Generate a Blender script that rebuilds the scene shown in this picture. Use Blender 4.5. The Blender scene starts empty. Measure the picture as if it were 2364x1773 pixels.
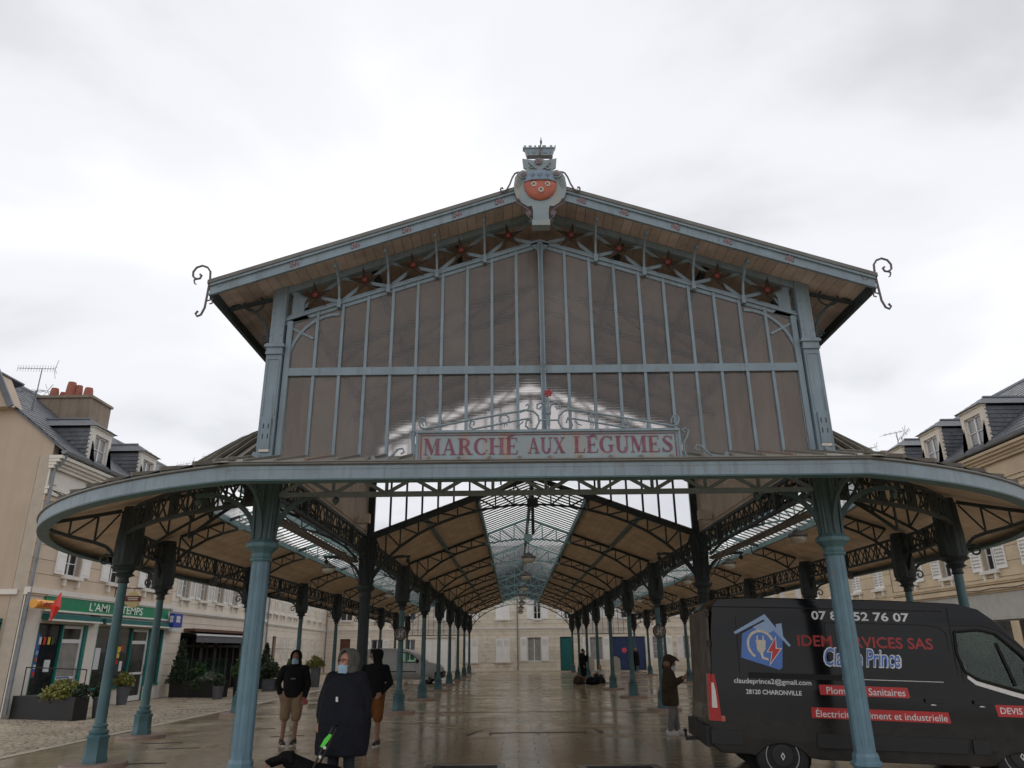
import bpy, bmesh, math, random
from mathutils import Vector, Matrix, Euler
from mathutils.geometry import tessellate_polygon
random.seed(7)
R = math.radians
PI = math.pi
scene = bpy.context.scene
C = scene.collection
# ------------------------------------------------------------------ camera
cam_data = bpy.data.cameras.new('camera')
cam_data.sensor_width = 36.0
cam_data.lens = 26.02
cam_data.clip_start = 0.05
cam_data.clip_end = 3000
cam = bpy.data.objects.new('camera', cam_data)
C.objects.link(cam)
cam.matrix_world = (Matrix.Translation((-0.458, -10.2, 1.72)) @ Matrix.Rotation(R(90 + 19.706), 4, 'X')
                    @ Matrix.Rotation(R(-0.617), 4, 'Z'))
scene.camera = cam
# ------------------------------------------------------------------ world: overcast sky
SUN_EL, SUN_ROT = R(48), R(200)
world = bpy.data.worlds.new('World')
scene.world = world
world.use_nodes = True
nt = world.node_tree
nt.nodes.clear()
def N(tree, kind, **kw):
    n = tree.nodes.new(kind)
    for k, v in kw.items():
        setattr(n, k, v)
    return n
wo = N(nt, 'ShaderNodeOutputWorld')
sky = N(nt, 'ShaderNodeTexSky', sky_type='NISHITA', sun_disc=False, sun_elevation=SUN_EL, sun_rotation=SUN_ROT)
bg1 = N(nt, 'ShaderNodeBackground')
bg1.inputs['Strength'].default_value = 0.1
nt.links.new(sky.outputs[0], bg1.inputs['Color'])
tc = N(nt, 'ShaderNodeTexCoord')
# cloud deck: project the view direction on a flat layer so that clouds shrink towards the horizon
sep = N(nt, 'ShaderNodeSeparateXYZ')
nt.links.new(tc.outputs['Generated'], sep.inputs[0])
mz = N(nt, 'ShaderNodeMath', operation='MAXIMUM'); mz.inputs[1].default_value = 0.0
nt.links.new(sep.outputs['Z'], mz.inputs[0])
az = N(nt, 'ShaderNodeMath', operation='ADD'); az.inputs[1].default_value = 0.22
nt.links.new(mz.outputs[0], az.inputs[0])
dv = N(nt, 'ShaderNodeVectorMath', operation='DIVIDE')
cmb = N(nt, 'ShaderNodeCombineXYZ')
for i in range(3):
    nt.links.new(az.outputs[0], cmb.inputs[i])
nt.links.new(tc.outputs['Generated'], dv.inputs[0])
nt.links.new(cmb.outputs[0], dv.inputs[1])
mp = N(nt, 'ShaderNodeMapping')
mp.inputs['Location'].default_value = (3.1, 1.7, 0.0)
mp.inputs['Scale'].default_value = (1.0, 1.0, 0.4)
nt.links.new(dv.outputs[0], mp.inputs[0])
nz = N(nt, 'ShaderNodeTexNoise'); nz.inputs['Scale'].default_value = 1.15; nz.inputs['Detail'].default_value = 6; nz.inputs['Roughness'].default_value = 0.48; nz.inputs['Distortion'].default_value = 0.35
nt.links.new(mp.outputs[0], nz.inputs['Vector'])
ramp = N(nt, 'ShaderNodeValToRGB')
ramp.color_ramp.interpolation = 'EASE'
ramp.color_ramp.elements[0].position = 0.30; ramp.color_ramp.elements[0].color = (0.60, 0.61, 0.645, 1)
ramp.color_ramp.elements[1].position = 0.60; ramp.color_ramp.elements[1].color = (1.0, 1.005, 1.03, 1)
e = ramp.color_ramp.elements.new(0.45); e.color = (0.84, 0.85, 0.885, 1)
nt.links.new(nz.outputs[0], ramp.inputs[0])
bg2 = N(nt, 'ShaderNodeBackground')
bg2.inputs['Strength'].default_value = 1.13
nt.links.new(ramp.outputs[0], bg2.inputs['Color'])
mixw = N(nt, 'ShaderNodeMixShader'); mixw.inputs[0].default_value = 0.95
nt.links.new(bg1.outputs[0], mixw.inputs[1])
nt.links.new(bg2.outputs[0], mixw.inputs[2])
nt.links.new(mixw.outputs[0], wo.inputs[0])
# ------------------------------------------------------------------ sun behind the cloud deck
sl = bpy.data.lights.new('sun', 'SUN')
sl.energy = 0.5; sl.angle = R(40); sl.color = (1.0, 0.97, 0.92)
sun = bpy.data.objects.new('sun', sl)
C.objects.link(sun)
sun.rotation_euler = Euler((R(90) - SUN_EL, 0, R(180) - SUN_ROT + R(180)))
# ------------------------------------------------------------------ view
scene.render.engine = 'CYCLES'
vs = scene.view_settings
vs.view_transform = 'Standard'; vs.look = 'None'; vs.exposure = 0.0; vs.gamma = 1.0; vs.use_curve_mapping = False
scene.cycles.max_bounces = 8
scene.cycles.transparent_max_bounces = 16
scene.cycles.caustics_reflective = False
scene.cycles.caustics_refractive = True

# ================================================================== materials
MATS = {}
def mat(name, base, rough=0.6, var=0.12, vscale=6.0, bump=0.0, bscale=40.0, metal=0.0, rand=0.0, stain=None, stain_scale=1.5,
        stain_amt=0.5, streak=False, spec=0.5, rvar=0.0, chips=None, chip_scale=14.0, chip_at=0.66):
    """Principled material: base colour broken up by noise, optional second 'stain' colour, optional per-object variation."""
    m = bpy.data.materials.new(name); m.use_nodes = True
    t = m.node_tree; b = t.nodes['Principled BSDF']
    b.inputs['Roughness'].default_value = rough; b.inputs['Metallic'].default_value = metal
    b.inputs['Specular IOR Level'].default_value = spec
    co = N(t, 'ShaderNodeTexCoord')
    src = co.outputs['Object']
    n1 = N(t, 'ShaderNodeTexNoise'); n1.inputs['Scale'].default_value = vscale; n1.inputs['Detail'].default_value = 5
    t.links.new(src, n1.inputs['Vector'])
    hsv = N(t, 'ShaderNodeHueSaturation'); hsv.inputs['Color'].default_value = (*base, 1)
    mr = N(t, 'ShaderNodeMapRange'); mr.inputs['From Min'].default_value = 0.3; mr.inputs['From Max'].default_value = 0.7
    mr.inputs['To Min'].default_value = 1 - var; mr.inputs['To Max'].default_value = 1 + var
    t.links.new(n1.outputs[0], mr.inputs[0])
    val = mr.outputs[0]
    if rand:
        oi = N(t, 'ShaderNodeObjectInfo')
        m2 = N(t, 'ShaderNodeMapRange'); m2.inputs['To Min'].default_value = 1 - rand; m2.inputs['To Max'].default_value = 1 + rand
        t.links.new(oi.outputs['Random'], m2.inputs[0])
        mu = N(t, 'ShaderNodeMath', operation='MULTIPLY')
        t.links.new(val, mu.inputs[0]); t.links.new(m2.outputs[0], mu.inputs[1]); val = mu.outputs[0]
    t.links.new(val, hsv.inputs['Value'])
    col = hsv.outputs[0]
    if stain:
        n2 = N(t, 'ShaderNodeTexNoise'); n2.inputs['Scale'].default_value = stain_scale; n2.inputs['Detail'].default_value = 7; n2.inputs['Roughness'].default_value = 0.65
        if streak:
            mpp = N(t, 'ShaderNodeMapping'); mpp.inputs['Scale'].default_value = (6, 6, 0.5)
            t.links.new(src, mpp.inputs[0]); t.links.new(mpp.outputs[0], n2.inputs['Vector'])
        else:
            t.links.new(src, n2.inputs['Vector'])
        r2 = N(t, 'ShaderNodeMapRange'); r2.inputs['From Min'].default_value = 0.5; r2.inputs['From Max'].default_value = 0.72
        r2.inputs['To Max'].default_value = stain_amt
        t.links.new(n2.outputs[0], r2.inputs[0])
        mx = N(t, 'ShaderNodeMix', data_type='RGBA'); mx.inputs[7].default_value = (*stain, 1)
        t.links.new(r2.outputs[0], mx.inputs[0]); t.links.new(col, mx.inputs[6]); col = mx.outputs[2]
    if chips:
        n6 = N(t, 'ShaderNodeTexNoise'); n6.inputs['Scale'].default_value = chip_scale; n6.inputs['Detail'].default_value = 8; n6.inputs['Roughness'].default_value = 0.7
        t.links.new(src, n6.inputs['Vector'])
        r6 = N(t, 'ShaderNodeMapRange'); r6.inputs['From Min'].default_value = chip_at; r6.inputs['From Max'].default_value = chip_at + .025; r6.inputs['To Max'].default_value = 0.85
        t.links.new(n6.outputs[0], r6.inputs[0])
        m6 = N(t, 'ShaderNodeMix', data_type='RGBA'); m6.inputs[7].default_value = (*chips, 1)
        t.links.new(r6.outputs[0], m6.inputs[0]); t.links.new(col, m6.inputs[6]); col = m6.outputs[2]
    t.links.new(col, b.inputs['Base Color'])
    if rvar:
        r3 = N(t, 'ShaderNodeMapRange'); r3.inputs['From Min'].default_value = 0.35; r3.inputs['From Max'].default_value = 0.65
        r3.inputs['To Min'].default_value = max(0.02, rough - rvar); r3.inputs['To Max'].default_value = rough + rvar
        n3 = N(t, 'ShaderNodeTexNoise'); n3.inputs['Scale'].default_value = vscale * 0.37; n3.inputs['Detail'].default_value = 4
        t.links.new(src, n3.inputs['Vector']); t.links.new(n3.outputs[0], r3.inputs[0]); t.links.new(r3.outputs[0], b.inputs['Roughness'])
    if bump:
        n4 = N(t, 'ShaderNodeTexNoise'); n4.inputs['Scale'].default_value = bscale; n4.inputs['Detail'].default_value = 4
        t.links.new(src, n4.inputs['Vector'])
        bp = N(t, 'ShaderNodeBump'); bp.inputs['Strength'].default_value = bump; bp.inputs['Distance'].default_value = 0.02
        t.links.new(n4.outputs[0], bp.inputs['Height']); t.links.new(bp.outputs[0], b.inputs['Normal'])
    MATS[name] = m
    return m
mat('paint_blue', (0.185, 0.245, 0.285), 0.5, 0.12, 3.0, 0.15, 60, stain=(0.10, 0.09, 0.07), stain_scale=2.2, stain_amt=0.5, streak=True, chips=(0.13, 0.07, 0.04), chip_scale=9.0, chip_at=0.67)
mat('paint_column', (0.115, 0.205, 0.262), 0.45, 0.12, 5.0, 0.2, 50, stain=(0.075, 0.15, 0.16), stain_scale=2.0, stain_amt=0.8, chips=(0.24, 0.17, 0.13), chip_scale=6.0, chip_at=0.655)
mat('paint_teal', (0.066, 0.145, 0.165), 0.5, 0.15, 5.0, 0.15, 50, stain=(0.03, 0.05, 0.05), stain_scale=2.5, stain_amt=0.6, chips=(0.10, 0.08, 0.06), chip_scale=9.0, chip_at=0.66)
mat('paint_dark', (0.030, 0.045, 0.05), 0.65, 0.2, 4.0, 0.2, 40, stain=(0.03, 0.018, 0.014), stain_scale=3.0, stain_amt=0.7)  # near-black of shaded, backlit ironwork under the roofs, put into the colour
mat('paint_console_shaded', (0.05, 0.092, 0.10), 0.55, 0.2, 4.0, 0.2, 40, stain=(0.02, 0.03, 0.03), stain_scale=2.0, stain_amt=0.7)  # shade at the pillar tops put into a darker copy of the paint
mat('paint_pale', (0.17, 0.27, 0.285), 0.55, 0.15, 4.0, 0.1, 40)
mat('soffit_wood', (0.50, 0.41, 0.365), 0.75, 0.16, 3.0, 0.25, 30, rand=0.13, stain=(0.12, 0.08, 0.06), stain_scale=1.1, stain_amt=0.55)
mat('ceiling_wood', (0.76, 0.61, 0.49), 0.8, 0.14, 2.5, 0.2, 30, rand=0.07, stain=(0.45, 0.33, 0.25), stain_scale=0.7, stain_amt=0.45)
mat('wall_wood', (0.74, 0.65, 0.56), 0.8, 0.12, 2.5, 0.2, 30, rand=0.08, stain=(0.42, 0.34, 0.28), stain_scale=1.0, stain_amt=0.4)
mat('roof_sheet', (0.20, 0.185, 0.16), 0.6, 0.2, 2.0, 0.25, 25, stain=(0.13, 0.14, 0.085), stain_scale=2.0, stain_amt=0.7, rand=0.08)
mat('roof_tile', (0.17, 0.15, 0.125), 0.75, 0.25, 3.0, 0.3, 20, stain=(0.14, 0.15, 0.09), stain_scale=2.5, stain_amt=0.6, rand=0.12)
mat('gutter', (0.12, 0.12, 0.11), 0.5, 0.2, 4.0, 0.1, 40)
mat('red_paint', (0.13, 0.02, 0.018), 0.55, 0.2, 9.0, 0.1, 60)
mat('red_rosette', (0.20, 0.15, 0.17), 0.6, 0.2, 9.0)
mat('red_flower', (0.30, 0.035, 0.045), 0.5, 0.15, 20.0)
mat('crest_blue', (0.16, 0.22, 0.30), 0.5, 0.12, 6.0, 0.1, 40)
mat('crest_red', (0.38, 0.10, 0.06), 0.5, 0.15, 6.0, 0.1, 40, stain=(0.2, 0.05, 0.03), stain_scale=5, stain_amt=0.5)
mat('crest_white', (0.55, 0.5, 0.42), 0.6, 0.15, 20.0)
mat('crest_plate', (0.21, 0.265, 0.285), 0.5, 0.12, 4.0, 0.12, 50, stain=(0.36, 0.27, 0.15), stain_scale=1.3, stain_amt=0.65, streak=True)
mat('iron_scroll', (0.18, 0.23, 0.255), 0.55, 0.15, 10.0)
mat('iron_purple', (0.115, 0.09, 0.10), 0.6, 0.15, 10.0)
mat('sign_field', (0.24, 0.295, 0.315), 0.55, 0.08, 3.0, 0.05, 60, stain=(0.42, 0.17, 0.05), stain_scale=0.75, stain_amt=0.75, streak=True)
mat('letter_wine', (0.175, 0.05, 0.085), 0.6, 0.25, 12.0, stain=(0.27, 0.2, 0.2), stain_scale=9.0, stain_amt=0.5)
mat('stone_base', (0.27, 0.19, 0.155), 0.5, 0.2, 7.0, 0.2, 50)
mat('lamp_globe', (0.62, 0.60, 0.54), 0.25, 0.05, 5.0)
mat('lamp_metal', (0.09, 0.085, 0.08), 0.5, 0.15, 8.0)
mat('render_beige', (0.45, 0.36, 0.275), 0.85, 0.06, 0.9, 0.25, 55, stain=(0.40, 0.32, 0.25), stain_scale=0.7, stain_amt=0.6, streak=True)
mat('course_beige', (0.58, 0.47, 0.36), 0.85, 0.05, 1.5, 0.2, 60, rand=0.05, stain=(0.42, 0.34, 0.26), stain_scale=0.8, stain_amt=0.4)
mat('course_cream', (0.70, 0.62, 0.52), 0.85, 0.05, 1.5, 0.2, 60, rand=0.05, stain=(0.45, 0.39, 0.32), stain_scale=0.8, stain_amt=0.4)
mat('course_ochre', (0.58, 0.46, 0.31), 0.85, 0.06, 1.5, 0.2, 60, rand=0.06, stain=(0.36, 0.28, 0.19), stain_scale=0.8, stain_amt=0.5)
mat('course_stone', (0.68, 0.60, 0.49), 0.9, 0.10, 2.5, 0.35, 30, rand=0.12, stain=(0.45, 0.38, 0.29), stain_scale=1.2, stain_amt=0.5)
mat('mortar', (0.44, 0.38, 0.31), 0.95, 0.08, 5.0, 0.2, 60)
mat('trim_white', (0.68, 0.64, 0.58), 0.7, 0.05, 2.0, 0.1, 50, stain=(0.5, 0.45, 0.38), stain_scale=1.2, stain_amt=0.3)
mat('shutter_white', (0.78, 0.76, 0.73), 0.6, 0.05, 3.0, rand=0.05)
mat('frame_white', (0.70, 0.70, 0.70), 0.45, 0.04, 4.0)
mat('slate', (0.095, 0.10, 0.115), 0.5, 0.22, 2.0, 0.3, 20, rand=0.08, stain=(0.16, 0.165, 0.17), stain_scale=4.0, stain_amt=0.6)
mat('zinc', (0.20, 0.215, 0.235), 0.45, 0.12, 3.0, 0.1, 30)
mat('chimney_render', (0.26, 0.205, 0.155), 0.9, 0.14, 1.2, 0.3, 40, stain=(0.13, 0.1, 0.075), stain_scale=0.9, stain_amt=0.7, streak=True)
mat('terracotta', (0.30, 0.10, 0.065), 0.75, 0.15, 8.0, 0.1, 40)
mat('green_sign', (0.005, 0.20, 0.085), 0.4, 0.08, 3.0)
mat('green_frame', (0.01, 0.17, 0.145), 0.45, 0.15, 5.0)
mat('teal_door', (0.005, 0.11, 0.105), 0.5, 0.12, 3.0)
mat('blue_door', (0.012, 0.03, 0.10), 0.5, 0.12, 2.0)
mat('brown_door', (0.10, 0.035, 0.018), 0.6, 0.2, 4.0)
mat('dark_interior', (0.015, 0.014, 0.013), 0.8, 0.2, 3.0)
mat('white_letter', (0.78, 0.80, 0.76), 0.5, 0.04, 3.0)
mat('tabac_yellow', (0.72, 0.33, 0.04), 0.45, 0.08, 4.0)
mat('tabac_red', (0.60, 0.03, 0.02), 0.4, 0.08, 4.0)
mat('loto_blue', (0.02, 0.045, 0.30), 0.4, 0.08, 4.0)
mat('poster_blue', (0.05, 0.10, 0.36), 0.4, 0.25, 6.0)
mat('poster_yellow', (0.70, 0.50, 0.07), 0.4, 0.15, 6.0)
mat('poster_white', (0.62, 0.64, 0.68), 0.4, 0.2, 20.0)
mat('beer_cream', (0.62, 0.47, 0.22), 0.5, 0.15, 12.0)
mat('beer_red', (0.16, 0.03, 0.03), 0.5, 0.15, 8.0)
mat('awning_grey', (0.10, 0.10, 0.115), 0.85, 0.1, 4.0, 0.1, 60)
mat('planter_black', (0.018, 0.017, 0.017), 0.6, 0.2, 4.0)
mat('planter_grey', (0.10, 0.105, 0.12), 0.6, 0.12, 5.0)
mat('leaf_dark', (0.022, 0.042, 0.016), 0.6, 0.4, 4.0)
mat('leaf_mid', (0.045, 0.085, 0.022), 0.6, 0.4, 4.0)
mat('leaf_yellow', (0.17, 0.17, 0.035), 0.6, 0.35, 4.0)
mat('leaf_silver', (0.13, 0.16, 0.11), 0.6, 0.35, 4.0)
mat('bark', (0.07, 0.05, 0.035), 0.9, 0.2, 8.0)
mat('ground_wet', (0.36, 0.30, 0.22), 0.5, 0.15, 0.5)
mat('slab', (0.36, 0.285, 0.185), 0.19, 0.16, 1.7, 0.06, 35, rand=0.06, stain=(0.21, 0.165, 0.11), stain_scale=0.6, stain_amt=0.65, rvar=0.11)
mat('slab_joint', (0.16, 0.13, 0.095), 0.45, 0.2, 4.0)
mat('sett', (0.38, 0.315, 0.235), 0.34, 0.22, 3.0, 0.2, 40, stain=(0.25, 0.21, 0.165), stain_scale=0.7, stain_amt=0.6, rvar=0.15)
mat('brick_strip', (0.13, 0.06, 0.042), 0.35, 0.2, 4.0, rand=0.1)
mat('kerb_stone', (0.50, 0.44, 0.35), 0.4, 0.15, 3.0, 0.15, 40, rand=0.08)
mat('steel_frame', (0.22, 0.20, 0.17), 0.4, 0.15, 6.0, metal=0.3)
mat('iron_black', (0.012, 0.011, 0.011), 0.5, 0.2, 6.0)
mat('concrete_pale', (0.42, 0.40, 0.36), 0.85, 0.08, 4.0, 0.15, 40)
mat('van_grime', (0.10, 0.082, 0.07), 0.6, 0.35, 5.0, stain=(0.02, 0.018, 0.018), stain_scale=3.0, stain_amt=0.8)
mat('van_black', (0.006, 0.0065, 0.0075), 0.14, 0.1, 3.0, spec=0.27, stain=(0.012, 0.011, 0.010), stain_scale=2.0, stain_amt=0.35)
mat('van_trim', (0.009, 0.009, 0.010), 0.6, 0.1, 8.0)
mat('van_seam', (0.004, 0.004, 0.004), 0.8, 0.0, 8.0)
mat('tyre', (0.015, 0.014, 0.014), 0.8, 0.15, 10.0)
mat('rim_grey', (0.30, 0.30, 0.31), 0.35, 0.1, 10.0, metal=0.6)
mat('van_silver', (0.40, 0.405, 0.41), 0.35, 0.05, 2.0, metal=0.25)
mat('glass_dark', (0.012, 0.014, 0.015), 0.05, 0.1, 3.0, spec=0.7)
mat('glass_green', (0.10, 0.20, 0.155), 0.08, 0.3, 2.0, spec=0.6)
mat('glass_curtain', (0.26, 0.25, 0.235), 0.25, 0.18, 3.0, spec=0.7)
mat('glass_shop', (0.042, 0.043, 0.04), 0.06, 0.45, 1.1, spec=0.7)
mat('chrome', (0.5, 0.5, 0.5), 0.2, 0.05, 5.0, metal=0.9)
mat('light_red', (0.35, 0.008, 0.01), 0.2, 0.1, 8.0)
mat('light_white', (0.60, 0.58, 0.56), 0.2, 0.1, 20.0)
mat('decal_white', (0.60, 0.60, 0.61), 0.4, 0.04, 5.0)
mat('decal_red', (0.42, 0.018, 0.02), 0.4, 0.06, 5.0)
mat('decal_red_dark', (0.28, 0.012, 0.014), 0.4, 0.06, 5.0)
mat('decal_blue', (0.055, 0.15, 0.45), 0.4, 0.1, 3.0)
mat('decal_blue_pale', (0.25, 0.36, 0.56), 0.4, 0.06, 4.0)
mat('skin', (0.42, 0.22, 0.155), 0.55, 0.08, 14.0, spec=0.4)
mat('skin_tan', (0.24, 0.125, 0.08), 0.55, 0.10, 14.0, spec=0.4)
mat('cloth_black', (0.006, 0.006, 0.007), 0.9, 0.25, 9.0, 1.0, 13, spec=0.25)
mat('cloth_navy', (0.006, 0.007, 0.013), 0.85, 0.25, 7.0, 1.0, 13, spec=0.3)
mat('cloth_grey', (0.095, 0.09, 0.085), 0.9, 0.12, 9.0, 1.0, 13, spec=0.25)
mat('cloth_khaki', (0.21, 0.15, 0.092), 0.9, 0.12, 9.0, 1.0, 13, spec=0.25)
mat('cloth_mustard', (0.15, 0.058, 0.015), 0.9, 0.12, 9.0, 1.0, 13, spec=0.25)
mat('cloth_brown', (0.055, 0.038, 0.026), 0.9, 0.2, 9.0, 1.0, 13, spec=0.25)
mat('cloth_trouser', (0.17, 0.165, 0.16), 0.9, 0.2, 9.0, 1.0, 13, spec=0.25)
mat('cloth_jeans', (0.030, 0.034, 0.045), 0.9, 0.2, 9.0, 1.0, 13, spec=0.25)
mat('cloth_white', (0.52, 0.51, 0.50), 0.9, 0.1, 9.0, 1.0, 13, spec=0.25)
mat('mask_blue', (0.30, 0.44, 0.56), 0.85, 0.06, 20.0, spec=0.25)
mat('mask_beige', (0.50, 0.45, 0.37), 0.85, 0.06, 20.0, spec=0.25)
mat('shoe_black', (0.015, 0.014, 0.016), 0.6, 0.15, 10.0)
mat('shoe_white', (0.55, 0.54, 0.53), 0.6, 0.1, 10.0)
mat('hair_dark', (0.018, 0.012, 0.009), 0.6, 0.3, 30.0)
mat('hair_blond', (0.34, 0.22, 0.11), 0.6, 0.3, 30.0)
mat('fur_black', (0.005, 0.005, 0.006), 0.75, 0.4, 25.0, 0.8, 70, spec=0.12)
mat('bright_green', (0.09, 0.62, 0.06), 0.45, 0.1, 10.0)
mat('tongue', (0.42, 0.12, 0.11), 0.4, 0.1, 10.0)
mat('pink_sign', (0.62, 0.09, 0.16), 0.5, 0.1, 10.0)
mat('phone_red', (0.20, 0.015, 0.015), 0.4, 0.1, 10.0)

def dirt_low(name, col, z0, z1):
    """road dirt thinning out upwards, broken by noise"""
    m = MATS[name]; t = m.node_tree; b = t.nodes['Principled BSDF']; src = b.inputs['Base Color'].links[0].from_socket
    co = N(t, 'ShaderNodeTexCoord'); sp = N(t, 'ShaderNodeSeparateXYZ'); t.links.new(co.outputs['Object'], sp.inputs[0])
    r1 = N(t, 'ShaderNodeMapRange'); r1.inputs['From Min'].default_value = z1; r1.inputs['From Max'].default_value = z0; t.links.new(sp.outputs['Z'], r1.inputs[0])
    nz_ = N(t, 'ShaderNodeTexNoise'); nz_.inputs['Scale'].default_value = 5.0; nz_.inputs['Detail'].default_value = 8; t.links.new(co.outputs['Object'], nz_.inputs['Vector'])
    mu = N(t, 'ShaderNodeMath', operation='MULTIPLY'); t.links.new(r1.outputs[0], mu.inputs[0]); t.links.new(nz_.outputs[0], mu.inputs[1])
    mx = N(t, 'ShaderNodeMix', data_type='RGBA'); mx.inputs[7].default_value = (*col, 1); t.links.new(mu.outputs[0], mx.inputs[0]); t.links.new(src, mx.inputs[6]); t.links.new(mx.outputs[2], b.inputs['Base Color'])
    ro = N(t, 'ShaderNodeMapRange'); ro.inputs['To Min'].default_value = b.inputs['Roughness'].default_value; ro.inputs['To Max'].default_value = 0.7; t.links.new(mu.outputs[0], ro.inputs[0]); t.links.new(ro.outputs[0], b.inputs['Roughness'])
dirt_low('van_black', (0.055, 0.048, 0.042), .25, 1.15)
dirt_low('van_silver', (0.16, 0.145, 0.13), .2, .7)
def glass_mat(name, col, alpha_like=0.0, rough=0.1, ior=1.12, grid=0.0, mixw_=0.0, tint2=None, streak=0.0):
    m = bpy.data.materials.new(name); m.use_nodes = True
    t = m.node_tree; t.nodes.clear()
    out = N(t, 'ShaderNodeOutputMaterial')
    rf = N(t, 'ShaderNodeBsdfRefraction'); rf.inputs['Color'].default_value = (*col, 1); rf.inputs['Roughness'].default_value = rough; rf.inputs['IOR'].default_value = ior
    gl = N(t, 'ShaderNodeBsdfGlossy'); gl.inputs['Roughness'].default_value = 0.12; gl.inputs['Color'].default_value = (0.9, 0.9, 0.9, 1)
    fr = N(t, 'ShaderNodeFresnel'); fr.inputs['IOR'].default_value = 1.4
    mx = N(t, 'ShaderNodeMixShader')
    t.links.new(fr.outputs[0], mx.inputs[0]); t.links.new(rf.outputs[0], mx.inputs[1]); t.links.new(gl.outputs[0], mx.inputs[2])
    last = mx
    if mixw_:
        df = N(t, 'ShaderNodeBsdfDiffuse'); df.inputs['Color'].default_value = (*(tint2 or col), 1)
        m3 = N(t, 'ShaderNodeMixShader'); m3.inputs[0].default_value = mixw_
        n5 = N(t, 'ShaderNodeTexNoise'); n5.inputs['Scale'].default_value = 1.3; n5.inputs['Detail'].default_value = 6
        c5 = N(t, 'ShaderNodeTexCoord'); t.links.new(c5.outputs['Object'], n5.inputs['Vector'])
        r5 = N(t, 'ShaderNodeMapRange'); r5.inputs['From Min'].default_value = 0.3; r5.inputs['From Max'].default_value = 0.75
        r5.inputs['To Min'].default_value = mixw_ * 0.6; r5.inputs['To Max'].default_value = mixw_ * 1.5
        oi5 = N(t, 'ShaderNodeObjectInfo'); m5 = N(t, 'ShaderNodeMapRange'); m5.inputs['To Min'].default_value = 0.55; m5.inputs['To Max'].default_value = 1.5; t.links.new(oi5.outputs['Random'], m5.inputs[0])
        x5 = N(t, 'ShaderNodeMath', operation='MULTIPLY'); t.links.new(r5.outputs[0], x5.inputs[0]); t.links.new(m5.outputs[0], x5.inputs[1])
        t.links.new(n5.outputs[0], r5.inputs[0]); t.links.new(x5.outputs[0], m3.inputs[0])
        t.links.new(last.outputs[0], m3.inputs[1]); t.links.new(df.outputs[0], m3.inputs[2]); last = m3
    if grid:
        co = N(t, 'ShaderNodeTexCoord')
        sp = N(t, 'ShaderNodeSeparateXYZ'); t.links.new(co.outputs['Object'], sp.inputs[0])
        outs = []
        for ax, fq in (('X', grid), ('Z', grid)):
            mu = N(t, 'ShaderNodeMath', operation='MULTIPLY'); mu.inputs[1].default_value = fq
            t.links.new(sp.outputs[ax], mu.inputs[0])
            si = N(t, 'ShaderNodeMath', operation='SINE'); t.links.new(mu.outputs[0], si.inputs[0])
            ab = N(t, 'ShaderNodeMath', operation='ABSOLUTE'); t.links.new(si.outputs[0], ab.inputs[0])
            outs.append(ab)
        ad = N(t, 'ShaderNodeMath', operation='ADD'); t.links.new(outs[0].outputs[0], ad.inputs[0]); t.links.new(outs[1].outputs[0], ad.inputs[1])
        bp = N(t, 'ShaderNodeBump'); bp.inputs['Strength'].default_value = 0.16; bp.inputs['Distance'].default_value = 0.006
        t.links.new(ad.outputs[0], bp.inputs['Height'])
        t.links.new(bp.outputs[0], rf.inputs['Normal']); t.links.new(bp.outputs[0], gl.inputs['Normal'])
    t.links.new(last.outputs[0], out.inputs[0])
    MATS[name] = m
    return m
glass_mat('glass_wired', (0.88, 0.85, 0.83), rough=0.17, ior=1.14, grid=78.0, mixw_=0.17, tint2=(0.33, 0.30, 0.285))
glass_mat('glass_rear', (0.93, 0.93, 0.94), rough=0.05, ior=1.05, grid=78.0, mixw_=0.04, tint2=(0.5, 0.5, 0.5))
def sheet_glass(name, clear, haze, k):
    m = bpy.data.materials.new(name); m.use_nodes = True; t = m.node_tree; t.nodes.clear()
    out = N(t, 'ShaderNodeOutputMaterial'); tr = N(t, 'ShaderNodeBsdfTransparent'); tr.inputs[0].default_value = (*clear, 1)
    tl = N(t, 'ShaderNodeBsdfTranslucent'); tl.inputs[0].default_value = (*haze, 1)
    n5 = N(t, 'ShaderNodeTexNoise'); n5.inputs['Scale'].default_value = 2.0; n5.inputs['Detail'].default_value = 5
    c5 = N(t, 'ShaderNodeTexCoord'); t.links.new(c5.outputs['Object'], n5.inputs['Vector'])
    r5 = N(t, 'ShaderNodeMapRange'); r5.inputs['From Min'].default_value = 0.3; r5.inputs['From Max'].default_value = 0.7; r5.inputs['To Min'].default_value = k - .2; r5.inputs['To Max'].default_value = k + .2
    t.links.new(n5.outputs[0], r5.inputs[0])
    mx = N(t, 'ShaderNodeMixShader'); t.links.new(r5.outputs[0], mx.inputs[0]); t.links.new(tr.outputs[0], mx.inputs[1]); t.links.new(tl.outputs[0], mx.inputs[2])
    t.links.new(mx.outputs[0], out.inputs[0]); MATS[name] = m
sheet_glass('glass_roof', (0.97, 0.97, 0.95), (0.92, 0.92, 0.90), 0.36)
glass_mat('glass_cab', (0.80, 0.95, 0.87), rough=0.0, ior=1.02)

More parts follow.
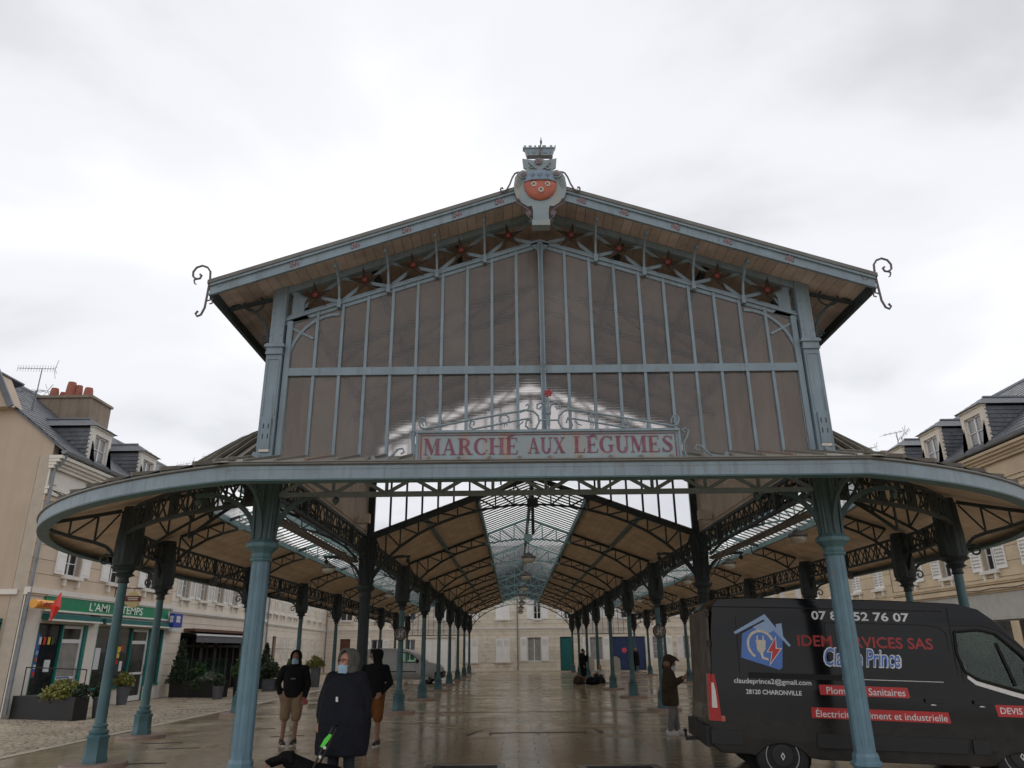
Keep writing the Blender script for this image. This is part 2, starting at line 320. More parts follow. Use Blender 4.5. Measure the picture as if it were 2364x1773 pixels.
# ================================================================== mesh helpers
class MB:
    """collects shapes, then links them as one mesh object"""
    def __init__(s):
        s.v = []; s.f = []; s.mi = []; s.m = 0; s.M = None
    def add(s, vs_, fs):
        o = len(s.v)
        if s.M is not None:
            vs_ = [s.M @ Vector(p) for p in vs_]
        s.v.extend([tuple(p) for p in vs_])
        for f in fs:
            s.f.append([i + o for i in f]); s.mi.append(s.m)
        return s
    def box(s, x0, x1, y0, y1, z0, z1):
        s.add([(x0, y0, z0), (x1, y0, z0), (x1, y1, z0), (x0, y1, z0), (x0, y0, z1), (x1, y0, z1), (x1, y1, z1), (x0, y1, z1)],
              [(3, 2, 1, 0), (4, 5, 6, 7), (0, 1, 5, 4), (1, 2, 6, 5), (2, 3, 7, 6), (3, 0, 4, 7)])
        return s
    def cbox(s, c, sx, sy, sz):
        return s.box(c[0] - sx / 2, c[0] + sx / 2, c[1] - sy / 2, c[1] + sy / 2, c[2] - sz / 2, c[2] + sz / 2)
    def bar(s, a, b, w, h, up=(0, 0, 1)):
        """rectangular bar from a to b: w across, h along up"""
        a = Vector(a); b = Vector(b); d = (b - a)
        if d.length < 1e-6: return s
        d.normalize(); u = Vector(up)
        if abs(d.dot(u)) > 0.98: u = Vector((0, 1, 0)) if abs(d.y) < 0.9 else Vector((1, 0, 0))
        x = d.cross(u).normalized(); u = x.cross(d).normalized()
        x *= w / 2; u *= h / 2
        vs_ = [a - x - u, a + x - u, a + x + u, a - x + u, b - x - u, b + x - u, b + x + u, b - x + u]
        return s.add(vs_, [(0, 3, 2, 1), (4, 5, 6, 7), (0, 1, 5, 4), (1, 2, 6, 5), (2, 3, 7, 6), (3, 0, 4, 7)])
    def poly(s, pts, n):
        """prism: closed 3D outline pts extruded by vector n"""
        pts = [Vector(p) for p in pts]; n = Vector(n); k = len(pts)
        vs_ = pts + [p + n for p in pts]
        tr = tessellate_polygon([pts])
        fs = [tuple(t) for t in tr] + [tuple(i + k for i in reversed(t)) for t in tr]
        fs += [(i, (i + 1) % k, (i + 1) % k + k, i + k) for i in range(k)]
        return s.add(vs_, fs)
    def lathe(s, prof, seg=16, c=(0, 0), rot=0.0, sx=1.0, sy=1.0):
        """profile [(r,z)...] turned round the vertical through c"""
        vs_ = []; fs = []
        for r, z in prof:
            for i in range(seg):
                a = rot + 2 * PI * i / seg
                vs_.append((c[0] + r * math.cos(a) * sx, c[1] + r * math.sin(a) * sy, z))
        n = len(prof)
        for j in range(n - 1):
            for i in range(seg):
                k = (i + 1) % seg
                fs.append((j * seg + i, j * seg + k, (j + 1) * seg + k, (j + 1) * seg + i))
        fs.append(tuple(reversed(range(seg)))); fs.append(tuple((n - 1) * seg + i for i in range(seg)))
        return s.add(vs_, fs)
    def tube(s, pts, r, seg=6, r_end=None):
        pts = [Vector(p) for p in pts]
        vs_ = []; fs = []; n = len(pts)
        prev = None
        for i, p in enumerate(pts):
            d = (pts[min(i + 1, n - 1)] - pts[max(i - 1, 0)])
            d = d.normalized() if d.length > 1e-9 else Vector((0, 0, 1))
            if prev is None:
                u = Vector((0, 0, 1)) if abs(d.z) < 0.9 else Vector((1, 0, 0))
            else:
                u = prev
            x = d.cross(u)
            if x.length < 1e-6: x = d.cross(Vector((0, 1, 0)))
            x.normalize(); u = x.cross(d).normalized(); prev = u
            rr = r if r_end is None else r + (r_end - r) * i / max(1, n - 1)
            for k in range(seg):
                a = 2 * PI * k / seg
                vs_.append(p + x * rr * math.cos(a) + u * rr * math.sin(a))
        for j in range(n - 1):
            for k in range(seg):
                k2 = (k + 1) % seg
                fs.append((j * seg + k, j * seg + k2, (j + 1) * seg + k2, (j + 1) * seg + k))
        fs.append(tuple(reversed(range(seg)))); fs.append(tuple((n - 1) * seg + k for k in range(seg)))
        return s.add(vs_, fs)
    def caps(s, a, ra, b, rb, seg=14, rings=4, sq=1.0, axis=None):
        """tapered capsule a->b; sq flattens along axis"""
        a = Vector(a); b = Vector(b); d = b - a; L = d.length
        d = d.normalized() if L > 1e-6 else Vector((0, 0, 1))
        if axis is None:
            u = Vector((0, 1, 0)) if abs(d.y) < 0.9 else Vector((1, 0, 0))
        else:
            u = Vector(axis)
        x = d.cross(u).normalized(); u = x.cross(d).normalized()
        vs_ = []; fs = []; rr = []
        for i in range(rings + 1):
            t = -PI / 2 + (PI / 2) * i / rings
            rr.append((a + d * ra * math.sin(t), ra * math.cos(t)))
        for i in range(rings + 1):
            t = (PI / 2) * i / rings
            rr.append((b + d * rb * math.sin(t), rb * math.cos(t)))
        for p, r_ in rr:
            r_ = max(r_, 1e-4)
            for k in range(seg):
                an = 2 * PI * k / seg
                vs_.append(p + x * r_ * math.cos(an) + u * r_ * sq * math.sin(an))
        n = len(rr)
        for j in range(n - 1):
            for k in range(seg):
                k2 = (k + 1) % seg
                fs.append((j * seg + k, j * seg + k2, (j + 1) * seg + k2, (j + 1) * seg + k))
        fs.append(tuple(reversed(range(seg)))); fs.append(tuple((n - 1) * seg + k for k in range(seg)))
        return s.add(vs_, fs)
    def ell(s, c, rx, ry, rz, seg=16, rings=10, rot=None):
        vs_ = []; fs = []; c = Vector(c)
        for j in range(rings + 1):
            t = -PI / 2 + PI * j / rings
            for k in range(seg):
                a = 2 * PI * k / seg
                p = Vector((rx * max(math.cos(t), 1e-3) * math.cos(a), ry * max(math.cos(t), 1e-3) * math.sin(a), rz * math.sin(t)))
                if rot is not None: p = rot @ p
                vs_.append(c + p)
        for j in range(rings):
            for k in range(seg):
                k2 = (k + 1) % seg
                fs.append((j * seg + k, j * seg + k2, (j + 1) * seg + k2, (j + 1) * seg + k))
        fs.append(tuple(reversed(range(seg)))); fs.append(tuple(rings * seg + k for k in range(seg)))
        return s.add(vs_, fs)
    def loft(s, rings, close=True):
        """rings: list of equal-length closed outlines"""
        k = len(rings[0]); vs_ = [p for r_ in rings for p in r_]; fs = []
        for j in range(len(rings) - 1):
            for i in range(k):
                i2 = (i + 1) % k
                fs.append((j * k + i, j * k + i2, (j + 1) * k + i2, (j + 1) * k + i))
        if close:
            fs.append(tuple(reversed(range(k)))); fs.append(tuple((len(rings) - 1) * k + i for i in range(k)))
        return s.add(vs_, fs)
    def sheet(s, grid):
        """open quad sheet from rows of points"""
        n = len(grid[0]); vs_ = [p for r_ in grid for p in r_]
        fs = [(j * n + i, j * n + i + 1, (j + 1) * n + i + 1, (j + 1) * n + i) for j in range(len(grid) - 1) for i in range(n - 1)]
        return s.add(vs_, fs)
    def mesh(s, name, mats, smooth=False):
        me = bpy.data.meshes.new(name)
        me.from_pydata(s.v, [], s.f)
        if isinstance(mats, str): mats = [mats]
        for m in mats: me.materials.append(MATS[m])
        if len(mats) > 1: me.polygons.foreach_set('material_index', s.mi)
        if smooth is True:
            me.polygons.foreach_set('use_smooth', [True] * len(me.polygons))
        bm = bmesh.new(); bm.from_mesh(me); bmesh.ops.recalc_face_normals(bm, faces=bm.faces); bm.to_mesh(me); bm.free()
        if smooth == 'auto':
            me.polygons.foreach_set('use_smooth', [True] * len(me.polygons))
            try: me.set_sharp_from_angle(angle=R(38))
            except Exception: pass
        return me
    def build(s, name, mats, parent=None, smooth=False):
        return link(name, s.mesh(name, mats, smooth), parent)
def link(name, me, parent=None, loc=None, rot=None):
    o = bpy.data.objects.new(name, me); C.objects.link(o)
    if parent is not None: o.parent = parent
    if loc is not None: o.location = loc
    if rot is not None: o.rotation_euler = rot
    return o
def thing(name, label, cat, loc=(0, 0, 0), rotz=0.0, group=None):
    o = bpy.data.objects.new(name, None); C.objects.link(o)
    o.empty_display_size = 0.2
    o.location = loc; o.rotation_euler = (0, 0, rotz)
    return tag(o, label, cat, group)
def tag(o, label, cat, group=None):
    o['label'] = label; o['category'] = cat
    if group: o['group'] = group
    return o
def struct(o):
    o['kind'] = 'structure'; return o
def dup(root, loc=None, rotz=None, parent='same', label=None, group=None):
    kids = {}
    r = root.copy(); C.objects.link(r)
    if parent != 'same': r.parent = parent
    if loc is not None: r.location = loc
    if rotz is not None: r.rotation_euler = (0, 0, rotz)
    if label: r['label'] = label
    if group: r['group'] = group
    for ch in list(root.children):
        c = ch.copy(); C.objects.link(c); c.parent = r
        for g in list(ch.children):
            d = g.copy(); C.objects.link(d); d.parent = c
    return r
def arc(cx, cz, rx, rz, a0, a1, n):
    return [(cx + rx * math.cos(R(a0 + (a1 - a0) * i / n)), cz + rz * math.sin(R(a0 + (a1 - a0) * i / n))) for i in range(n + 1)]
def spiral(cx, cz, r0, r1, a0, a1, n=26):
    return [(cx + (r0 + (r1 - r0) * i / n) * math.cos(R(a0 + (a1 - a0) * i / n)), cz + (r0 + (r1 - r0) * i / n) * math.sin(R(a0 + (a1 - a0) * i / n))) for i in range(n + 1)]
def remesh(mb, name, mats, parent, voxel=0.014, smooth=6, pick=None):
    """fuse overlapping closed shapes into one continuous skin"""
    me = mb.mesh('tmp', mats if isinstance(mats, str) else mats[0])
    o = bpy.data.objects.new('tmp', me); C.objects.link(o)
    md = o.modifiers.new('r', 'REMESH'); md.mode = 'VOXEL'; md.voxel_size = voxel; md.use_smooth_shade = True
    if smooth:
        sm = o.modifiers.new('s', 'SMOOTH'); sm.factor = 0.5; sm.iterations = smooth
    dg = bpy.context.evaluated_depsgraph_get()
    out = bpy.data.meshes.new_from_object(o.evaluated_get(dg))
    out.name = name
    bpy.data.objects.remove(o, do_unlink=True)
    out.materials.clear()
    for m in ([mats] if isinstance(mats, str) else mats): out.materials.append(MATS[m])
    if pick:
        out.polygons.foreach_set('material_index', [pick(p.center) for p in out.polygons])
    out.polygons.foreach_set('use_smooth', [True] * len(out.polygons))
    return link(name, out, parent)
def text_pts(s, offset=0.0, shear=0.0, space=1.0):
    cu = bpy.data.curves.new('t', 'FONT'); cu.body = s; cu.size = 1.0; cu.offset = offset; cu.shear = shear; cu.space_character = space; cu.resolution_u = 3
    o = bpy.data.objects.new('t', cu); C.objects.link(o)
    dg = bpy.context.evaluated_depsgraph_get()
    me = bpy.data.meshes.new_from_object(o.evaluated_get(dg))
    bpy.data.objects.remove(o, do_unlink=True)
    vs_ = [tuple(v.co[:2]) for v in me.vertices]; fs = [tuple(p.vertices) for p in me.polygons]
    bpy.data.meshes.remove(me)
    return vs_, fs
def text_obj(s, name, matname, parent, fn, u0, u1, v0, v1, offset=0.0, shear=0.0, space=1.0):
    """flat lettering fitted into the rectangle u0..u1, v0..v1; fn(u,v) gives the 3D point"""
    vs_, fs = text_pts(s, offset, shear, space)
    xs = [p[0] for p in vs_]; ys = [p[1] for p in vs_]
    x0, x1, y0, y1 = min(xs), max(xs), min(ys), max(ys)
    mb = MB()
    mb.add([fn(u0 + (p[0] - x0) / (x1 - x0) * (u1 - u0), v0 + (p[1] - y0) / (y1 - y0) * (v1 - v0)) for p in vs_], fs)
    me = bpy.data.meshes.new(name); me.from_pydata(mb.v, [], mb.f); me.materials.append(MATS[matname])
    return link(name, me, parent)
# ================================================================== ground
HX, OX = 3.87, 8.55
YB = [7.36 + 5.9 * k for k in range(8)]          # truss / column lines behind the tall front hall
YEND = YB[-1] + .35
ACX, ACY, AR = -0.73, 7.36, 9.22                  # plan arc of the rounded canopy corners (left side; mirrored right)
g = MB(); g.box(-400, 400, -200, 600, -0.5, -0.06)
struct(g.build('ground', 'ground_wet'))
# cobbled street all round (setts as real stones near the hall, one mesh)
st = MB(); st.box(-40, 40, -30, 60, -0.055, -0.022)
street = struct(st.build('street', 'ground_wet'))
setts = MB()
rs = random.Random(3)
def sett(mb, x, y, w, d, h):
    a = 0.012
    mb.add([(x, y, -0.03), (x + w, y, -0.03), (x + w, y + d, -0.03), (x, y + d, -0.03),
            (x + a, y + a, h), (x + w - a, y + a, h + rs.uniform(-.002, .002)), (x + w - a, y + d - a, h), (x + a, y + d - a, h)],
           [(4, 5, 6, 7), (0, 1, 5, 4), (1, 2, 6, 5), (2, 3, 7, 6), (3, 0, 4, 7)])
def sett_field(x0, x1, y0, y1, w, d):
    y = y0; row = 0
    while y < y1:
        x = x0 - (row % 2) * w * .5 + rs.uniform(-.02, .02)
        while x < x1:
            ww = w * rs.uniform(.85, 1.12)
            if x >= x0 - .02 and x + ww < x1 + .05:
                sett(setts, x, y, ww - .012, d - .012, rs.uniform(-.006, .003))
            x += ww
        y += d; row += 1
sett_field(-15.0, -9.62, 0.0, 46.0, 0.21, 0.15)
sett_field(9.62, 15.2, 0.0, 40.0, 0.21, 0.15)
sett_field(-15.0, 15.2, 50.4, 55.0, 0.24, 0.2)
so = setts.build('sett', 'sett', street); so['kind'] = 'stuff'
# pale kerb line either side of the hall floor
kb = MB()
for sx in (-1, 1):
    for k in range(58):
        kb.box(sx * 9.52 - .09, sx * 9.52 + .09, -6 + k * 1.0 + .006, -6 + (k + 1) * 1.0 - .006, -0.05, 0.012 + rs.uniform(-.002, .002))
ko = kb.build('kerb', 'kerb_stone'); struct(ko)
# hall floor: slabs in running bond
fb = MB(); fb.box(-9.43, 9.43, -9.0, 50.4, -0.052, -0.014)
floor = struct(fb.build('pavement', 'slab_joint'))
SW, SD = 0.62, 0.42
def slab_mesh(name, w):
    m = MB(); a = 0.006; h = 0.0
    m.add([(0.003, 0.0005, -.03), (w - .003, .0005, -.03), (w - .003, SD - .0005, -.03), (.003, SD - .0005, -.03),
           (a, .0025, h), (w - a, .0025, h), (w - a, SD - .0025, h), (a, SD - .0025, h)],
          [(4, 5, 6, 7), (0, 1, 5, 4), (1, 2, 6, 5), (2, 3, 7, 6), (3, 0, 4, 7)])
    return m.mesh(name, 'slab')
slab_me = slab_mesh('slab', SW)
rest = MB(); n_slab = 0
row = 0; y = -8.8
rows_y = []
while y < 50.2:
    strip = any(abs(y + SD / 2 - yy) < SD * .5 for yy in (YB[1], YB[3]))
    rows_y.append((y, strip)); y += SD
for ri, (y, strip) in enumerate(rows_y):
    x = -9.4 - (ri % 2) * SW / 2
    while x < 9.4:
        x1 = min(x + SW, 9.4); xx = max(x, -9.4)
        if x1 - xx > .1:
            vis = 1.3 < y < 6.2 and -4.3 - (y - 1.3) * .15 < xx < 4.2 + .1 * y and abs(x1 - xx - SW) < .01
            if vis and n_slab < 298:
                o = link('slab', slab_me, floor, (xx, y, rs.uniform(-.0012, .0012)), (rs.uniform(-.001, .001), rs.uniform(-.001, .001), 0)); n_slab += 1
            else:
                a = .006; h = rs.uniform(-.0012, .0012); w = x1 - xx
                rest.add([(xx + .003, y + .0005, -.03), (xx + w - .003, y + .0005, -.03), (xx + w - .003, y + SD - .0005, -.03), (xx + .003, y + SD - .0005, -.03),
                          (xx + a, y + .0025, h), (xx + w - a, y + .0025, h), (xx + w - a, y + SD - .0025, h), (xx + a, y + SD - .0025, h)],
                         [(4, 5, 6, 7), (0, 1, 5, 4), (1, 2, 6, 5), (2, 3, 7, 6), (3, 0, 4, 7)])
        x += SW
ro = rest.build('slab_field', 'slab', floor); ro['kind'] = 'stuff'
for yy in (YB[1], YB[3], YB[5]):
    b = MB(); b.box(-9.3, 9.3, yy - .035, yy + .035, -.02, .006); b.build('brick_strip', 'brick_strip', floor)
for (px, py, w, d, rz) in [(-6.6, 9.0, .9, .05, .15), (-6.9, 5.4, .8, .05, .12), (-6.6, 3.4, .7, .06, .1), (-5.4, 7.4, .7, .04, .3), (-2.9, 10.0, 1.2, .05, .02), (-1.35, 7.7, .05, 1.1, -.25),
                     (1.35, 7.9, .05, 1.1, .12), (3.1, 12.6, .9, .12, .0), (4.6, 7.1, .9, .10, .0), (-7.6, 6.3, .8, .06, .1)]:
    b = MB(); b.box(-w / 2, w / 2, -d / 2, d / 2, -.02, .007); o = b.build('drain_slot', 'iron_black', floor); o.location = (px, py, 0); o.rotation_euler = (0, 0, rz)
lt = MB(); rl = random.Random(21)  # small pale flakes scattered flat on the slabs
for _ in range(70):
    x, y = rl.gauss(-1.6, 1.0), rl.gauss(9.7, .45); w, d = rl.uniform(.02, .12), rl.uniform(.01, .03)
    lt.add([(x, y, .0032), (x + w * .6, y - d * .4, .0036), (x + w, y + d * .3, .0032), (x + w * .5, y + d, .0038)], [(0, 1, 2, 3)])
lo = lt.build('pale_fleck', 'poster_white', floor); lo['kind'] = 'stuff'
# service hatch outline and recessed grates
hb = MB()
for (a, b_) in [((-1.0, 7.55), (1.06, 7.55)), ((-1.0, 7.25), (-1.0, 7.58)), ((1.06, 7.25), (1.06, 7.58)), ((.03, 7.28), (.03, 7.58))]:
    hb.bar((a[0], a[1], .004), (b_[0], b_[1], .004), .05, .012)
tag(hb.build('floor_hatch', 'iron_black'), 'thin dark metal edging of a hatch let into the paving under the hall', 'hatch')
def grate(x0, x1, y0, y1, label):
    t = thing('floor_grate', label, 'grate', ((x0 + x1) / 2, y0, 0), 0, 'dark grates in the paving')
    w = (x1 - x0) / 2; d = y1 - y0
    m = MB()
    m.box(-w - .12, w + .12, -.12, 0, -.01, .012); m.box(-w - .12, w + .12, d, d + .12, -.01, .012)
    m.box(-w - .12, -w, 0, d, -.01, .0125); m.box(w, w + .12, 0, d, -.01, .0125)
    m.build('frame', 'steel_frame', t)
    m = MB(); m.box(-w, w, 0, d, -.012, .005); m.build('pit', 'van_seam', t)
    k = int(d / .07)
    m = MB()
    for i in range(k): m.box(-w, w, i * .07 + .015, i * .07 + .04, .0052, .0095)
    m.build('grille', 'iron_black', t)
grate(0.62, 1.62, 1.0, 2.55, 'dark grate in a pale metal frame, the middle one of three in the paving')
grate(2.05, 3.0, 0.0, 2.1, 'dark grate in a pale metal frame beside the black van')
grate(-1.75, -.75, 1.4, 2.75, 'dark grate in a pale metal frame behind the person in the navy cape')

# ================================================================== market hall
hall = thing('market_hall', 'pale blue iron market hall with a glazed front gable and open aisles on slender columns', 'market hall')
def hp(mb, name, m, smooth=False): return mb.build(name, m, hall, smooth)
# ---- columns
def ngon_prof(mb, prof, n, rot): mb.lathe(prof, n, rot=rot)
def make_small():
    m = MB(); m.lathe([(.088, .62), (.086, 1.2), (.074, 2.88)], 18); s = m.build('column', 'paint_teal', hall, 'auto')
    m = MB(); m.lathe([(.20, .07), (.20, .14), (.185, .16), (.175, .42), (.19, .44), (.19, .465), (.135, .5)], 6, rot=R(30)); 
    m.lathe([(.135, .49), (.15, .51), (.15, .535), (.11, .56), (.105, .59), (.122, .60), (.122, .62), (.09, .65)], 18)
    m.build('pedestal', 'paint_teal', s, 'auto')
    m = MB(); m.lathe([(.50, -.01), (.50, .055), (.49, .07), (.2, .071)], 20); m.build('plinth', 'stone_base', s, 'auto')
    m = MB(); m.lathe([(.074, 2.86), (.10, 2.88), (.085, 2.92), (.085, 2.96), (.17, 3.0), (.125, 3.03), (.15, 3.08), (.235, 3.12), (.20, 3.16)], 16)
    m.build('capital', 'paint_dark', s, 'auto')
    m = MB()
    pr = [(.20, 3.14), (.235, 3.22), (.235, 3.55), (.22, 3.72), (.19, 4.0), (.175, 4.18)]
    m.lathe(pr, 8, rot=R(22.5))
    for k in range(8):
        a = R(45 * k); m.bar((.2 * math.cos(a), .2 * math.sin(a), 3.2), (.17 * math.cos(a), .17 * math.sin(a), 4.1), .035, .05)
    m.build('console', 'paint_dark', s, 'auto')
    return s
col0 = make_small()
def quarter(mb, x0, z0, r, r2, n, t, dirv):
    """quarter-arch flat bracket in the vertical plane of dirv from (x0,z0) rising outwards"""
    dx, dy = dirv
    pts = []
    for i in range(n + 1):
        a = R(180 - 90 * i / n)
        u = x0 + r + r * math.cos(a); w = z0 + r2 * math.sin(a)
        pts.append((dx * u, dy * u, w))
    for i in range(n):
        mb.bar(pts[i], pts[i + 1], t * .7, t)
def eave_bracket(mb):
    """cantilever lattice carrying the eave, outwards along -x, from the column face to the fascia"""
    top = [(-.2, 0, 4.10), (-.55, 0, 4.0), (-.95, 0, 3.89), (-1.33, 0, 3.79)]
    for a, b in zip(top, top[1:]): mb.bar(a, b, .05, .06)
    bot = [(-.235, 0, 3.30), (-.26, 0, 3.38), (-.36, 0, 3.47), (-.55, 0, 3.53), (-.9, 0, 3.60), (-1.2, 0, 3.68), (-1.33, 0, 3.76)]
    for a, b in zip(bot, bot[1:]): mb.bar(a, b, .05, .055)
    mb.bar((-.55, 0, 3.55), (-.55, 0, 4.0), .035, .035); mb.bar((-.22, 0, 4.05), (-.55, 0, 3.55), .03, .03); mb.bar((-.55, 0, 3.98), (-.95, 0, 3.62), .03, .03)
    mb.bar((-.95, 0, 3.62), (-.95, 0, 3.88), .03, .03)
    # scroll at the root
    sp = spiral(-.33, 3.24, .10, .03, 60, 420, 18)
    mb.tube([(p[0], 0, p[1]) for p in sp], .018, 5)
def place_small(x, y, kind, ang):
    c = dup(col0, (x, y, 0), 0.0)
    for d in ((0, 1), (0, -1)):
        pass
    return c
br_me = []
for d_ in ((0, 1), (0, -1)):
    br_in = MB(); quarter(br_in, .18, 3.2, .62, .62, 8, .05, d_); br_me.append(br_in.mesh('arch_bracket', 'paint_dark'))
br_out = MB(); eave_bracket(br_out); br_out_me = br_out.mesh('eave_bracket', 'paint_dark')
col_xy = []
o1 = (ACX - 7.82 * math.cos(R(33.5)), ACY - 7.82 * math.sin(R(33.5)))
first = True
def put(x, y, rot, outer):
    global first
    if first:
        c = col0; c.location = (x, y, 0); c.rotation_euler = (0, 0, rot); first = False
    else:
        c = dup(col0, (x, y, 0), rot)
    for bm_e in br_me: link('arch_bracket', bm_e, c)
    if outer: link('eave_bracket', br_out_me, c)
    return c
cols = []
for sx in (-1, 1):
    for y in YB[1:]:
        cols.append(('in', sx, y, put(sx * HX, y, 0.0, False)))
    put(sx * -o1[0] if sx > 0 else o1[0], o1[1], R(33.5) if sx < 0 else PI - R(33.5), True)
    for y in YB:
        put(sx * OX, y, 0.0 if sx < 0 else PI, True)
bases = None
def make_big():
    m = MB()
    m.lathe([(.128, .42), (.118, 3.0)], 8, rot=R(22.5)); s = m.build('pillar', 'paint_column', hall)
    m = MB()
    for k in range(8):        # raised panel edges on each face
        a = R(45 * k); ca, sa = math.cos(a), math.sin(a)
        for off in (-.030, .030):
            p = Vector((.117 * ca - off * sa, .117 * sa + off * ca, .55)); q = Vector((.109 * ca - off * sa, .109 * sa + off * ca, 2.85))
            m.bar(p, q, .010, .014)
    m.build('moulding', 'paint_column', s)
    m = MB(); m.lathe([(.245, 0), (.245, .03), (.235, .08), (.21, .16), (.165, .28), (.155, .31), (.185, .33), (.185, .36), (.155, .385), (.155, .43), (.138, .47)], 8, rot=R(22.5)); m.build('pedestal', 'paint_column', s)
    m = MB(); m.lathe([(.130, 2.86), (.145, 2.88), (.145, 2.90), (.132, 2.92), (.132, 2.97), (.17, 3.01), (.215, 3.05), (.215, 3.10), (.18, 3.13)], 8, rot=R(22.5)); m.build('capital', 'paint_teal', s)
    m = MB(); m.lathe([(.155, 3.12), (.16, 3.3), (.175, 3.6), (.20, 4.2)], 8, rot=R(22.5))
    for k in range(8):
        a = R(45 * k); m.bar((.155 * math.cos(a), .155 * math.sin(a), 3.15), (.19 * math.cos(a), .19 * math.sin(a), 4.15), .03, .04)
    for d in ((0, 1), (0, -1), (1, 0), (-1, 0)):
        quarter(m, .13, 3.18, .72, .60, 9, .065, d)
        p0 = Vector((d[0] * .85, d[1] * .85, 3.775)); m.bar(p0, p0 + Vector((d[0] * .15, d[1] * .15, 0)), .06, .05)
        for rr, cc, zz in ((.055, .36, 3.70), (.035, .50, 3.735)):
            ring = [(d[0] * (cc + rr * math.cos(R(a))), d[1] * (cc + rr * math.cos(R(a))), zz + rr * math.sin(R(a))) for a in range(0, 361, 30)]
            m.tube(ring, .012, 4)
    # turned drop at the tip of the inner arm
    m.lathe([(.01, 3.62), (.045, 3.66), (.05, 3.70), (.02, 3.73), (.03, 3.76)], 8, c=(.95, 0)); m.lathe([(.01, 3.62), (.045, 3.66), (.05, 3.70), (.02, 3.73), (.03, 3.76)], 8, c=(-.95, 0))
    m.build('console', 'paint_console_shaded', s)
    return s
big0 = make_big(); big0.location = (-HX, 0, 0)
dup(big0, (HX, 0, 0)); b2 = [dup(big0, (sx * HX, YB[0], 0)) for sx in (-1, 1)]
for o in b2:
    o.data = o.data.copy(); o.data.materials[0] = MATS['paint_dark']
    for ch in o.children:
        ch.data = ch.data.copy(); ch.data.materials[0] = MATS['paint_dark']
# ---- pilasters above the front pillars
for sx in (-1, 1):
    m = MB(); m.box(-.115, .115, -.10, .10, 4.2, 5.86); m.box(-.10, .10, -.09, .09, 5.86, 6.98)
    s = m.build('pilaster', 'paint_blue', hall); s.location = (sx * 3.955, 0, 0)
    m = MB()
    for z0, z1, w in ((5.84, 5.88, .125), (5.88, 5.95, .118), (5.95, 5.985, .145), (5.985, 6.01, .13)): m.box(-w, w, -.11 - (w - .11), .12, z0, z1)
    m.build('capital', 'paint_blue', s)
    m = MB()
    for x0, x1 in ((-.09, -.075), (.075, .09)): m.box(x0, x1, -.110, -.0995, 4.9, 5.76)
    m.box(-.09, .09, -.110, -.0995, 5.76, 5.775)
    m.build('moulding', 'paint_blue', s)
    m = MB(); m.m = 0; m.box(-.068, .068, -.13, -.0992, 4.40, 4.86); m.m = 1
    for x0 in (-.035, .035):
        for z0 in (4.55, 4.70): m.box(x0 - .007, x0 + .007, -.133, -.129, z0, z0 + .07)
    m.m = 2; m.box(-.07, .07, -.125, -.0991, 4.36, 4.40)
    m.build('vent_box', ['paint_blue', 'iron_black', 'crest_white'], s)
    m = MB(); m.bar((0, -.13, 4.27), (-.0, -.24, 4.27), .03, .03); m.bar((0, -.24, 4.25), (sx * .0 - .10, -.26, 4.30), .05, .06); m.bar((0, -.24, 4.27), (.08, -.2, 4.25), .03, .03)
    m.build('floodlight', 'iron_scroll', s)
    # curved strut to the eave and rivets
    m = MB(); pts = [(sx * (.15 + .62 * (1 - math.cos(R(a)))), 0, 6.08 + .62 * math.sin(R(a))) for a in range(0, 91, 10)]
    for a, b in zip(pts, pts[1:]): m.bar(a, b, .035, .04)
    ring = [(sx * .42 + .15 * math.cos(R(a)), 0, 6.72 + .13 * math.sin(R(a))) for a in range(0, 361, 20)]
    m.tube(ring, .013, 5); sp = spiral(sx * .2, 6.12, .07, .015, 0, 500, 24); m.tube([(p[0], 0, p[1]) for p in sp], .013, 5)
    m.bar((sx * .15, 0, 6.78), (sx * .78, 0, 6.62), .04, .05)
    m.build('eave_strut', 'paint_dark', s)
    m = MB()
    for zz in (6.15, 6.3, 6.5, 6.62, 6.85):
        for xx in (-.07, .07): m.ell((xx, -.09, zz), .012, .01, .012, 6, 4)
    m.build('rivets', 'iron_scroll', s)['kind'] = 'stuff'
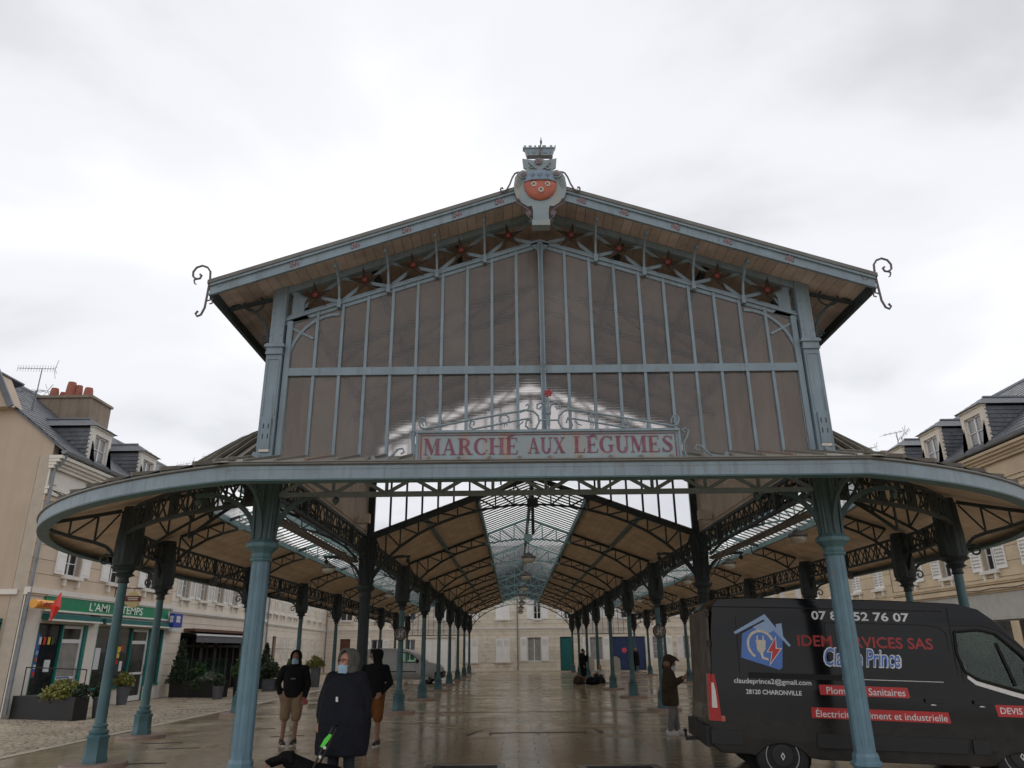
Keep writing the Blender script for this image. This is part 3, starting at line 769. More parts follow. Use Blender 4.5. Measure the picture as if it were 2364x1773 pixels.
# ---- heights
def zb(x): return 7.66 - .335 * abs(x)          # underside of lower chord, front truss
def ztc(x): return 8.23 - .342 * abs(x)         # centre of upper chord
def zso(x): return 8.29 - .342 * abs(x)         # soffit boards
def gable(y, name, glassmat, front):
    m = MB(); dy = .05
    fr = m
    for sx in (-1, 1):
        a, b = (sx * 3.86, y, zb(3.86) + .05), (0, y, zb(0) + .05)
        fr.bar(a, b, .10, .03); fr.bar((a[0], y, a[2] - .045), (b[0], y, b[2] - .045), .04, .06); fr.bar((a[0], y, a[2] + .045), (b[0], y, b[2] + .045), .02, .06)
        fr.bar((sx * 3.9, y, ztc(3.9)), (0, y, ztc(0)), .12, .10)
        # curved corner braces
        cpts = [(sx * (3.78 - .72 * (1 - math.cos(R(t)))), y, 5.70 + .82 * math.sin(R(t))) for t in range(0, 91, 9)]
        for p, q in zip(cpts, cpts[1:]): fr.bar(p, q, .05, .045)
        fr.bar((sx * 3.80, y, 6.32), (sx * 3.42, y - .01, 6.12), .03, .035)
        fr.poly([(sx * 3.78, y - .02, 6.38), (sx * 3.78, y - .02, 6.86), (sx * 3.52, y - .02, 6.86), (sx * 3.60, y - .02, 6.72), (sx * 3.60, y - .02, 6.55), (sx * 3.5, y - .02, 6.46)], (0, .03, 0))
        # lattice between the chords: rising and falling diagonals crossing at each star
        for k in range(5):
            xa, xb = 3.80 - .735 * k, 3.80 - .735 * (k + 1)
            fr.bar((sx * xa, y + .012, zb(xa) + .10), (sx * xb, y + .012, ztc(xb) - .05), .014, .055)
            fr.bar((sx * xa, y - .012, ztc(xa) - .05), (sx * xb, y - .012, zb(xb) + .10), .014, .055)
    fr.box(-3.82, 3.82, y - .045, y + .045, 5.525, 5.645)
    fr.box(-.035, .035, y - .06, y + .05, 4.25, zb(0) + .05)
    fr.box(-3.82, -3.74, y - .05, y + .05, 4.25, 6.4); fr.box(3.74, 3.82, y - .05, y + .05, 4.25, 6.4)
    if front:
        fr.box(-3.82, 3.82, y - .05, y + .05, 4.22, 4.27)
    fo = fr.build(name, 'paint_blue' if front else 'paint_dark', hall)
    # panes and glazing bars
    P = 3.75 / 10
    mull = {}
    for sx in (-1, 1):
        for k in range(10):
            xa, xb = k * P + .012, (k + 1) * P - .012
            if front:
                lo = [4.27, 4.27]
            else:
                lo = [max(4.3, 5.72 - .37 * xa), max(4.3, 5.72 - .37 * xb)]
            if lo[0] < 5.5:
                pp = MB(); pp.poly([(sx * xa, y - .006, lo[0]), (sx * xb, y - .006, lo[1]), (sx * xb, y - .006, 5.525), (sx * xa, y - .006, 5.525)], (0, .012, 0)); pp.build('glass_pane', glassmat, fo)
            pp = MB(); l2 = 5.645
            pp.poly([(sx * xa, y - .006, max(l2, lo[0])), (sx * xb, y - .006, max(l2, lo[1])), (sx * xb, y - .006, zb(xb) + .01), (sx * xa, y - .006, zb(xa) + .01)], (0, .012, 0)); pp.build('glass_pane', glassmat, fo)
            if k:
                x = sx * k * P
                for z0, z1 in ((4.25 if front else max(4.3, 5.72 - .37 * abs(x)), 5.525), (5.645, zb(x) + .03)):
                    if z1 - z0 < .08: continue
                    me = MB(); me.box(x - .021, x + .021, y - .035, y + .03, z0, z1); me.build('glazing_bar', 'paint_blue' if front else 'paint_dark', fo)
    if front:
        # stars with bosses, brackets to the bargeboard, double centre post with rivets
        sm = MB()
        op = []
        for i in range(10):
            a = R(90 + 36 * i); rr = .235 if i % 2 == 0 else .066
            op.append((rr * math.cos(a) * 1.05, 0, rr * math.sin(a)))
        sm.poly(op, (0, .02, 0)); sme = sm.mesh('star', 'cloth_brown')
        bm_ = MB(); bm_.ell((0, -.015, 0), .052, .04, .052, 12, 8); bme = bm_.mesh('boss', 'red_paint', True)
        for sx in (-1, 1):
            for k in range(5):
                x = 3.80 - .735 * (k + .5)
                zc = (zb(x) + .1 + ztc(x) - .05) / 2
                so_ = link('star', sme, fo, (sx * x, y - .075, zc), (0, sx * .15, 0))
                link('boss', bme, fo, (sx * x, y - .08, zc))
            for k in range(1, 5):
                x = 3.80 - .735 * k
                bk = MB(); zt = zso(x) - .07
                pth = [(sx * x, -.05, zb(x) + .02), (sx * x, -.07, zb(x) + .14), (sx * x, -.12, zb(x) + .30), (sx * x, -.24, zt - .12), (sx * x, -.38, zt - .02), (sx * x, -.44, zt - .03), (sx * x, -.45, zt - .10)]
                for p, q in zip(pth, pth[1:]): bk.bar(p, q, .05, .03, up=(1, 0, 0))
                bk.cbox((sx * x, -.06, zb(x) + .04), .06, .05, .13)
                bk.build('bracket', 'paint_blue', fo)
        cp = MB()
        for dx in (-.028, .028): cp.box(dx - .010, dx + .010, y - .085, y - .06, 4.25, zb(0) + .02)
        cp.poly([(-.16, y - .05, zb(0) + .02), (0, y - .05, zb(0) + .10), (.16, y - .05, zb(0) + .02), (.05, y - .05, zb(0) - .10), (.035, y - .05, zb(0) - .2), (-.035, y - .05, zb(0) - .2), (-.05, y - .05, zb(0) - .10)], (0, .02, 0))
        for z in (5.50, 5.54, 5.62, 5.66, 4.9, 6.3, 7.0):
            for dx in (-.028, .028): cp.ell((dx, y - .09, z), .012, .01, .012, 6, 4)
        cp.build('centre_post', 'paint_blue', fo)
        rv = MB()
        for sx in (-1, 1):
            for k in range(1, 10):
                for dx in (-.03, .03): rv.ell((sx * k * P + dx, y - .046, 5.60), .007, .006, .007, 5, 3)
        rv.build('rivets', 'iron_scroll', fo)['kind'] = 'stuff'
    return fo
front_gable = gable(0.0, 'front_gable', 'glass_wired', True)
rear_gable = gable(YB[0], 'rear_gable', 'glass_rear', False)
# ---- tall front hall: roof boards, skin, bargeboard, eaves, side walls
Y0, Y1 = -.58, YB[0] + .55
EX = 4.78
npl = 34
cs = math.cos(math.atan(.342))
roofb = MB()
for sx in (-1, 1):
    for k in range(npl):
        xa, xb = EX * k / npl + .003, EX * (k + 1) / npl - .003
        pm = MB(); pm.poly([(sx * xa, Y0 + .04, zso(xa)), (sx * xb, Y0 + .04, zso(xb)), (sx * xb, Y0 + .04, zso(xb) + .025), (sx * xa, Y0 + .04, zso(xa) + .025)], (0, Y1 - Y0 - .08, 0))
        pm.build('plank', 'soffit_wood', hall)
    roofb.poly([(0, Y0, zso(0) + .03), (sx * (EX + .06), Y0, zso(EX + .06) + .03), (sx * (EX + .06), Y0, zso(EX + .06) + .075), (0, Y0, zso(0) + .075)], (0, Y1 - Y0, 0))
hp(roofb, 'roof', 'roof_sheet')
for sx in (-1, 1):
    for yy in (Y1, Y0 - .03):
        bb = MB()
        bb.poly([(0, yy, 8.20), (sx * (EX + .03), yy, 8.20 - .342 * (EX + .03)), (sx * (EX + .03), yy, 8.385 - .342 * (EX + .03)), (0, yy, 8.385)], (0, .03, 0))
        bb.poly([(0, yy - .02, 8.20), (sx * (EX + .03), yy - .02, 8.20 - .342 * (EX + .03)), (sx * (EX + .03), yy - .02, 8.228 - .342 * (EX + .03)), (0, yy - .02, 8.228)], (0, .019, 0))
        bb.poly([(0, yy - .03, 8.345), (sx * (EX + .03), yy - .03, 8.345 - .342 * (EX + .03)), (sx * (EX + .03), yy - .03, 8.385 - .342 * (EX + .03)), (0, yy - .03, 8.385)], (0, .029, 0))
        bo = hp(bb, 'bargeboard', 'paint_blue')
    cap = MB(); cap.poly([(0, Y0 - .075, 8.386), (sx * (EX + .06), Y0 - .075, 8.386 - .342 * (EX + .06)), (sx * (EX + .06), Y0 - .075, 8.445 - .342 * (EX + .06)), (0, Y0 - .075, 8.445)], (0, .12, 0)); cap.build('capping', 'gutter', bo)
    # rosettes
    rz = MB()
    for i in range(6):
        a = R(60 * i + 30); rz.ell((.042 * math.cos(a), 0, .042 * math.sin(a)), .026, .012, .026, 8, 5)
    rz.ell((0, -.008, 0), .022, .014, .022, 8, 5); rme = rz.mesh('rosette', 'red_rosette', True)
    for x in (.62, 1.25, 2.0, 2.75, 3.62): link('rosette', rme, bo, (sx * x, Y0 - .04, 8.28 - .342 * x))
    eb = MB(); eb.box(sx * EX - .03, sx * EX + .03, Y0 + .0, Y1, zso(EX) - .13, zso(EX) + .06); hp(eb, 'eave_board', 'paint_dark')
    cp_ = MB(); cp_.box(sx * 3.87 - .11, sx * 3.87 + .11, YB[0] - .08, YB[0] + .12, 4.1, 6.9); hp(cp_, 'corner_post', 'paint_dark')
    pu = MB()
    for x in (1.3, 2.6, 3.8): pu.box(sx * x - .04, sx * x + .04, .12, Y1, zso(x) - .10, zso(x) - .005)
    hp(pu, 'purlin', 'paint_dark')
    n = 46
    wcore = MB(); wcore.box(sx * 3.93 - .015, sx * 3.93 + .015, .1, YB[0] + .05, 4.2, 6.8); hp(wcore, 'wall_back', 'roof_sheet')
    for k in range(n):
        ya = .14 + (YB[0] - .1) * k / n
        pl = MB(); w = (YB[0] - .1) / n; z0 = 4.2
        pl.box(sx * 3.90 - .012, sx * 3.90 + .012, ya + .002, ya + w - .004, z0, 6.85); pl.build('wall_plank', 'wall_wood', hall)
for yy in (2.45, 4.9):
    pass
# ---- low roofs: three parallel gables and the rounded canopy corners
ZS = 4.72                                        # foot of the aisle skylights
EOX = -(ACX - AR)                                # 9.95 eave line of the aisles
def d_out(x, y):
    x = -abs(x)
    if y >= ACY: return x + EOX
    return AR - math.hypot(x - ACX, y - ACY)
def z_low(x, y):
    return min(3.80 + .335 * d_out(x, y), 4.25 + .343 * (abs(x) - HX), 5.06)
# rounded corners (ceiling, skylight tip)
for sx in (-1, 1):
    cl = MB(); gl = MB()
    NA = 40
    a_front = math.degrees(math.atan2(-1.35 - ACY, -3.93 - ACX))   # negative
    rows = []
    for i in range(NA + 1):
        ang = R(180 + (360 + a_front - 180) * i / NA)
        ex, ey = ACX + AR * math.cos(ang), ACY + AR * math.sin(ang)
        dx, dy = -math.cos(ang), -math.sin(ang)
        tmax = (-HX - ex) / dx if dx > 1e-6 else 0
        tmax = max(.02, tmax)
        t1 = (ZS - 3.80) / .335
        # inner crossing: x = -(HX + (ZS-4.25)/.343)
        xi = -(HX + (ZS - 4.25) / .343)
        t2 = (xi - ex) / dx
        # ridge: both slopes equal
        tr = ((4.25 - 3.80) + .343 * (-HX - ex)) / (.335 + .343 * dx)
        tr = max(0.01, min(tr, tmax))
        if t1 < tr < t2: ts = [t1 * k / 5 for k in range(6)] + [(t1 + tr) / 2, tr, (tr + t2) / 2] + [t2 + (tmax - t2) * k / 3 for k in range(4)]
        else: ts = [tr * k / 5 for k in range(6)] + [tr, tr, tr] + [tr + (tmax - tr) * k / 3 for k in range(4)]
        rows.append([(sx * -(ex + dx * t), ey + dy * t, z_low(ex + dx * t, ey + dy * t)) for t in ts])
    cl.sheet([r_[0:6] for r_ in rows]); cl.sheet([r_[9:13] for r_ in rows])
    hp(cl, 'ceiling', 'ceiling_wood')
    gl.sheet([[(p[0], p[1], p[2] + .004) for p in r_[5:10]] for r_ in rows]); hp(gl, 'skylight', 'glass_roof')
    up = MB(); up.sheet([[(p[0], p[1], p[2] + .07) for p in r_[0:6]] for r_ in rows]); up.sheet([[(p[0], p[1], p[2] + .07) for p in r_[9:13]] for r_ in rows]); hp(up, 'roof_underlay', 'roof_sheet')
    # frame round the skylight tip
    fr = MB()
    edge = [r_[5] for r_ in rows]; inn = [r_[9] for r_ in rows]
    for a, b in zip(edge, edge[1:]): fr.bar((a[0], a[1], a[2] - .06), (b[0], b[1], b[2] - .06), .09, .13)
    for a, b in zip(inn, inn[1:]): fr.bar((a[0], a[1], a[2] - .05), (b[0], b[1], b[2] - .05), .07, .1)
    hp(fr, 'skylight_frame', 'paint_pale')
    # stepped roofing sheets fanning out over the corner
    def fanz(t):
        K = [(0, 3.90), (1.5, 4.28), (2.3, 5.0), (3.1, 5.6), (4.5, 5.95)]
        for a, b in zip(K, K[1:]):
            if t <= b[0]: return a[1] + (b[1] - a[1]) * (t - a[0]) / (b[0] - a[0])
        return K[-1][1]
    NS = 11
    for i in range(NS):
        a0 = R(208 + 41 * i / NS); a1 = R(208 + 41 * (i + 1) / NS + .6)
        pm = MB(); lift = .0
        ring = []
        for ang in (a0, a1):
            ln = []
            ex, ey = ACX + (AR + .0) * math.cos(ang), ACY + (AR + .0) * math.sin(ang)
            dx, dy = -math.cos(ang), -math.sin(ang)
            tmax = min(4.4, max(.05, (-4.0 - ex) / dx))
            for k in range(9):
                t = tmax * k / 8
                ln.append((sx * -(ex + dx * t), ey + dy * t, fanz(t) + (.055 if ang == a1 else 0.0)))
            ring.append(ln)
        pm.sheet(ring); pm.sheet([ring[1], [(p[0], p[1], p[2] - .05) for p in ring[1]]])
        pm.build('roof_sheet', 'roof_tile', hall)
        hb_ = MB()
        for a, b in zip(ring[1], ring[1][1:]): hb_.bar((a[0], a[1], a[2] + .02), (b[0], b[1], b[2] + .02), .05, .05)
        hb_.build('roof_rib', 'roof_tile', hall)
    # straight aisles: boards, skylight, ridge
    ys, ye = ACY, YEND
    def slope_boards(xa, xb, n):
        for k in range(n):
            x0 = xa + (xb - xa) * k / n + .003; x1 = xa + (xb - xa) * (k + 1) / n - .003
            pm = MB(); pm.poly([(sx * x0, ys, z_low(x0, 20)), (sx * x1, ys, z_low(x1, 20)), (sx * x1, ys, z_low(x1, 20) + .03), (sx * x0, ys, z_low(x0, 20) + .03)], (0, ye - ys, 0))
            pm.build('plank', 'ceiling_wood', hall)
    xo = EOX - (ZS - 3.80) / .335; xi = HX + (ZS - 4.25) / .343
    slope_boards(EOX - .03, xo, 16); slope_boards(xi, HX + .02, 8)
    ur = MB()
    for x0, x1 in ((EOX, xo), (xi, HX)): ur.poly([(sx * x0, ys, z_low(x0, 20) + .05), (sx * x1, ys, z_low(x1, 20) + .05), (sx * x1, ys, z_low(x1, 20) + .08), (sx * x0, ys, z_low(x0, 20) + .08)], (0, ye - ys, 0))
    hp(ur, 'roof_underlay', 'roof_sheet')
    xr = EOX - (5.06 - 3.80) / .335; xr2 = HX + (5.06 - 4.25) / .343; xm = (xr + xr2) / 2
    for x0, x1 in ((xo, xm), (xm, xi)):
        gm = MB(); gm.poly([(sx * x0, ys, z_low(x0, 20) + .01), (sx * x1, ys, z_low(x1, 20) + .01), (sx * x1, ys, z_low(x1, 20) + .016), (sx * x0, ys, z_low(x0, 20) + .016)], (0, ye - ys, 0)); hp(gm, 'skylight', 'glass_roof')
    far = MB(); y = ys + .2; nb = 0
    while y < ye:
        for x0, x1 in ((xo, xm), (xm, xi)):
            a, b = (sx * x0, y, z_low(x0, 20) - .008), (sx * x1, y, z_low(x1, 20) - .008)
            if y < 16:
                bm_ = MB(); bm_.bar(a, b, .022, .03); bm_.build('glazing_bar', 'paint_dark', hall)
            else: far.bar(a, b, .022, .03)
        y += .36
    fo_ = far.build('glazing_bars', 'paint_dark', hall); fo_['kind'] = 'stuff'
    fr = MB()
    fr.box(sx * xo - .05, sx * xo + .05, ys, ye, ZS - .13, ZS - .005); fr.box(sx * xi - .04, sx * xi + .04, ys, ye, ZS - .11, ZS - .005)
    fr.box(sx * xm - .035, sx * xm + .035, ys - 2.2, ye, 4.90, 5.03)
    hp(fr, 'skylight_frame', 'paint_pale')
# nave
def z_nav(x): return 5.66 - .37 * abs(x)
NX = 1.32
for sx in (-1, 1):
    n = 17
    for k in range(n):
        x0 = HX - .02 - (HX - .02 - NX) * k / n - .003; x1 = HX - .02 - (HX - .02 - NX) * (k + 1) / n + .003
        pm = MB(); pm.poly([(sx * x0, YB[0] + .02, z_nav(x0)), (sx * x1, YB[0] + .02, z_nav(x1)), (sx * x1, YB[0] + .02, z_nav(x1) + .03), (sx * x0, YB[0] + .02, z_nav(x0) + .03)], (0, YEND - YB[0], 0))
        pm.build('plank', 'ceiling_wood', hall)
    ur = MB(); ur.poly([(sx * HX, YB[0] + .02, z_nav(HX) + .05), (sx * NX, YB[0] + .02, z_nav(NX) + .05), (sx * NX, YB[0] + .02, z_nav(NX) + .08), (sx * HX, YB[0] + .02, z_nav(HX) + .08)], (0, YEND - YB[0], 0)); hp(ur, 'roof_underlay', 'roof_sheet')
    gm = MB(); gm.poly([(0, YB[0] + .06, z_nav(0) + .01), (sx * NX, YB[0] + .06, z_nav(NX) + .01), (sx * NX, YB[0] + .06, z_nav(NX) + .016), (0, YB[0] + .06, z_nav(0) + .016)], (0, YEND - YB[0] - .1, 0)); hp(gm, 'skylight', 'glass_roof')
    far = MB(); y = YB[0] + .3
    while y < YEND - .1:
        a, b = (0, y, z_nav(0) - .01), (sx * NX, y, z_nav(NX) - .01)
        if y < 19.3:
            bm_ = MB(); bm_.bar(a, b, .024, .03); bm_.build('glazing_bar', 'paint_dark', hall)
        else: far.bar(a, b, .024, .03)
        y += .36
    fo_ = far.build('glazing_bars', 'paint_dark', hall); fo_['kind'] = 'stuff'
    fr = MB(); fr.box(sx * NX - .045, sx * NX + .045, YB[0] + .05, YEND, z_nav(NX) - .15, z_nav(NX) - .005); fr.box(sx * 2.55 - .035, sx * 2.55 + .035, YB[0] + .05, YEND, z_nav(2.55) - .09, z_nav(2.55) - .004)
    hp(fr, 'purlin', 'paint_teal')
m = MB(); m.box(-.045, .045, YB[0] + .05, YEND, z_nav(0) - .15, z_nav(0) - .02); hp(m, 'ridge_beam', 'paint_teal')
# ---- trusses
def truss(mb, xs, top, bot, y=0.0, ct=.07, wt=.032, w=.05, sel=None):
    for i in range(len(xs) - 1):
        a, b = xs[i], xs[i + 1]
        if sel and not sel((a + b) / 2): continue
        mb.bar((a, y, top(a)), (b, y, top(b)), w, ct); mb.bar((a, y, bot(a)), (b, y, bot(b)), w, ct * .85)
        mb.bar((a, y, bot(a)), (a, y, top(a)), wt, wt)
        if abs(a) < abs(b): p, q = (a, y, bot(a)), (b, y, top(b))
        else: p, q = (a, y, top(a)), (b, y, bot(b))
        mb.bar(p, q, wt * .8, wt * 1.1)
nb_ = lambda x: 4.96 - (1 - math.sqrt(max(0, 1 - (abs(x) / 3.93) ** 2))) * 2.45
nt_ = lambda x: z_nav(x) - .05
hx = [0, .44, .88, 1.32, 1.78, 2.24, 2.70, 3.12, 3.45, 3.72]
xs = [-x for x in reversed(hx)] + hx[1:]
m1 = MB(); truss(m1, xs, nt_, nb_, sel=lambda x: x > 1.32); m1b = MB(); truss(m1b, xs, nt_, nb_, sel=lambda x: x < -1.32)
m2 = MB(); truss(m2, xs, nt_, nb_, sel=lambda x: abs(x) < 1.32, w=.04, ct=.055)
m2.cbox((0, 0, 5.0), .26, .09, .2); m2.lathe([(.02, 4.80), (.05, 4.84), (.03, 4.88)], 8)
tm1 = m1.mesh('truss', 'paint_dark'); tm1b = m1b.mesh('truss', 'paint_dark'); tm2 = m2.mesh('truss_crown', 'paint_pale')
m3 = MB(); m3.bar((-3.8, -.06, nt_(3.8)), (0, -.06, nt_(0)), .03, .12); m3.bar((3.8, -.06, nt_(3.8)), (0, -.06, nt_(0)), .03, .12); tm3 = m3.mesh('raking_beam', 'paint_dark')
for i, y in enumerate(YB):
    link('truss', tm1b, hall, (0, y, 0)); t = link('truss', tm1, hall, (0, y, 0)); c_ = link('truss_crown', tm2, t)
    if i == 0:
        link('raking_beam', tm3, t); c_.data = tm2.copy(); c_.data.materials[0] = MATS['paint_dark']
AXM = 6.2
at_ = lambda x: 5.0 - .343 * abs(x) - .0
ab_ = lambda x: 4.52 - (1 - math.sqrt(max(0, 1 - (abs(x) / 2.36) ** 2))) * 1.45
ax_ = [0, .37, .74, 1.1, 1.45, 1.8, 2.08]
xs2 = [-x for x in reversed(ax_)] + ax_[1:]
m1 = MB(); truss(m1, xs2, at_, ab_, sel=lambda x: x > .74, ct=.06, wt=.028); m1b = MB(); truss(m1b, xs2, at_, ab_, sel=lambda x: x < -.74, ct=.06, wt=.028)
m2 = MB(); truss(m2, xs2, at_, ab_, sel=lambda x: abs(x) < .74, ct=.05, wt=.026, w=.035)
am1 = m1.mesh('truss', 'paint_dark'); am1b = m1b.mesh('truss', 'paint_dark'); am2 = m2.mesh('truss_crown', 'paint_pale')
for sx in (-1, 1):
    for y in YB:
        link('truss', am1b, hall, (sx * AXM, y, 0)); t = link('truss', am1, hall, (sx * AXM, y, 0)); link('truss_crown', am2, t)
    # radial truss over the first outer column, and a lighter one midway to the front pillar
    for angd, rin in ((213.5, 2.6), (231.0, 2.2)):
        ang = R(angd); cx_, sy_ = math.cos(ang), math.sin(ang)
        mr_ = MB(); n = 7
        def P3(t, kind):
            rr = 7.62 - t * (rin + 0.2); x = ACX + rr * cx_; y = ACY + rr * sy_
            zt = z_low(x, y) - .06
            zb_ = zt - .12 - .75 * (1 - t) ** 2.2 - .12 * t
            return (sx * -x, y, zt if kind else zb_)
        for i in range(n):
            a, b = i / n, (i + 1) / n
            mr_.bar(P3(a, 1), P3(b, 1), .045, .055); mr_.bar(P3(a, 0), P3(b, 0), .045, .05); mr_.bar(P3(a, 0), P3(a, 1), .028, .028)
            mr_.bar(P3(a, 1), P3(b, 0), .026, .03)
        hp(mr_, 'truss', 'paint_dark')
# truss inside the tall hall
for yy in (2.45, 4.9):
    tt = MB()
    for sx in (-1, 1):
        tt.bar((sx * 3.86, yy, 6.4), (0, yy, zb(0) + .1), .08, .09); tt.bar((sx * 3.9, yy, ztc(3.9)), (0, yy, ztc(0)), .08, .09)
        for k in range(5):
            xa, xb = 3.80 - .735 * k, 3.80 - .735 * (k + 1)
            tt.bar((sx * xa, yy, zb(xa) + .1), (sx * xb, yy, ztc(xb) - .05), .03, .05)
    hp(tt, 'truss', 'paint_dark')
# ---- lattice girders along the column lines
def girder(path, z0, z1, pl, name, m='paint_dark', bw=.028, cw=.06):
    mb = MB()
    P = [Vector((p[0], p[1], 0)) for p in path]
    for a, b in zip(P, P[1:]):
        L = (b - a).length; n = max(1, round(L / pl)); d = (b - a) / n
        for zz in (z0, z1): mb.bar((a.x, a.y, zz), (b.x, b.y, zz), cw, .055)
        for i in range(n):
            p, q = a + d * i, a + d * (i + 1)
            mb.bar((p.x, p.y, z0), (q.x, q.y, z1), bw * .6, bw); mb.bar((p.x, p.y, z1), (q.x, q.y, z0), bw * .6, bw)
            if i % 2 == 0: mb.bar((p.x, p.y, z0), (p.x, p.y, z1), bw, bw)
        mid = (a + b) / 2; mb.bar((mid.x, mid.y, z0), (mid.x, mid.y, z1), .10, .04)
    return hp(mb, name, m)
for sx in (-1, 1):
    girder([(sx * HX, 0.1), (sx * HX, YB[0] / 2), (sx * HX, YB[0])], 3.80, 4.20, .34, 'girder')
    for i in range(7):
        girder([(sx * HX, YB[i]), (sx * HX, YB[i + 1])], 3.74, 4.14, .30, 'girder')
        girder([(sx * OX, YB[i]), (sx * OX, YB[i + 1])], 3.70, 4.08, .30, 'girder')
    ap = [(sx * (-(ACX + 7.85 * math.cos(R(a)))), ACY + 7.85 * math.sin(R(a))) for a in [180, 186.7, 193.4, 200.1, 206.8, 213.5]]
    girder(ap, 3.70, 4.08, .28, 'girder')
    ap = [(sx * (-(ACX + 7.9 * math.cos(R(a)))), ACY + 7.9 * math.sin(R(a))) for a in [213.5, 220.2, 226.9, 233.6, 240.3, 246.5]]
    girder(ap, 3.70, 4.08, .28, 'girder')
# front beam with W lattice
fb_ = MB()
for z in (3.765, 3.985):
    fb_.box(-3.7, 3.7, -.05, .05, z - .03, z + .03)
for k in range(10):
    x = -3.7 + .74 * k; xm_ = x + .37
    fb_.bar((x, -.03, 3.77), (xm_, -.03, 3.98), .02, .05); fb_.bar((xm_, -.025, 3.98), (x + .74, -.025, 3.77), .02, .05); fb_.bar((x, -.0, 3.77), (x, -.0, 3.98), .045, .03)
fo_ = hp(fb_, 'front_beam', 'paint_blue')
rv = MB()
for k in range(60): rv.ell((-3.6 + 7.2 * k / 59, -.052, 3.765 + (.014 if k % 2 else -.018)), .01, .008, .01, 5, 3)
rv.build('rivets', 'paint_blue', fo_)['kind'] = 'stuff'
# ---- fascia and gutter round the eaves
path = [(-EOX, YEND), (-EOX, ACY)]
for i in range(1, 33):
    ang = R(180 + (360 + a_front - 180) * i / 32); path.append((ACX + AR * math.cos(ang), ACY + AR * math.sin(ang)))
path.append((-path[-1][0], path[-1][1])); left = path[:34]
path = left + [(-p[0], p[1]) for p in reversed(left)]
def sweep(path, prof, name, m, smooth=False):
    """closed profile [(outward, z)] swept along plan path"""
    rings = []
    n = len(path)
    for i, p in enumerate(path):
        a = Vector(path[max(0, i - 1)]); b = Vector(path[min(n - 1, i + 1)]); c = Vector(p)
        d1 = (c - a).normalized() if i > 0 else (b - c).normalized(); d2 = (b - c).normalized() if i < n - 1 else d1
        nn = (d1 + d2).normalized(); nrm = Vector((-nn.y, nn.x)) * -1
        k = 1 / max(.5, nn.dot(d1))
        rings.append([(c.x + nrm.x * u * k, c.y + nrm.y * u * k, z) for u, z in prof])
    mb = MB(); mb.loft(rings); return hp(mb, name, m, smooth)
# outward normal: path runs from back-left to front and round; outward is to the right of travel
sweep(path, [(0.0, 3.70), (.03, 3.70), (.03, 3.865), (0.0, 3.865)], 'fascia', 'paint_blue')
sweep(path, [(-.01, 3.867), (.04, 3.867), (.06, 3.882), (.055, 3.902), (.02, 3.912), (-.03, 3.902)], 'gutter', 'gutter', 'auto')
sweep(path, [(-.16, 3.685), (.025, 3.685), (.025, 3.699), (-.16, 3.699)], 'soffit_strip', 'paint_teal')
# front canopy strip: boards below, ribbed sheets above
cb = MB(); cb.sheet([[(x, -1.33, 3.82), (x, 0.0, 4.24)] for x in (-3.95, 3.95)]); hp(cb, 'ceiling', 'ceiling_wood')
P = .375
for k in range(-11, 11):
    x0 = k * P
    sh = MB(); sh.poly([(x0 + .004, -1.36, 3.905), (x0 + P - .004, -1.36, 3.905), (x0 + P - .004, -.05, 4.285), (x0 + .004, -.05, 4.285)], (0, 0, .012)); sh.build('roof_sheet', 'roof_sheet', hall)
for k in range(-11, 12):
    rb = MB(); rb.bar((k * P, -1.36, 3.93), (k * P, -.06, 4.31), .035, .035); rb.build('roof_rib', 'stone_base' if k % 4 == 0 else 'roof_sheet', hall)
# ---- glazed end screens of the aisles
for sx in (-1, 1):
    es = MB(); y = YB[-1] + .05
    es.bar((sx * OX, y, 2.75), (sx * HX, y, 2.75), .05, .05)
    for k in range(13):
        x = HX + (OX - HX) * k / 12; es.bar((sx * x, y, 2.75), (sx * x, y, z_low(x, 20) - .05), .03, .03)
    eo = hp(es, 'end_screen', 'paint_dark')
    for k in range(12):
        xa, xb = HX + (OX - HX) * k / 12 + .02, HX + (OX - HX) * (k + 1) / 12 - .02
        pp = MB(); pp.poly([(sx * xa, y - .004, 2.78), (sx * xb, y - .004, 2.78), (sx * xb, y - .004, z_low(xb, 20) - .06), (sx * xa, y - .004, z_low(xa, 20) - .06)], (0, .008, 0)); pp.build('glass_pane', 'glass_rear', eo)
# ---- perforated cable trays and sagging cables along the inner girders
for sx in (-1, 1):
    ct = MB(); ct.m = 0; ct.box(sx * 4.12 - .09, sx * 4.12 + .09, .5, YB[0] - .2, 3.62, 3.63); ct.box(sx * 4.03 - .004, sx * 4.03 + .004, .5, YB[0] - .2, 3.62, 3.67); ct.box(sx * 4.21 - .004, sx * 4.21 + .004, .5, YB[0] - .2, 3.62, 3.67)
    ct.m = 1
    k = .6
    while k < YB[0] - .3:
        for u in (-.05, 0, .05): ct.box(sx * 4.12 + u - .012, sx * 4.12 + u + .012, k, k + .05, 3.615, 3.6195)
        k += .11
    hp(ct, 'cable_tray', ['steel_frame', 'iron_black'])
    cb_ = MB(); cb_.tube([(sx * 3.98, .4 + (YB[0] - .8) * t / 14, 3.72 - .12 * math.sin(PI * t / 14) - (.5 * max(0, t - 11) / 3)) for t in range(15)], .014, 5); hp(cb_, 'cable', 'iron_purple')

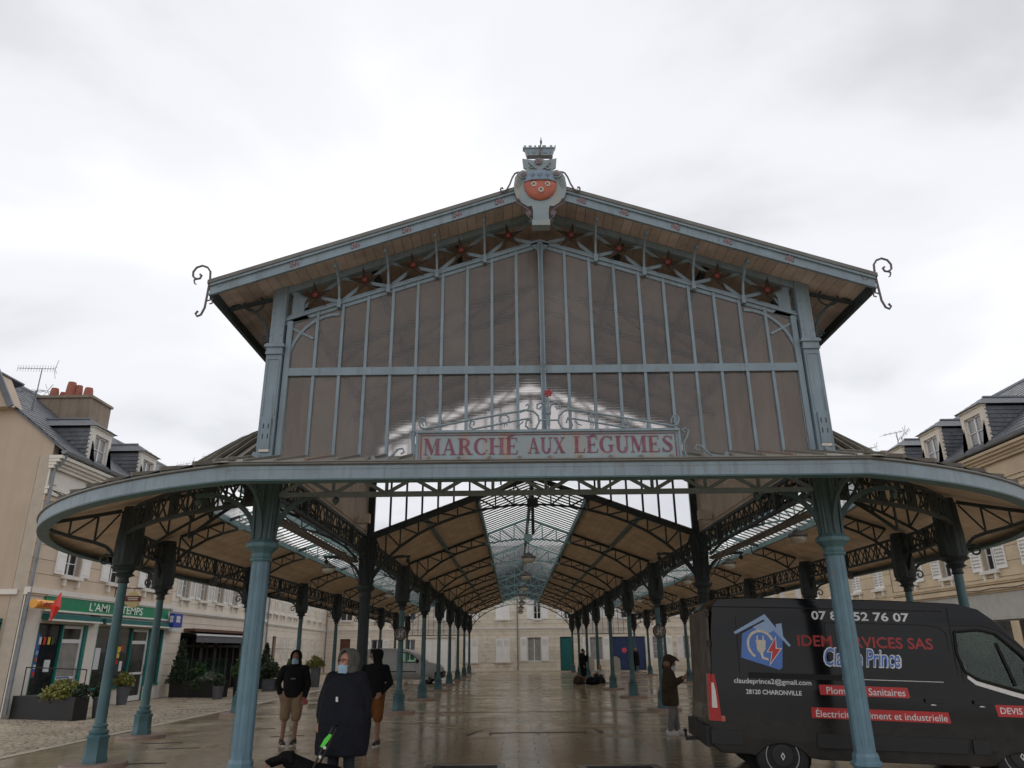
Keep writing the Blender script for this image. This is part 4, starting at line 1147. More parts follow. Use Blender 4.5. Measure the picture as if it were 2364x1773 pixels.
# ================================================================== lamps under the roofs
def make_lamp(name, label, group):
    t = thing(name, label, 'lamp', (0, 0, 0), 0, group)
    m = MB(); m.lathe([(.008, .30), (.008, .72)], 8); m.lathe([(.03, .29), (.05, .31), (.02, .36)], 10); m.build('rod', 'lamp_metal', t, 'auto')
    m = MB(); m.lathe([(.05, .30), (.10, .29), (.10, .255), (.13, .25), (.13, .225), (.215, .215), (.225, .19), (.225, .155), (.20, .15)], 24); m.build('cap', 'lamp_metal', t, 'auto')
    m = MB(); m.lathe([(.19, .155), (.193, .12), (.185, .08), (.155, .035), (.10, .008), (.03, 0)], 24); m.build('globe', 'lamp_globe', t, True)
    return t
order = ['nearest the glazed rear gable', 'second behind the glazed rear gable', 'third behind the glazed rear gable', 'fourth behind the glazed rear gable', 'fifth behind the glazed rear gable', 'sixth behind the glazed rear gable', 'last one, at the open far end']
lamp0 = make_lamp('hanging_lamp', 'x', 'bowl lamps hanging under the nave ridge')
for i, y in enumerate(YB[1:]):
    l = lamp0 if i == 0 else dup(lamp0)
    l.location = (0, y, 4.22); l['label'] = 'white bowl lamp under the nave skylight, ' + order[i]
for sx, side in ((-1, 'aisle beside the corner bar'), (1, 'aisle above the black van')):
    for i, y in enumerate(YB[:6]):
        l = dup(lamp0, group='bowl lamps hanging under the aisle ridges'); l.location = (sx * AXM, y if i else 7.36, 3.98 if i else 3.98)
        l['label'] = 'white bowl lamp in the %s, %s from its rounded end' % (side, ['first', 'second', 'third', 'fourth', 'fifth', 'sixth'][i])
# floodlights on the outer girders
fl0 = thing('floodlight', 'x', 'floodlight', group='black floodlights fixed to the outer girders')
m = MB(); m.poly([(-.14, -.06, -.10), (.14, -.06, -.10), (.12, .08, -.16), (-.12, .08, -.16), ], (0, .02, .16)); m.build('housing', 'iron_black', fl0)
m = MB(); m.bar((0, 0, 0), (0, 0, .12), .03, .03); m.bar((-.13, 0, 0), (.13, 0, 0), .02, .02); m.build('bracket', 'iron_black', fl0)
k = 0
for sx, side in ((-1, 'beside the corner bar'), (1, 'above the black van')):
    for i in range(3):
        f = fl0 if k == 0 else dup(fl0); k += 1
        f.location = (sx * (OX - .02), YB[i] + 2.95, 3.56); f.rotation_euler = (0, 0, R(90) if sx < 0 else R(-90))
        f['label'] = 'black floodlight on the outer girder %s, %s from the rounded end' % (side, ['first', 'second', 'third'][i])
for sx, lab in ((-1, 'beige spotlight on the boarded wall above the dark pillar behind the hooded men'), (1, 'beige spotlight on the boarded wall above the person in the brown parka')):
    s = thing('spotlight', lab, 'spotlight', (sx * 3.83, 6.2, 4.35), 0, 'beige spotlights on the boarded walls')
    m = MB(); m.cbox((-sx * .12, 0, .12), .16, .2, .2); m.build('housing', 'wall_wood', s)
    m = MB(); m.bar((0, 0, .02), (-sx * .16, 0, .05), .04, .04); m.build('arm', 'wall_wood', s); m = MB(); m.cbox((-sx * .05, -.25, .02), .1, .22, .1); m.build('sensor', 'wall_wood', s)

# ================================================================== crest on the gable
crest = thing('crest', 'painted iron coat of arms with a castle crown on the peak of the gable', 'crest', (0, -.68, 7.4))
def cz(py): 
    z = 9.19 - .00124 * py + 3.3e-8 * py * py
    return 1.72 + (z - 1.72) * 1.0214 - 7.4
def cx(px): return (px - 930) * .001028
def outline(pts): return [(cx(p[0]), 0, cz(p[1])) for p in pts]
right = [(930, 430), (1020, 465), (1185, 440), (1172, 560), (1130, 590), (1120, 625), (1180, 608), (1250, 640), (1300, 720), (1318, 840), (1310, 930), (1270, 1020), (1200, 1090), (1120, 1140), (1060, 1135), (1045, 1180), (1047, 1360), (1095, 1370)]
lft = [(1860 - p[0], p[1]) for p in reversed(right)]
m = MB(); m.poly(outline(right + lft[:-1]), (0, .05, 0)); m.build('plate', 'crest_plate', crest)
m = MB(); m.box(-.135, .13, -.04, .12, cz(1435), cz(1355)); m.build('foot', 'crest_plate', crest)
# domed shield: blue chief above, red field below
def dome(z_from, z_to, matn, name):
    mb = MB(); RX, RZ = .245, .27; c_z = cz(835); grid = []
    for i in range(17):
        z = z_from + (z_to - z_from) * i / 16
        row_ = []
        k = math.sqrt(max(0, 1 - ((z - c_z) / RZ) ** 2))
        for j in range(21):
            t = -1 + 2 * j / 20; x = RX * k * t
            row_.append((x, -.01 - .075 * math.sqrt(max(0, k * k - (k * t) ** 2)), z))
        grid.append(row_)
    mb.sheet(grid); return mb.build(name, matn, crest, True)
dome(cz(802), cz(835) + .268, 'crest_blue', 'chief'); fieldo = dome(cz(835) - .268, cz(810), 'crest_red', 'field')
m = MB(); m.bar((-.24, -.03, cz(806)), (-.12, -.085, cz(800)), .02, .02); m.bar((-.12, -.085, cz(800)), (.12, -.085, cz(800)), .02, .02); m.bar((.12, -.085, cz(800)), (.24, -.03, cz(806)), .02, .02); m.build('bar', 'iron_purple', crest)
m = MB()
for px, py in ((835, 860), (1035, 860), (937, 945)):
    pts = [(cx(px) + .04 * math.cos(R(a)), 0, cz(py) + .043 * math.sin(R(a))) for a in range(0, 360, 30)]
    off = -.092 if py > 900 else -.086
    m.m = 0; m.poly([(p[0], off, p[2]) for p in pts], (0, .03, 0))
    m.m = 1
    for a, b in (((-.012, .02), (-.012, -.02)), ((.0, .022), (.014, .018)), ((.0, .004), (.02, -.004)), ((-.024, .01), (.0, .01)), ((.008, -.006), (.008, -.022)), ((-.026, -.012), (-.02, -.018))):
        m.bar((cx(px) + a[0], off - .003, cz(py) + a[1]), (cx(px) + b[0], off - .003, cz(py) + b[1]), .007, .006)
m.build('roundel', ['crest_white', 'iron_black'], crest)
m = MB()
for px in (815, 925, 1042):
    x, z, yy = cx(px), cz(720), -.082 if px != 925 else -.092
    m.poly([(x, yy, z + .035), (x + .014, yy, z + .01), (x + .004, yy, z - .04), (x - .004, yy, z - .04), (x - .014, yy, z + .01)], (0, .012, 0))
    for s_ in (-1, 1): m.tube([(x + s_ * .004, yy, z - .01), (x + s_ * .022, yy, z + .018), (x + s_ * .036, yy, z + .008), (x + s_ * .034, yy, z - .004)], .005, 4)
    m.bar((x - .02, yy, z - .014), (x + .02, yy, z - .014), .006, .008)
m.build('fleur', 'iron_scroll', crest)
for s_ in (-1, 1):
    m = MB()
    sp = spiral(s_ * .245, cz(680), .035, .085, 90, 90 + s_ * 300, 22); m.tube([(p[0], -.02, p[1]) for p in sp], .012, 5)
    for k in range(3): m.tube([(s_ * (.26 + .035 * k), -.01, cz(740)), (s_ * (.29 + .035 * k), -.012, cz(800)), (s_ * (.33 + .02 * k), -.01, cz(880))], .008, 4, .003)
    sp = spiral(s_ * .12, cz(570), .012, .05, 0, s_ * 330, 16); m.tube([(p[0], -.015, p[1]) for p in sp], .010, 5)
    m.tube([(s_ * .05, -.015, cz(600)), (s_ * .10, -.015, cz(560)), (s_ * .16, -.015, cz(500))], .012, 5, .02)
    m.build('relief_scroll', 'crest_plate', crest)
rz = MB()
for i in range(6):
    a = R(60 * i); rz.ell((.035 * math.cos(a), 0, .035 * math.sin(a)), .024, .014, .024, 8, 5)
rz.ell((0, -.01, 0), .02, .014, .02, 8, 5); rme = rz.mesh('rosette', 'red_rosette', True)
link('rosette', rme, crest, (cx(915), -.025, cz(495)))
for s_ in (-1, 1):
    o = link('rosette', rme, crest, (s_ * .25, -.025, cz(680))); o.scale = (.75, .8, .75)
    o = link('rosette', rme, crest, (s_ * .19, -.025, cz(1250))); o.scale = (.7, .8, .7)
m = MB()
for s_ in (-1, 1):
    m.tube([(s_ * x, -.0, cz(z_)) for x, z_ in ((.33, 640), (.38, 660), (.42, 720), (.46, 820), (.51, 900), (.55, 925), (.585, 920), (.60, 895), (.59, 870), (.57, 868), (.565, 885))], .013, 6)
    m.tube([(s_ * x, -.03, cz(z_)) for x, z_ in ((.31, 1075), (.33, 1050), (.36, 1060), (.365, 1090), (.33, 1120), (.20, 1200), (.15, 1240), (.15, 1290), (.18, 1300), (.22, 1270), (.215, 1230), (.19, 1235))], .012, 6)
    m.tube([(s_ * x, -.03, cz(z_)) for x, z_ in ((.21, 1265), (.19, 1310), (.15, 1330), (.14, 1365), (.165, 1378), (.175, 1360))], .01, 5)
    sp = spiral(s_ * .165, cz(425), .012, .035, 0, s_ * 380, 16); m.tube([(p[0], 0, p[1]) for p in sp], .008, 5)
    m.tube([(s_ * .2, 0, cz(420)), (s_ * .16, 0, cz(392)), (s_ * .10, 0, cz(405)), (s_ * .05, 0, cz(418)), (s_ * .02, 0, cz(400))], .008, 5)
m.build('scroll', 'iron_purple', crest)
m = MB()      # mural crown
def crown_x(px, py): return (px - 905) * .001028 * (1 + (390 - py) * .0008)
m.m = 0
pts = [(crown_x(720, 390), cz(390)), (crown_x(1100, 390), cz(390)), (crown_x(1115, 290), cz(290)), (crown_x(1130, 245), cz(245))]
teeth = [1130, 1100, 1065, 1035, 960, 935, 905, 880, 850, 830, 780, 745, 715, 685]
for i, px in enumerate(teeth):
    pts.append((crown_x(px, 250), cz(245 if i % 2 == 0 else 270))); 
    if i < len(teeth) - 1: pts.append((crown_x((px + teeth[i + 1]) / 2, 250), cz(245 if i % 2 == 0 else 270))); pts.append((crown_x((px + teeth[i + 1]) / 2, 250), cz(270 if i % 2 == 0 else 245)))
pts.append((crown_x(705, 290), cz(290)))
m.poly([(p[0], 0, p[1]) for p in pts], (0, .10, 0))
m.box(crown_x(695, 285), crown_x(1120, 285), -.012, -.001, cz(292), cz(278))
m.m = 1
for px, w in ((745, 12), (825, 30), (905, 14), (985, 30), (1062, 12)): m.box(crown_x(px - w, 330), crown_x(px + w, 330), -.008, -.002, cz(362), cz(300))
m.build('mural_crown', ['crest_plate', 'crest_blue'], crest)
m = MB(); m.tube([(crown_x(915, 400), -.03, cz(405)), (crown_x(922, 300), -.03, cz(290)), (crown_x(930, 200), -.03, cz(200)), (crown_x(930, 150), -.03, cz(150))], .012, 6, .006); m.ell((crown_x(930, 215), -.03, cz(218)), .017, .017, .05, 8, 6); m.build('finial', 'iron_purple', crest)
# ---- scroll finials at the gable ends
for sx, lab in ((-1, 'wrought iron scroll finial on the gable corner towards the corner bar'), (1, 'wrought iron scroll finial on the gable corner above the black van')):
    f = thing('finial', lab, 'finial', (sx * 4.84, -.6, 6.62), 0, 'scroll finials on the gable corners')
    m = MB()
    pts = [(-.10, -.30), (-.13, -.345), (-.10, -.385), (-.05, -.36), (-.01, -.25), (0, -.05), (.01, .20), (.0, .33), (-.05, .40), (-.13, .43), (-.21, .40), (-.25, .33), (-.245, .26), (-.20, .21), (-.14, .22), (-.12, .27), (-.15, .29)]
    m.tube([(sx * -p[0], 0, p[1]) for p in pts], .016, 6)
    m.tube([(sx * .19, 0, .23), (sx * .22, 0, .19), (sx * .205, 0, .14), (sx * .18, 0, .125)], .015, 6, .008)
    m.build('scroll', 'iron_purple', f)
    m = MB(); sp = [(-.02, .06), (-.06, .12), (-.12, .19), (-.18, .20), (-.215, .15), (-.20, .09), (-.15, .07), (-.12, .11), (-.14, .13)]
    m.tube([(sx * p[0], 0, p[1]) for p in sp], .013, 5); m.tube([(sx * -.01, 0, -.14), (sx * -.08, 0, -.12), (sx * -.09, 0, -.18), (sx * -.05, 0, -.19)], .012, 5); m.build('small_scroll', 'iron_purple', f)

# ================================================================== market sign
sign = thing('market_sign', 'long blue-grey board lettered MARCHÉ AUX LÉGUMES with iron scrollwork on the canopy edge', 'sign', (0, -1.30, 3.88))
SX0, SX1, SZ0, SZ1 = -1.63, 1.60, 0.0, .385
m = MB(); m.box(SX0, SX1, 0, .05, SZ0, SZ1); m.build('board', 'sign_field', sign)
m = MB()
m.box(SX0 - .02, SX1 + .02, -.03, .06, SZ1, SZ1 + .03); m.box(SX0 - .01, SX1 + .01, -.02, .055, SZ0 - .03, SZ0)
m.box(SX0 - .03, SX0, -.02, .055, SZ0 - .03, SZ1); m.box(SX1, SX1 + .03, -.02, .055, SZ0 - .03, SZ1); m.build('frame', 'paint_blue', sign)
m = MB()
for (a, b) in (((SX0 + .035, .045), (SX1 - .035, .045)), ((SX0 + .035, SZ1 - .03), (SX1 - .035, SZ1 - .03)), ((SX0 + .035, .045), (SX0 + .035, SZ1 - .03)), ((SX1 - .035, .045), (SX1 - .035, SZ1 - .03))):
    m.bar((a[0], -.004, a[1]), (b[0], -.004, b[1]), .012, .008 if a[1] == b[1] else .008)
m.build('border', 'letter_wine', sign)
# serif capitals drawn as strokes
def band(cx_, cy_, ro, ri, a0, a1, n=14):
    """ro, ri = (rx, ry) outer and inner ellipse"""
    po = [(cx_ + ro[0] * math.cos(R(a0 + (a1 - a0) * i / n)), cy_ + ro[1] * math.sin(R(a0 + (a1 - a0) * i / n))) for i in range(n + 1)]
    pi_ = [(cx_ + ri[0] * math.cos(R(a0 + (a1 - a0) * i / n)), cy_ + ri[1] * math.sin(R(a0 + (a1 - a0) * i / n))) for i in range(n + 1)]
    return po + pi_[::-1]
def rc(x0, y0, x1, y1): return [(x0, y0), (x1, y0), (x1, y1), (x0, y1)]
def glyph(c):
    T, t, s = .19, .055, .05
    if c == 'M': return .98, [rc(.09, 0, .09 + t, 1), rc(0, 0, .24, s), [(.06, 1), (.25, 1), (.56, .22), (.47, 0), (.44, 0)], [(.47, .0), (.50, .16), (.76, 1), (.70, 1)], rc(.70, 0, .70 + T, 1), rc(.62, 0, .98, s), rc(0, 1 - s, .2, 1), rc(.74, 1 - s, .98, 1)]
    if c == 'A': return .88, [[(.10, 0), (.16, 0), (.45, .95), (.38, 1)], [(.36, 1), (.50, 1), (.80, 0), (.60, 0)], rc(.24, .30, .66, .30 + t), rc(0, 0, .26, s), rc(.5, 0, .88, s)]
    if c == 'R': return .86, [rc(.09, 0, .09 + T, 1), rc(0, 0, .37, s), rc(0, 1 - s, .35, 1), band(.33, .74, (.36, .26), (.20, .21), -90, 90), rc(.28, .48, .36, .53), [(.36, .49), (.50, .52), (.80, 0), (.60, 0)], rc(.6, 0, .88, s)]
    if c == 'C': return .82, [band(.46, .5, (.46, .52), (.26, .45), 52, 308, 20), [(.68, .76), (.76, .72), (.78, 1.0), (.73, 1.0)], [(.70, .24), (.80, .30), (.76, .16)]]
    if c == 'H': return .92, [rc(.08, 0, .08 + T, 1), rc(.64, 0, .64 + T, 1), rc(.2, .47, .7, .47 + t), rc(0, 0, .36, s), rc(.56, 0, .92, s), rc(0, 1 - s, .36, 1), rc(.56, 1 - s, .92, 1)]
    if c == 'E': return .72, [rc(.08, 0, .08 + T, 1), rc(0, 0, .66, s), rc(0, 1 - s, .64, 1), rc(.2, .47, .5, .47 + t), rc(.47, .38, .51, .62), [(.60, 0), (.66, 0), (.70, .24), (.66, .24)], [(.60, 1), (.64, 1), (.66, .76), (.62, .76)]]
    if c == 'U': return .86, [rc(.08, .3, .08 + T, 1), rc(.68, .3, .68 + t, 1), band(.405, .32, (.325, .34), (.15, .26), 180, 360, 14), rc(.555, .3, .60, .34), band(.5, .32, (.235, .34), (.18, .28), 270, 360, 8), rc(0, 1 - s, .36, 1), rc(.58, 1 - s, .86, 1)]
    if c == 'X': return .86, [[(.06, 1), (.28, 1), (.80, 0), (.58, 0)], [(.70, 1), (.76, 1), (.18, 0), (.11, 0)], rc(0, 1 - s, .36, 1), rc(.58, 1 - s, .86, 1), rc(0, 0, .3, s), rc(.5, 0, .86, s)]
    if c == 'L': return .70, [rc(.08, 0, .08 + T, 1), rc(0, 0, .64, s), rc(0, 1 - s, .36, 1), [(.58, 0), (.64, 0), (.68, .27), (.64, .27)]]
    if c == 'G': return .90, [band(.46, .5, (.46, .52), (.26, .45), 52, 315, 20), [(.68, .76), (.76, .72), (.78, 1.0), (.73, 1.0)], rc(.62, .06, .79, .44), rc(.54, .42, .88, .47)]
    if c == 'S':
        pts = [(.64, .78, .05), (.56, .92, .06), (.40, .97, .07), (.24, .90, .11), (.18, .77, .16), (.28, .62, .19), (.42, .52, .20), (.56, .40, .19), (.62, .25, .16), (.54, .10, .11), (.38, .03, .07), (.22, .06, .06), (.12, .22, .05)]
        L_, R_ = [], []
        for i, (x, y, w) in enumerate(pts):
            a, b = pts[max(0, i - 1)], pts[min(len(pts) - 1, i + 1)]
            d = Vector((b[0] - a[0], b[1] - a[1])).normalized(); n_ = Vector((-d.y, d.x)) * w / 2
            L_.append((x + n_.x, y + n_.y)); R_.append((x - n_.x, y - n_.y))
        polys = [[L_[i], L_[i + 1], R_[i + 1], R_[i]] for i in range(len(pts) - 1)]
        return .78, polys + [[(.62, .76), (.68, .74), (.69, 1.0), (.64, 1.0)], [(.08, .26), (.14, .26), (.12, 0), (.07, 0)]]
    return .4, []
def serif_text(s, x0, x1, z0, z1, y):
    gap = .07
    W = 0
    for ch in s:
        W += (.32 if ch == ' ' else glyph(ch)[0] + gap)
    k = (x1 - x0) / (W - gap); h = z1 - z0; x = 0
    n = 0
    for ch in s:
        if ch == ' ': x += .32; continue
        w, polys = glyph(ch); mb = MB()
        for i, p in enumerate(polys):
            mb.poly([(x0 + (x + q[0]) * k, y - .0006 * i, z0 + q[1] * h) for q in p], (0, .004 - .0001 * i, 0))
        x += w + gap
        mb.build('letter', 'letter_wine', sign)
serif_text('MARCHE', SX0 + .07, SX0 + 1.24, .105, .315, -.006)
serif_text('AUX', SX0 + 1.36, SX0 + 1.82, .115, .315, -.006)
serif_text('LEGUMES', SX0 + 1.93, SX1 - .06, .115, .325, -.006)
for xx in (SX0 + 1.15, SX0 + 2.17):
    m = MB(); m.bar((xx - .04, -.008, .325), (xx + .04, -.008, .350), .012, .012); m.build('accent', 'letter_wine', sign)
# scrollwork
def sgx(px): return (px - 1135) * .0022
def sgz(py): return .385 + .03 + (355 - py) * .00238
def iron(pts, r_=.014): 
    mb = MB(); mb.tube([(p[0], .02, p[1]) for p in pts], r_, 6); mb.build('scroll', 'iron_scroll', sign)
for s_ in (-1, 1):
    X_ = lambda px: s_ * sgx(px)
    iron([(X_(x), sgz(y)) for x, y in ((1835, 322), (1835, 300), (1850, 292), (1862, 305), (1850, 325))], .012)
    iron([(X_(x), sgz(y)) for x, y in ((1840, 290), (1860, 278), (1878, 295), (1870, 330), (1845, 340), (1560, 290), (1270, 243), (1225, 248), (1195, 275), (1190, 310), (1210, 345), (1245, 350), (1268, 330), (1262, 300), (1240, 296), (1235, 315))])
    iron([(X_(x), sgz(y)) for x, y in ((1565, 325), (1560, 305), (1580, 300), (1590, 325), (1570, 345), (1275, 293), (1240, 290))], .012)
    iron([(X_(x), sgz(y)) for x, y in ((1300, 255), (1255, 240), (1245, 222), (1255, 210), (1265, 218))], .011)
    iron([(X_(x), sgz(y)) for x, y in ((1138, 330), (1140, 250), (1150, 215), (1175, 202), (1200, 212), (1200, 235), (1185, 240), (1180, 225))], .013)
    iron([(X_(x), sgz(y)) for x, y in ((1190, 300), (1138, 300))], .011)
    iron([(sgx(1135) + s_ * (.56 + .06 * math.cos(R(a))), sgz(292) + .058 * math.sin(R(a))) for a in range(0, 361, 24)], .011)
    for (dx, dz) in ((-.04, .085), (0, .10), (.04, .085), (-.04, -.085), (0, -.10), (.04, -.085)): iron([(s_ * .56 + dx * .4, sgz(292) + dz * .55), (s_ * .56 + dx, sgz(292) + dz)], .007)
    iron([(X_(x), sgz(y)) for x, y in ((1280, 305), (1305, 325), (1322, 330))], .008)
    # side brackets
    iron([(X_(x), sgz(y)) for x, y in ((1905, 375), (1890, 362), (1910, 350), (1928, 365), (1915, 400), (1895, 430), (1892, 470), (1905, 510), (1945, 527), (1985, 515), (2015, 480), (1995, 450), (1965, 445), (1955, 465), (1975, 475))], .013)
    iron([(X_(x), sgz(y)) for x, y in ((1990, 450), (2030, 490), (2070, 515), (2110, 515))], .013)
    m = MB(); m.poly([(X_(x), .01, sgz(y)) for x, y in ((2050, 500), (2110, 505), (2130, 478), (2145, 505), (2205, 512), (2150, 525), (2090, 528))], (0, .012, 0)); m.build('leaf', 'iron_scroll', sign)
m = MB(); m.tube([(0, .02, sgz(355)), (0, .02, sgz(175))], .013, 6); m.cbox((0, .02, sgz(258)), .06, .05, .035); m.build('stem', 'iron_scroll', sign)
m = MB()
for i in range(6):
    a = R(60 * i + 15); m.ell((.037 * math.cos(a), .0, sgz(152) + .037 * math.sin(a)), .02, .012, .02, 8, 5)
m.ell((0, -.006, sgz(152)), .02, .016, .02, 8, 5); m.build('flower', 'red_flower', sign, True)
# ---- round signs on the two slim columns behind the tall hall
for sx, lab in ((-1, 'round sign with a struck-out symbol on the column near the silver van'), (1, 'round sign with a struck-out symbol on the column by the brown parka')):
    s = thing('round_sign', lab, 'sign', (sx * HX, YB[1] - .10, 2.18), 0, 'round signs on the columns')
    def disc(r_, y0, y1, mn, nm):
        mb = MB(); mb.poly([(r_ * math.cos(R(a)), y0, r_ * math.sin(R(a))) for a in range(0, 360, 15)], (0, y1 - y0, 0)); mb.build(nm, mn, s)
    disc(.20, -.02, 0, 'iron_black', 'rim'); disc(.165, -.026, -.0205, 'stone_base', 'face'); disc(.145, -.030, -.0262, 'planter_grey', 'field')
    mb = MB()
    for dx in (-.035, .04): mb.bar((dx, -.034, -.10), (dx, -.034, .10), .035, .006, up=(0, 1, 0))
    mb.bar((-.08, -.036, .02), (.09, -.036, -.02), .03, .006, up=(0, 1, 0)); mb.bar((-.11, -.039, -.10), (.11, -.039, .10), .03, .005, up=(0, 1, 0)); mb.build('symbol', 'concrete_pale', s)
    mb = MB(); mb.lathe([(.095, -.03), (.095, .03)], 16, c=(0, .10)); mb.build('clamp', 'iron_black', s)
# ================================================================== houses round the square
def slatted(w, h, n):
    m = MB(); t = .035; f = .055
    m.box(0, f, -t, 0, 0, h); m.box(w - f, w, -t, 0, 0, h); m.box(f, w - f, -t, 0, 0, .08); m.box(f, w - f, -t, 0, h - .08, h); m.box(f, w - f, -t, 0, h * .5 - .03, h * .5 + .03)
    for k in range(n):
        z = .09 + (h - .18) * (k + .5) / n
        if abs(z - h * .5) < .05: continue
        m.bar((f, -t * .55, z), (w - f, -t * .55, z), .008, (h - .18) / n * .95, up=(0, -.75, .66))
    m.box(f, w - f, -.006, -.002, .08, h - .08)
    return m
def panelled(w, h):
    m = MB(); m.box(0, w, -.035, 0, 0, h)
    for z0, z1 in ((.08, h * .30), (h * .34, h * .62)):
        m.box(.07, w - .07, -.045, -.0352, z0, z1)
    for k in range(9):
        z = h * .66 + (h * .30) * k / 9; m.bar((.07, -.04, z), (w - .07, -.04, z), .008, .045, up=(0, -.75, .66))
    return m
class House:
    def __init__(s, name, label, loc, rot, L, D=9.0, eave=7.7, course='course_beige', ch=.43, wall='mortar', z_course=(0, 6.45)):
        s.t = thing(name, label, 'house', loc, rot); s.L = L; s.D = D; s.eave = eave; s.course = course; s.ch = ch; s.wall = wall; s.zc = z_course; s.op = []
    def p(s, mb, name, m, parent=None, smooth=False): return mb.build(name, m, parent or s.t, smooth)
    def hole(s, u0, u1, z0, z1): s.op.append((u0, u1, z0, z1))
    def spans(s, za, zb_):
        cut = sorted([(o[0], o[1]) for o in s.op if o[2] < zb_ - 1e-4 and o[3] > za + 1e-4]); r_ = []; u = 0.0
        for a, b in cut:
            if a > u: r_.append((u, a))
            u = max(u, b)
        if u < s.L: r_.append((u, s.L))
        return r_
    def walls(s):
        zs = sorted(set([0.0, s.eave] + [z for o in s.op for z in (o[2], o[3]) if 0 < z < s.eave]))
        m = MB()
        for za, zb_ in zip(zs, zs[1:]):
            for a, b in s.spans(za, zb_): m.box(a, b, .03, .40, za, zb_)
        s.p(m, 'wall', s.wall)
        m = MB(); m.box(0, .35, .41, s.D, -.3, s.eave); m.box(s.L - .35, s.L, .41, s.D, -.3, s.eave); m.box(.35, s.L - .35, s.D - .3, s.D, -.3, s.eave); s.p(m, 'side_wall', 'render_beige')
        m = MB(); m.box(.35, s.L - .35, .75, .8, 0, s.eave); s.p(m, 'inner_wall', 'dark_interior')
        z = s.zc[0]
        while z < s.zc[1] - .05:
            zt = min(z + s.ch, s.zc[1]); br = sorted(set([z, zt] + [q for o in s.op for q in (o[2], o[3]) if z < q < zt]))
            for za, zb_ in zip(br, br[1:]):
                lo = za + (.008 if za == z else 0); hi = zb_ - (.008 if zb_ == zt else 0)
                for a, b in s.spans(za, zb_):
                    m = MB(); m.box(a + .001, b - .001, 0, .032, lo, hi); s.p(m, 'stone_course', s.course)
            z = zt
    def window(s, u0, u1, z0, z1, cols=2, rows=3, glass='glass_dark', frame='frame_white', shut=None, sw=None, sill=True, n=14, reveal=.16, door=False):
        s.hole(u0, u1, z0, z1)
        w, h = u1 - u0, z1 - z0
        m = MB(); f = .055
        y0, y1 = reveal, reveal + .05
        m.box(u0, u0 + f, y0, y1, z0, z1); m.box(u1 - f, u1, y0, y1, z0, z1); m.box(u0 + f, u1 - f, y0, y1, z0, z0 + f); m.box(u0 + f, u1 - f, y0, y1, z1 - f, z1)
        for c in range(1, cols): x = u0 + w * c / cols; m.box(x - .035, x + .035, y0 - .005, y1, z0 + f, z1 - f)
        for r_ in range(1, rows): z = z0 + h * r_ / rows; m.box(u0 + f, u1 - f, y0 + .008, y1 - .002, z - .014, z + .014)
        wo = s.p(m, 'window', frame)
        for c in range(cols):
            for r_ in range(rows):
                xa, xb = u0 + w * c / cols, u0 + w * (c + 1) / cols; za, zb_ = z0 + h * r_ / rows, z0 + h * (r_ + 1) / rows
                g_ = MB(); g_.box(xa + .02, xb - .02, y0 + .02, y0 + .026, za + .015, zb_ - .015); s.p(g_, 'pane', glass, wo)
        if sill:
            m = MB(); m.box(u0 - .12, u1 + .12, -.12, .14, z0 - .12, z0 - .01)
            for x in (u0 + .05, u1 - .05): m.box(x - .05, x + .05, -.09, -.0, z0 - .34, z0 - .12)
            s.p(m, 'sill', 'trim_white')
        if shut == 'open':
            sw = sw or w / 2 + .02
            for x in (u0 - sw - .03, u1 + .03):
                m = slatted(sw, h, n); o = s.p(m, 'shutter', 'shutter_white'); o.location = (x, -.005, z0)
        elif shut == 'panel':
            sw = sw or w / 2 + .02
            for x in (u0 - sw - .03, u1 + .03):
                m = panelled(sw, h); o = s.p(m, 'shutter', 'shutter_white'); o.location = (x, -.005, z0)
        elif shut in ('closed', 'closedpanel'):
            for x in (u0, u0 + w / 2):
                m = slatted(w / 2 - .01, h, n) if shut == 'closed' else panelled(w / 2 - .01, h); o = s.p(m, 'shutter', 'shutter_white'); o.location = (x + .005, .05, z0)
    def door(s, u0, u1, z1, m_, handle=True, leaves=1, planks=False):
        s.hole(u0, u1, 0.0, z1); w = (u1 - u0) / leaves
        for k in range(leaves):
            a, b = u0 + w * k + .006, u0 + w * (k + 1) - .006
            m = MB(); m.box(a, b, .14, .2, .02, z1 - .01)
            if planks:
                n = max(3, int((b - a) / .2))
                for i in range(n): m.box(a + (b - a) * i / n + .006, a + (b - a) * (i + 1) / n - .006, .125, .1395, .05, z1 - .04)
            else:
                for q0, q1 in ((.1, .36), (.40, .70), (.74, .96)): m.box(a + .1, b - .1, .125, .1395, z1 * q0, z1 * q1)
            d = s.p(m, 'door', m_)
            if handle: m = MB(); m.ell((b - .1 if k == 0 else a + .1, .10, 1.05), .03, .04, .03, 8, 6); s.p(m, 'handle', 'chrome', d)
    def band(s, z0, z1, out, m_='trim_white', name='band'):
        m = MB(); m.box(-.02, s.L + .02, -out, .0299, z0, z1); m.box(-.02, s.L + .02, -out * .6, .0299, z0 - .06, z0 - .001); return s.p(m, name, m_)
    def cornice(s, z0, z1, m_='trim_white'):
        m = MB(); h = z1 - z0
        m.box(-.03, s.L + .03, -.06, .0298, z0, z0 + .12 * h); m.box(-.04, s.L + .04, -.09, .0298, z0 + .13 * h, z0 + .20 * h)
        m.box(-.02, s.L + .02, -.02, .0297, z0 + .21 * h, z0 + .66 * h)
        for k, o in enumerate((.14, .20, .30, .38)): m.box(-.05 - o * .2, s.L + .05 + o * .2, -o, .0296, z0 + h * (.67 + .083 * k), z0 + h * (.67 + .083 * (k + 1)) - .002)
        return s.p(m, 'cornice', m_)
    def gutter(s):
        m = MB(); z = s.eave + .05; m.loft([[(x, -.46, z - .02), (x, -.36, z - .05), (x, -.30, z + .03), (x, -.34, z + .06), (x, -.44, z + .07), (x, -.50, z + .05)] for x in (-.12, s.L + .12)]); s.p(m, 'gutter', 'zinc')
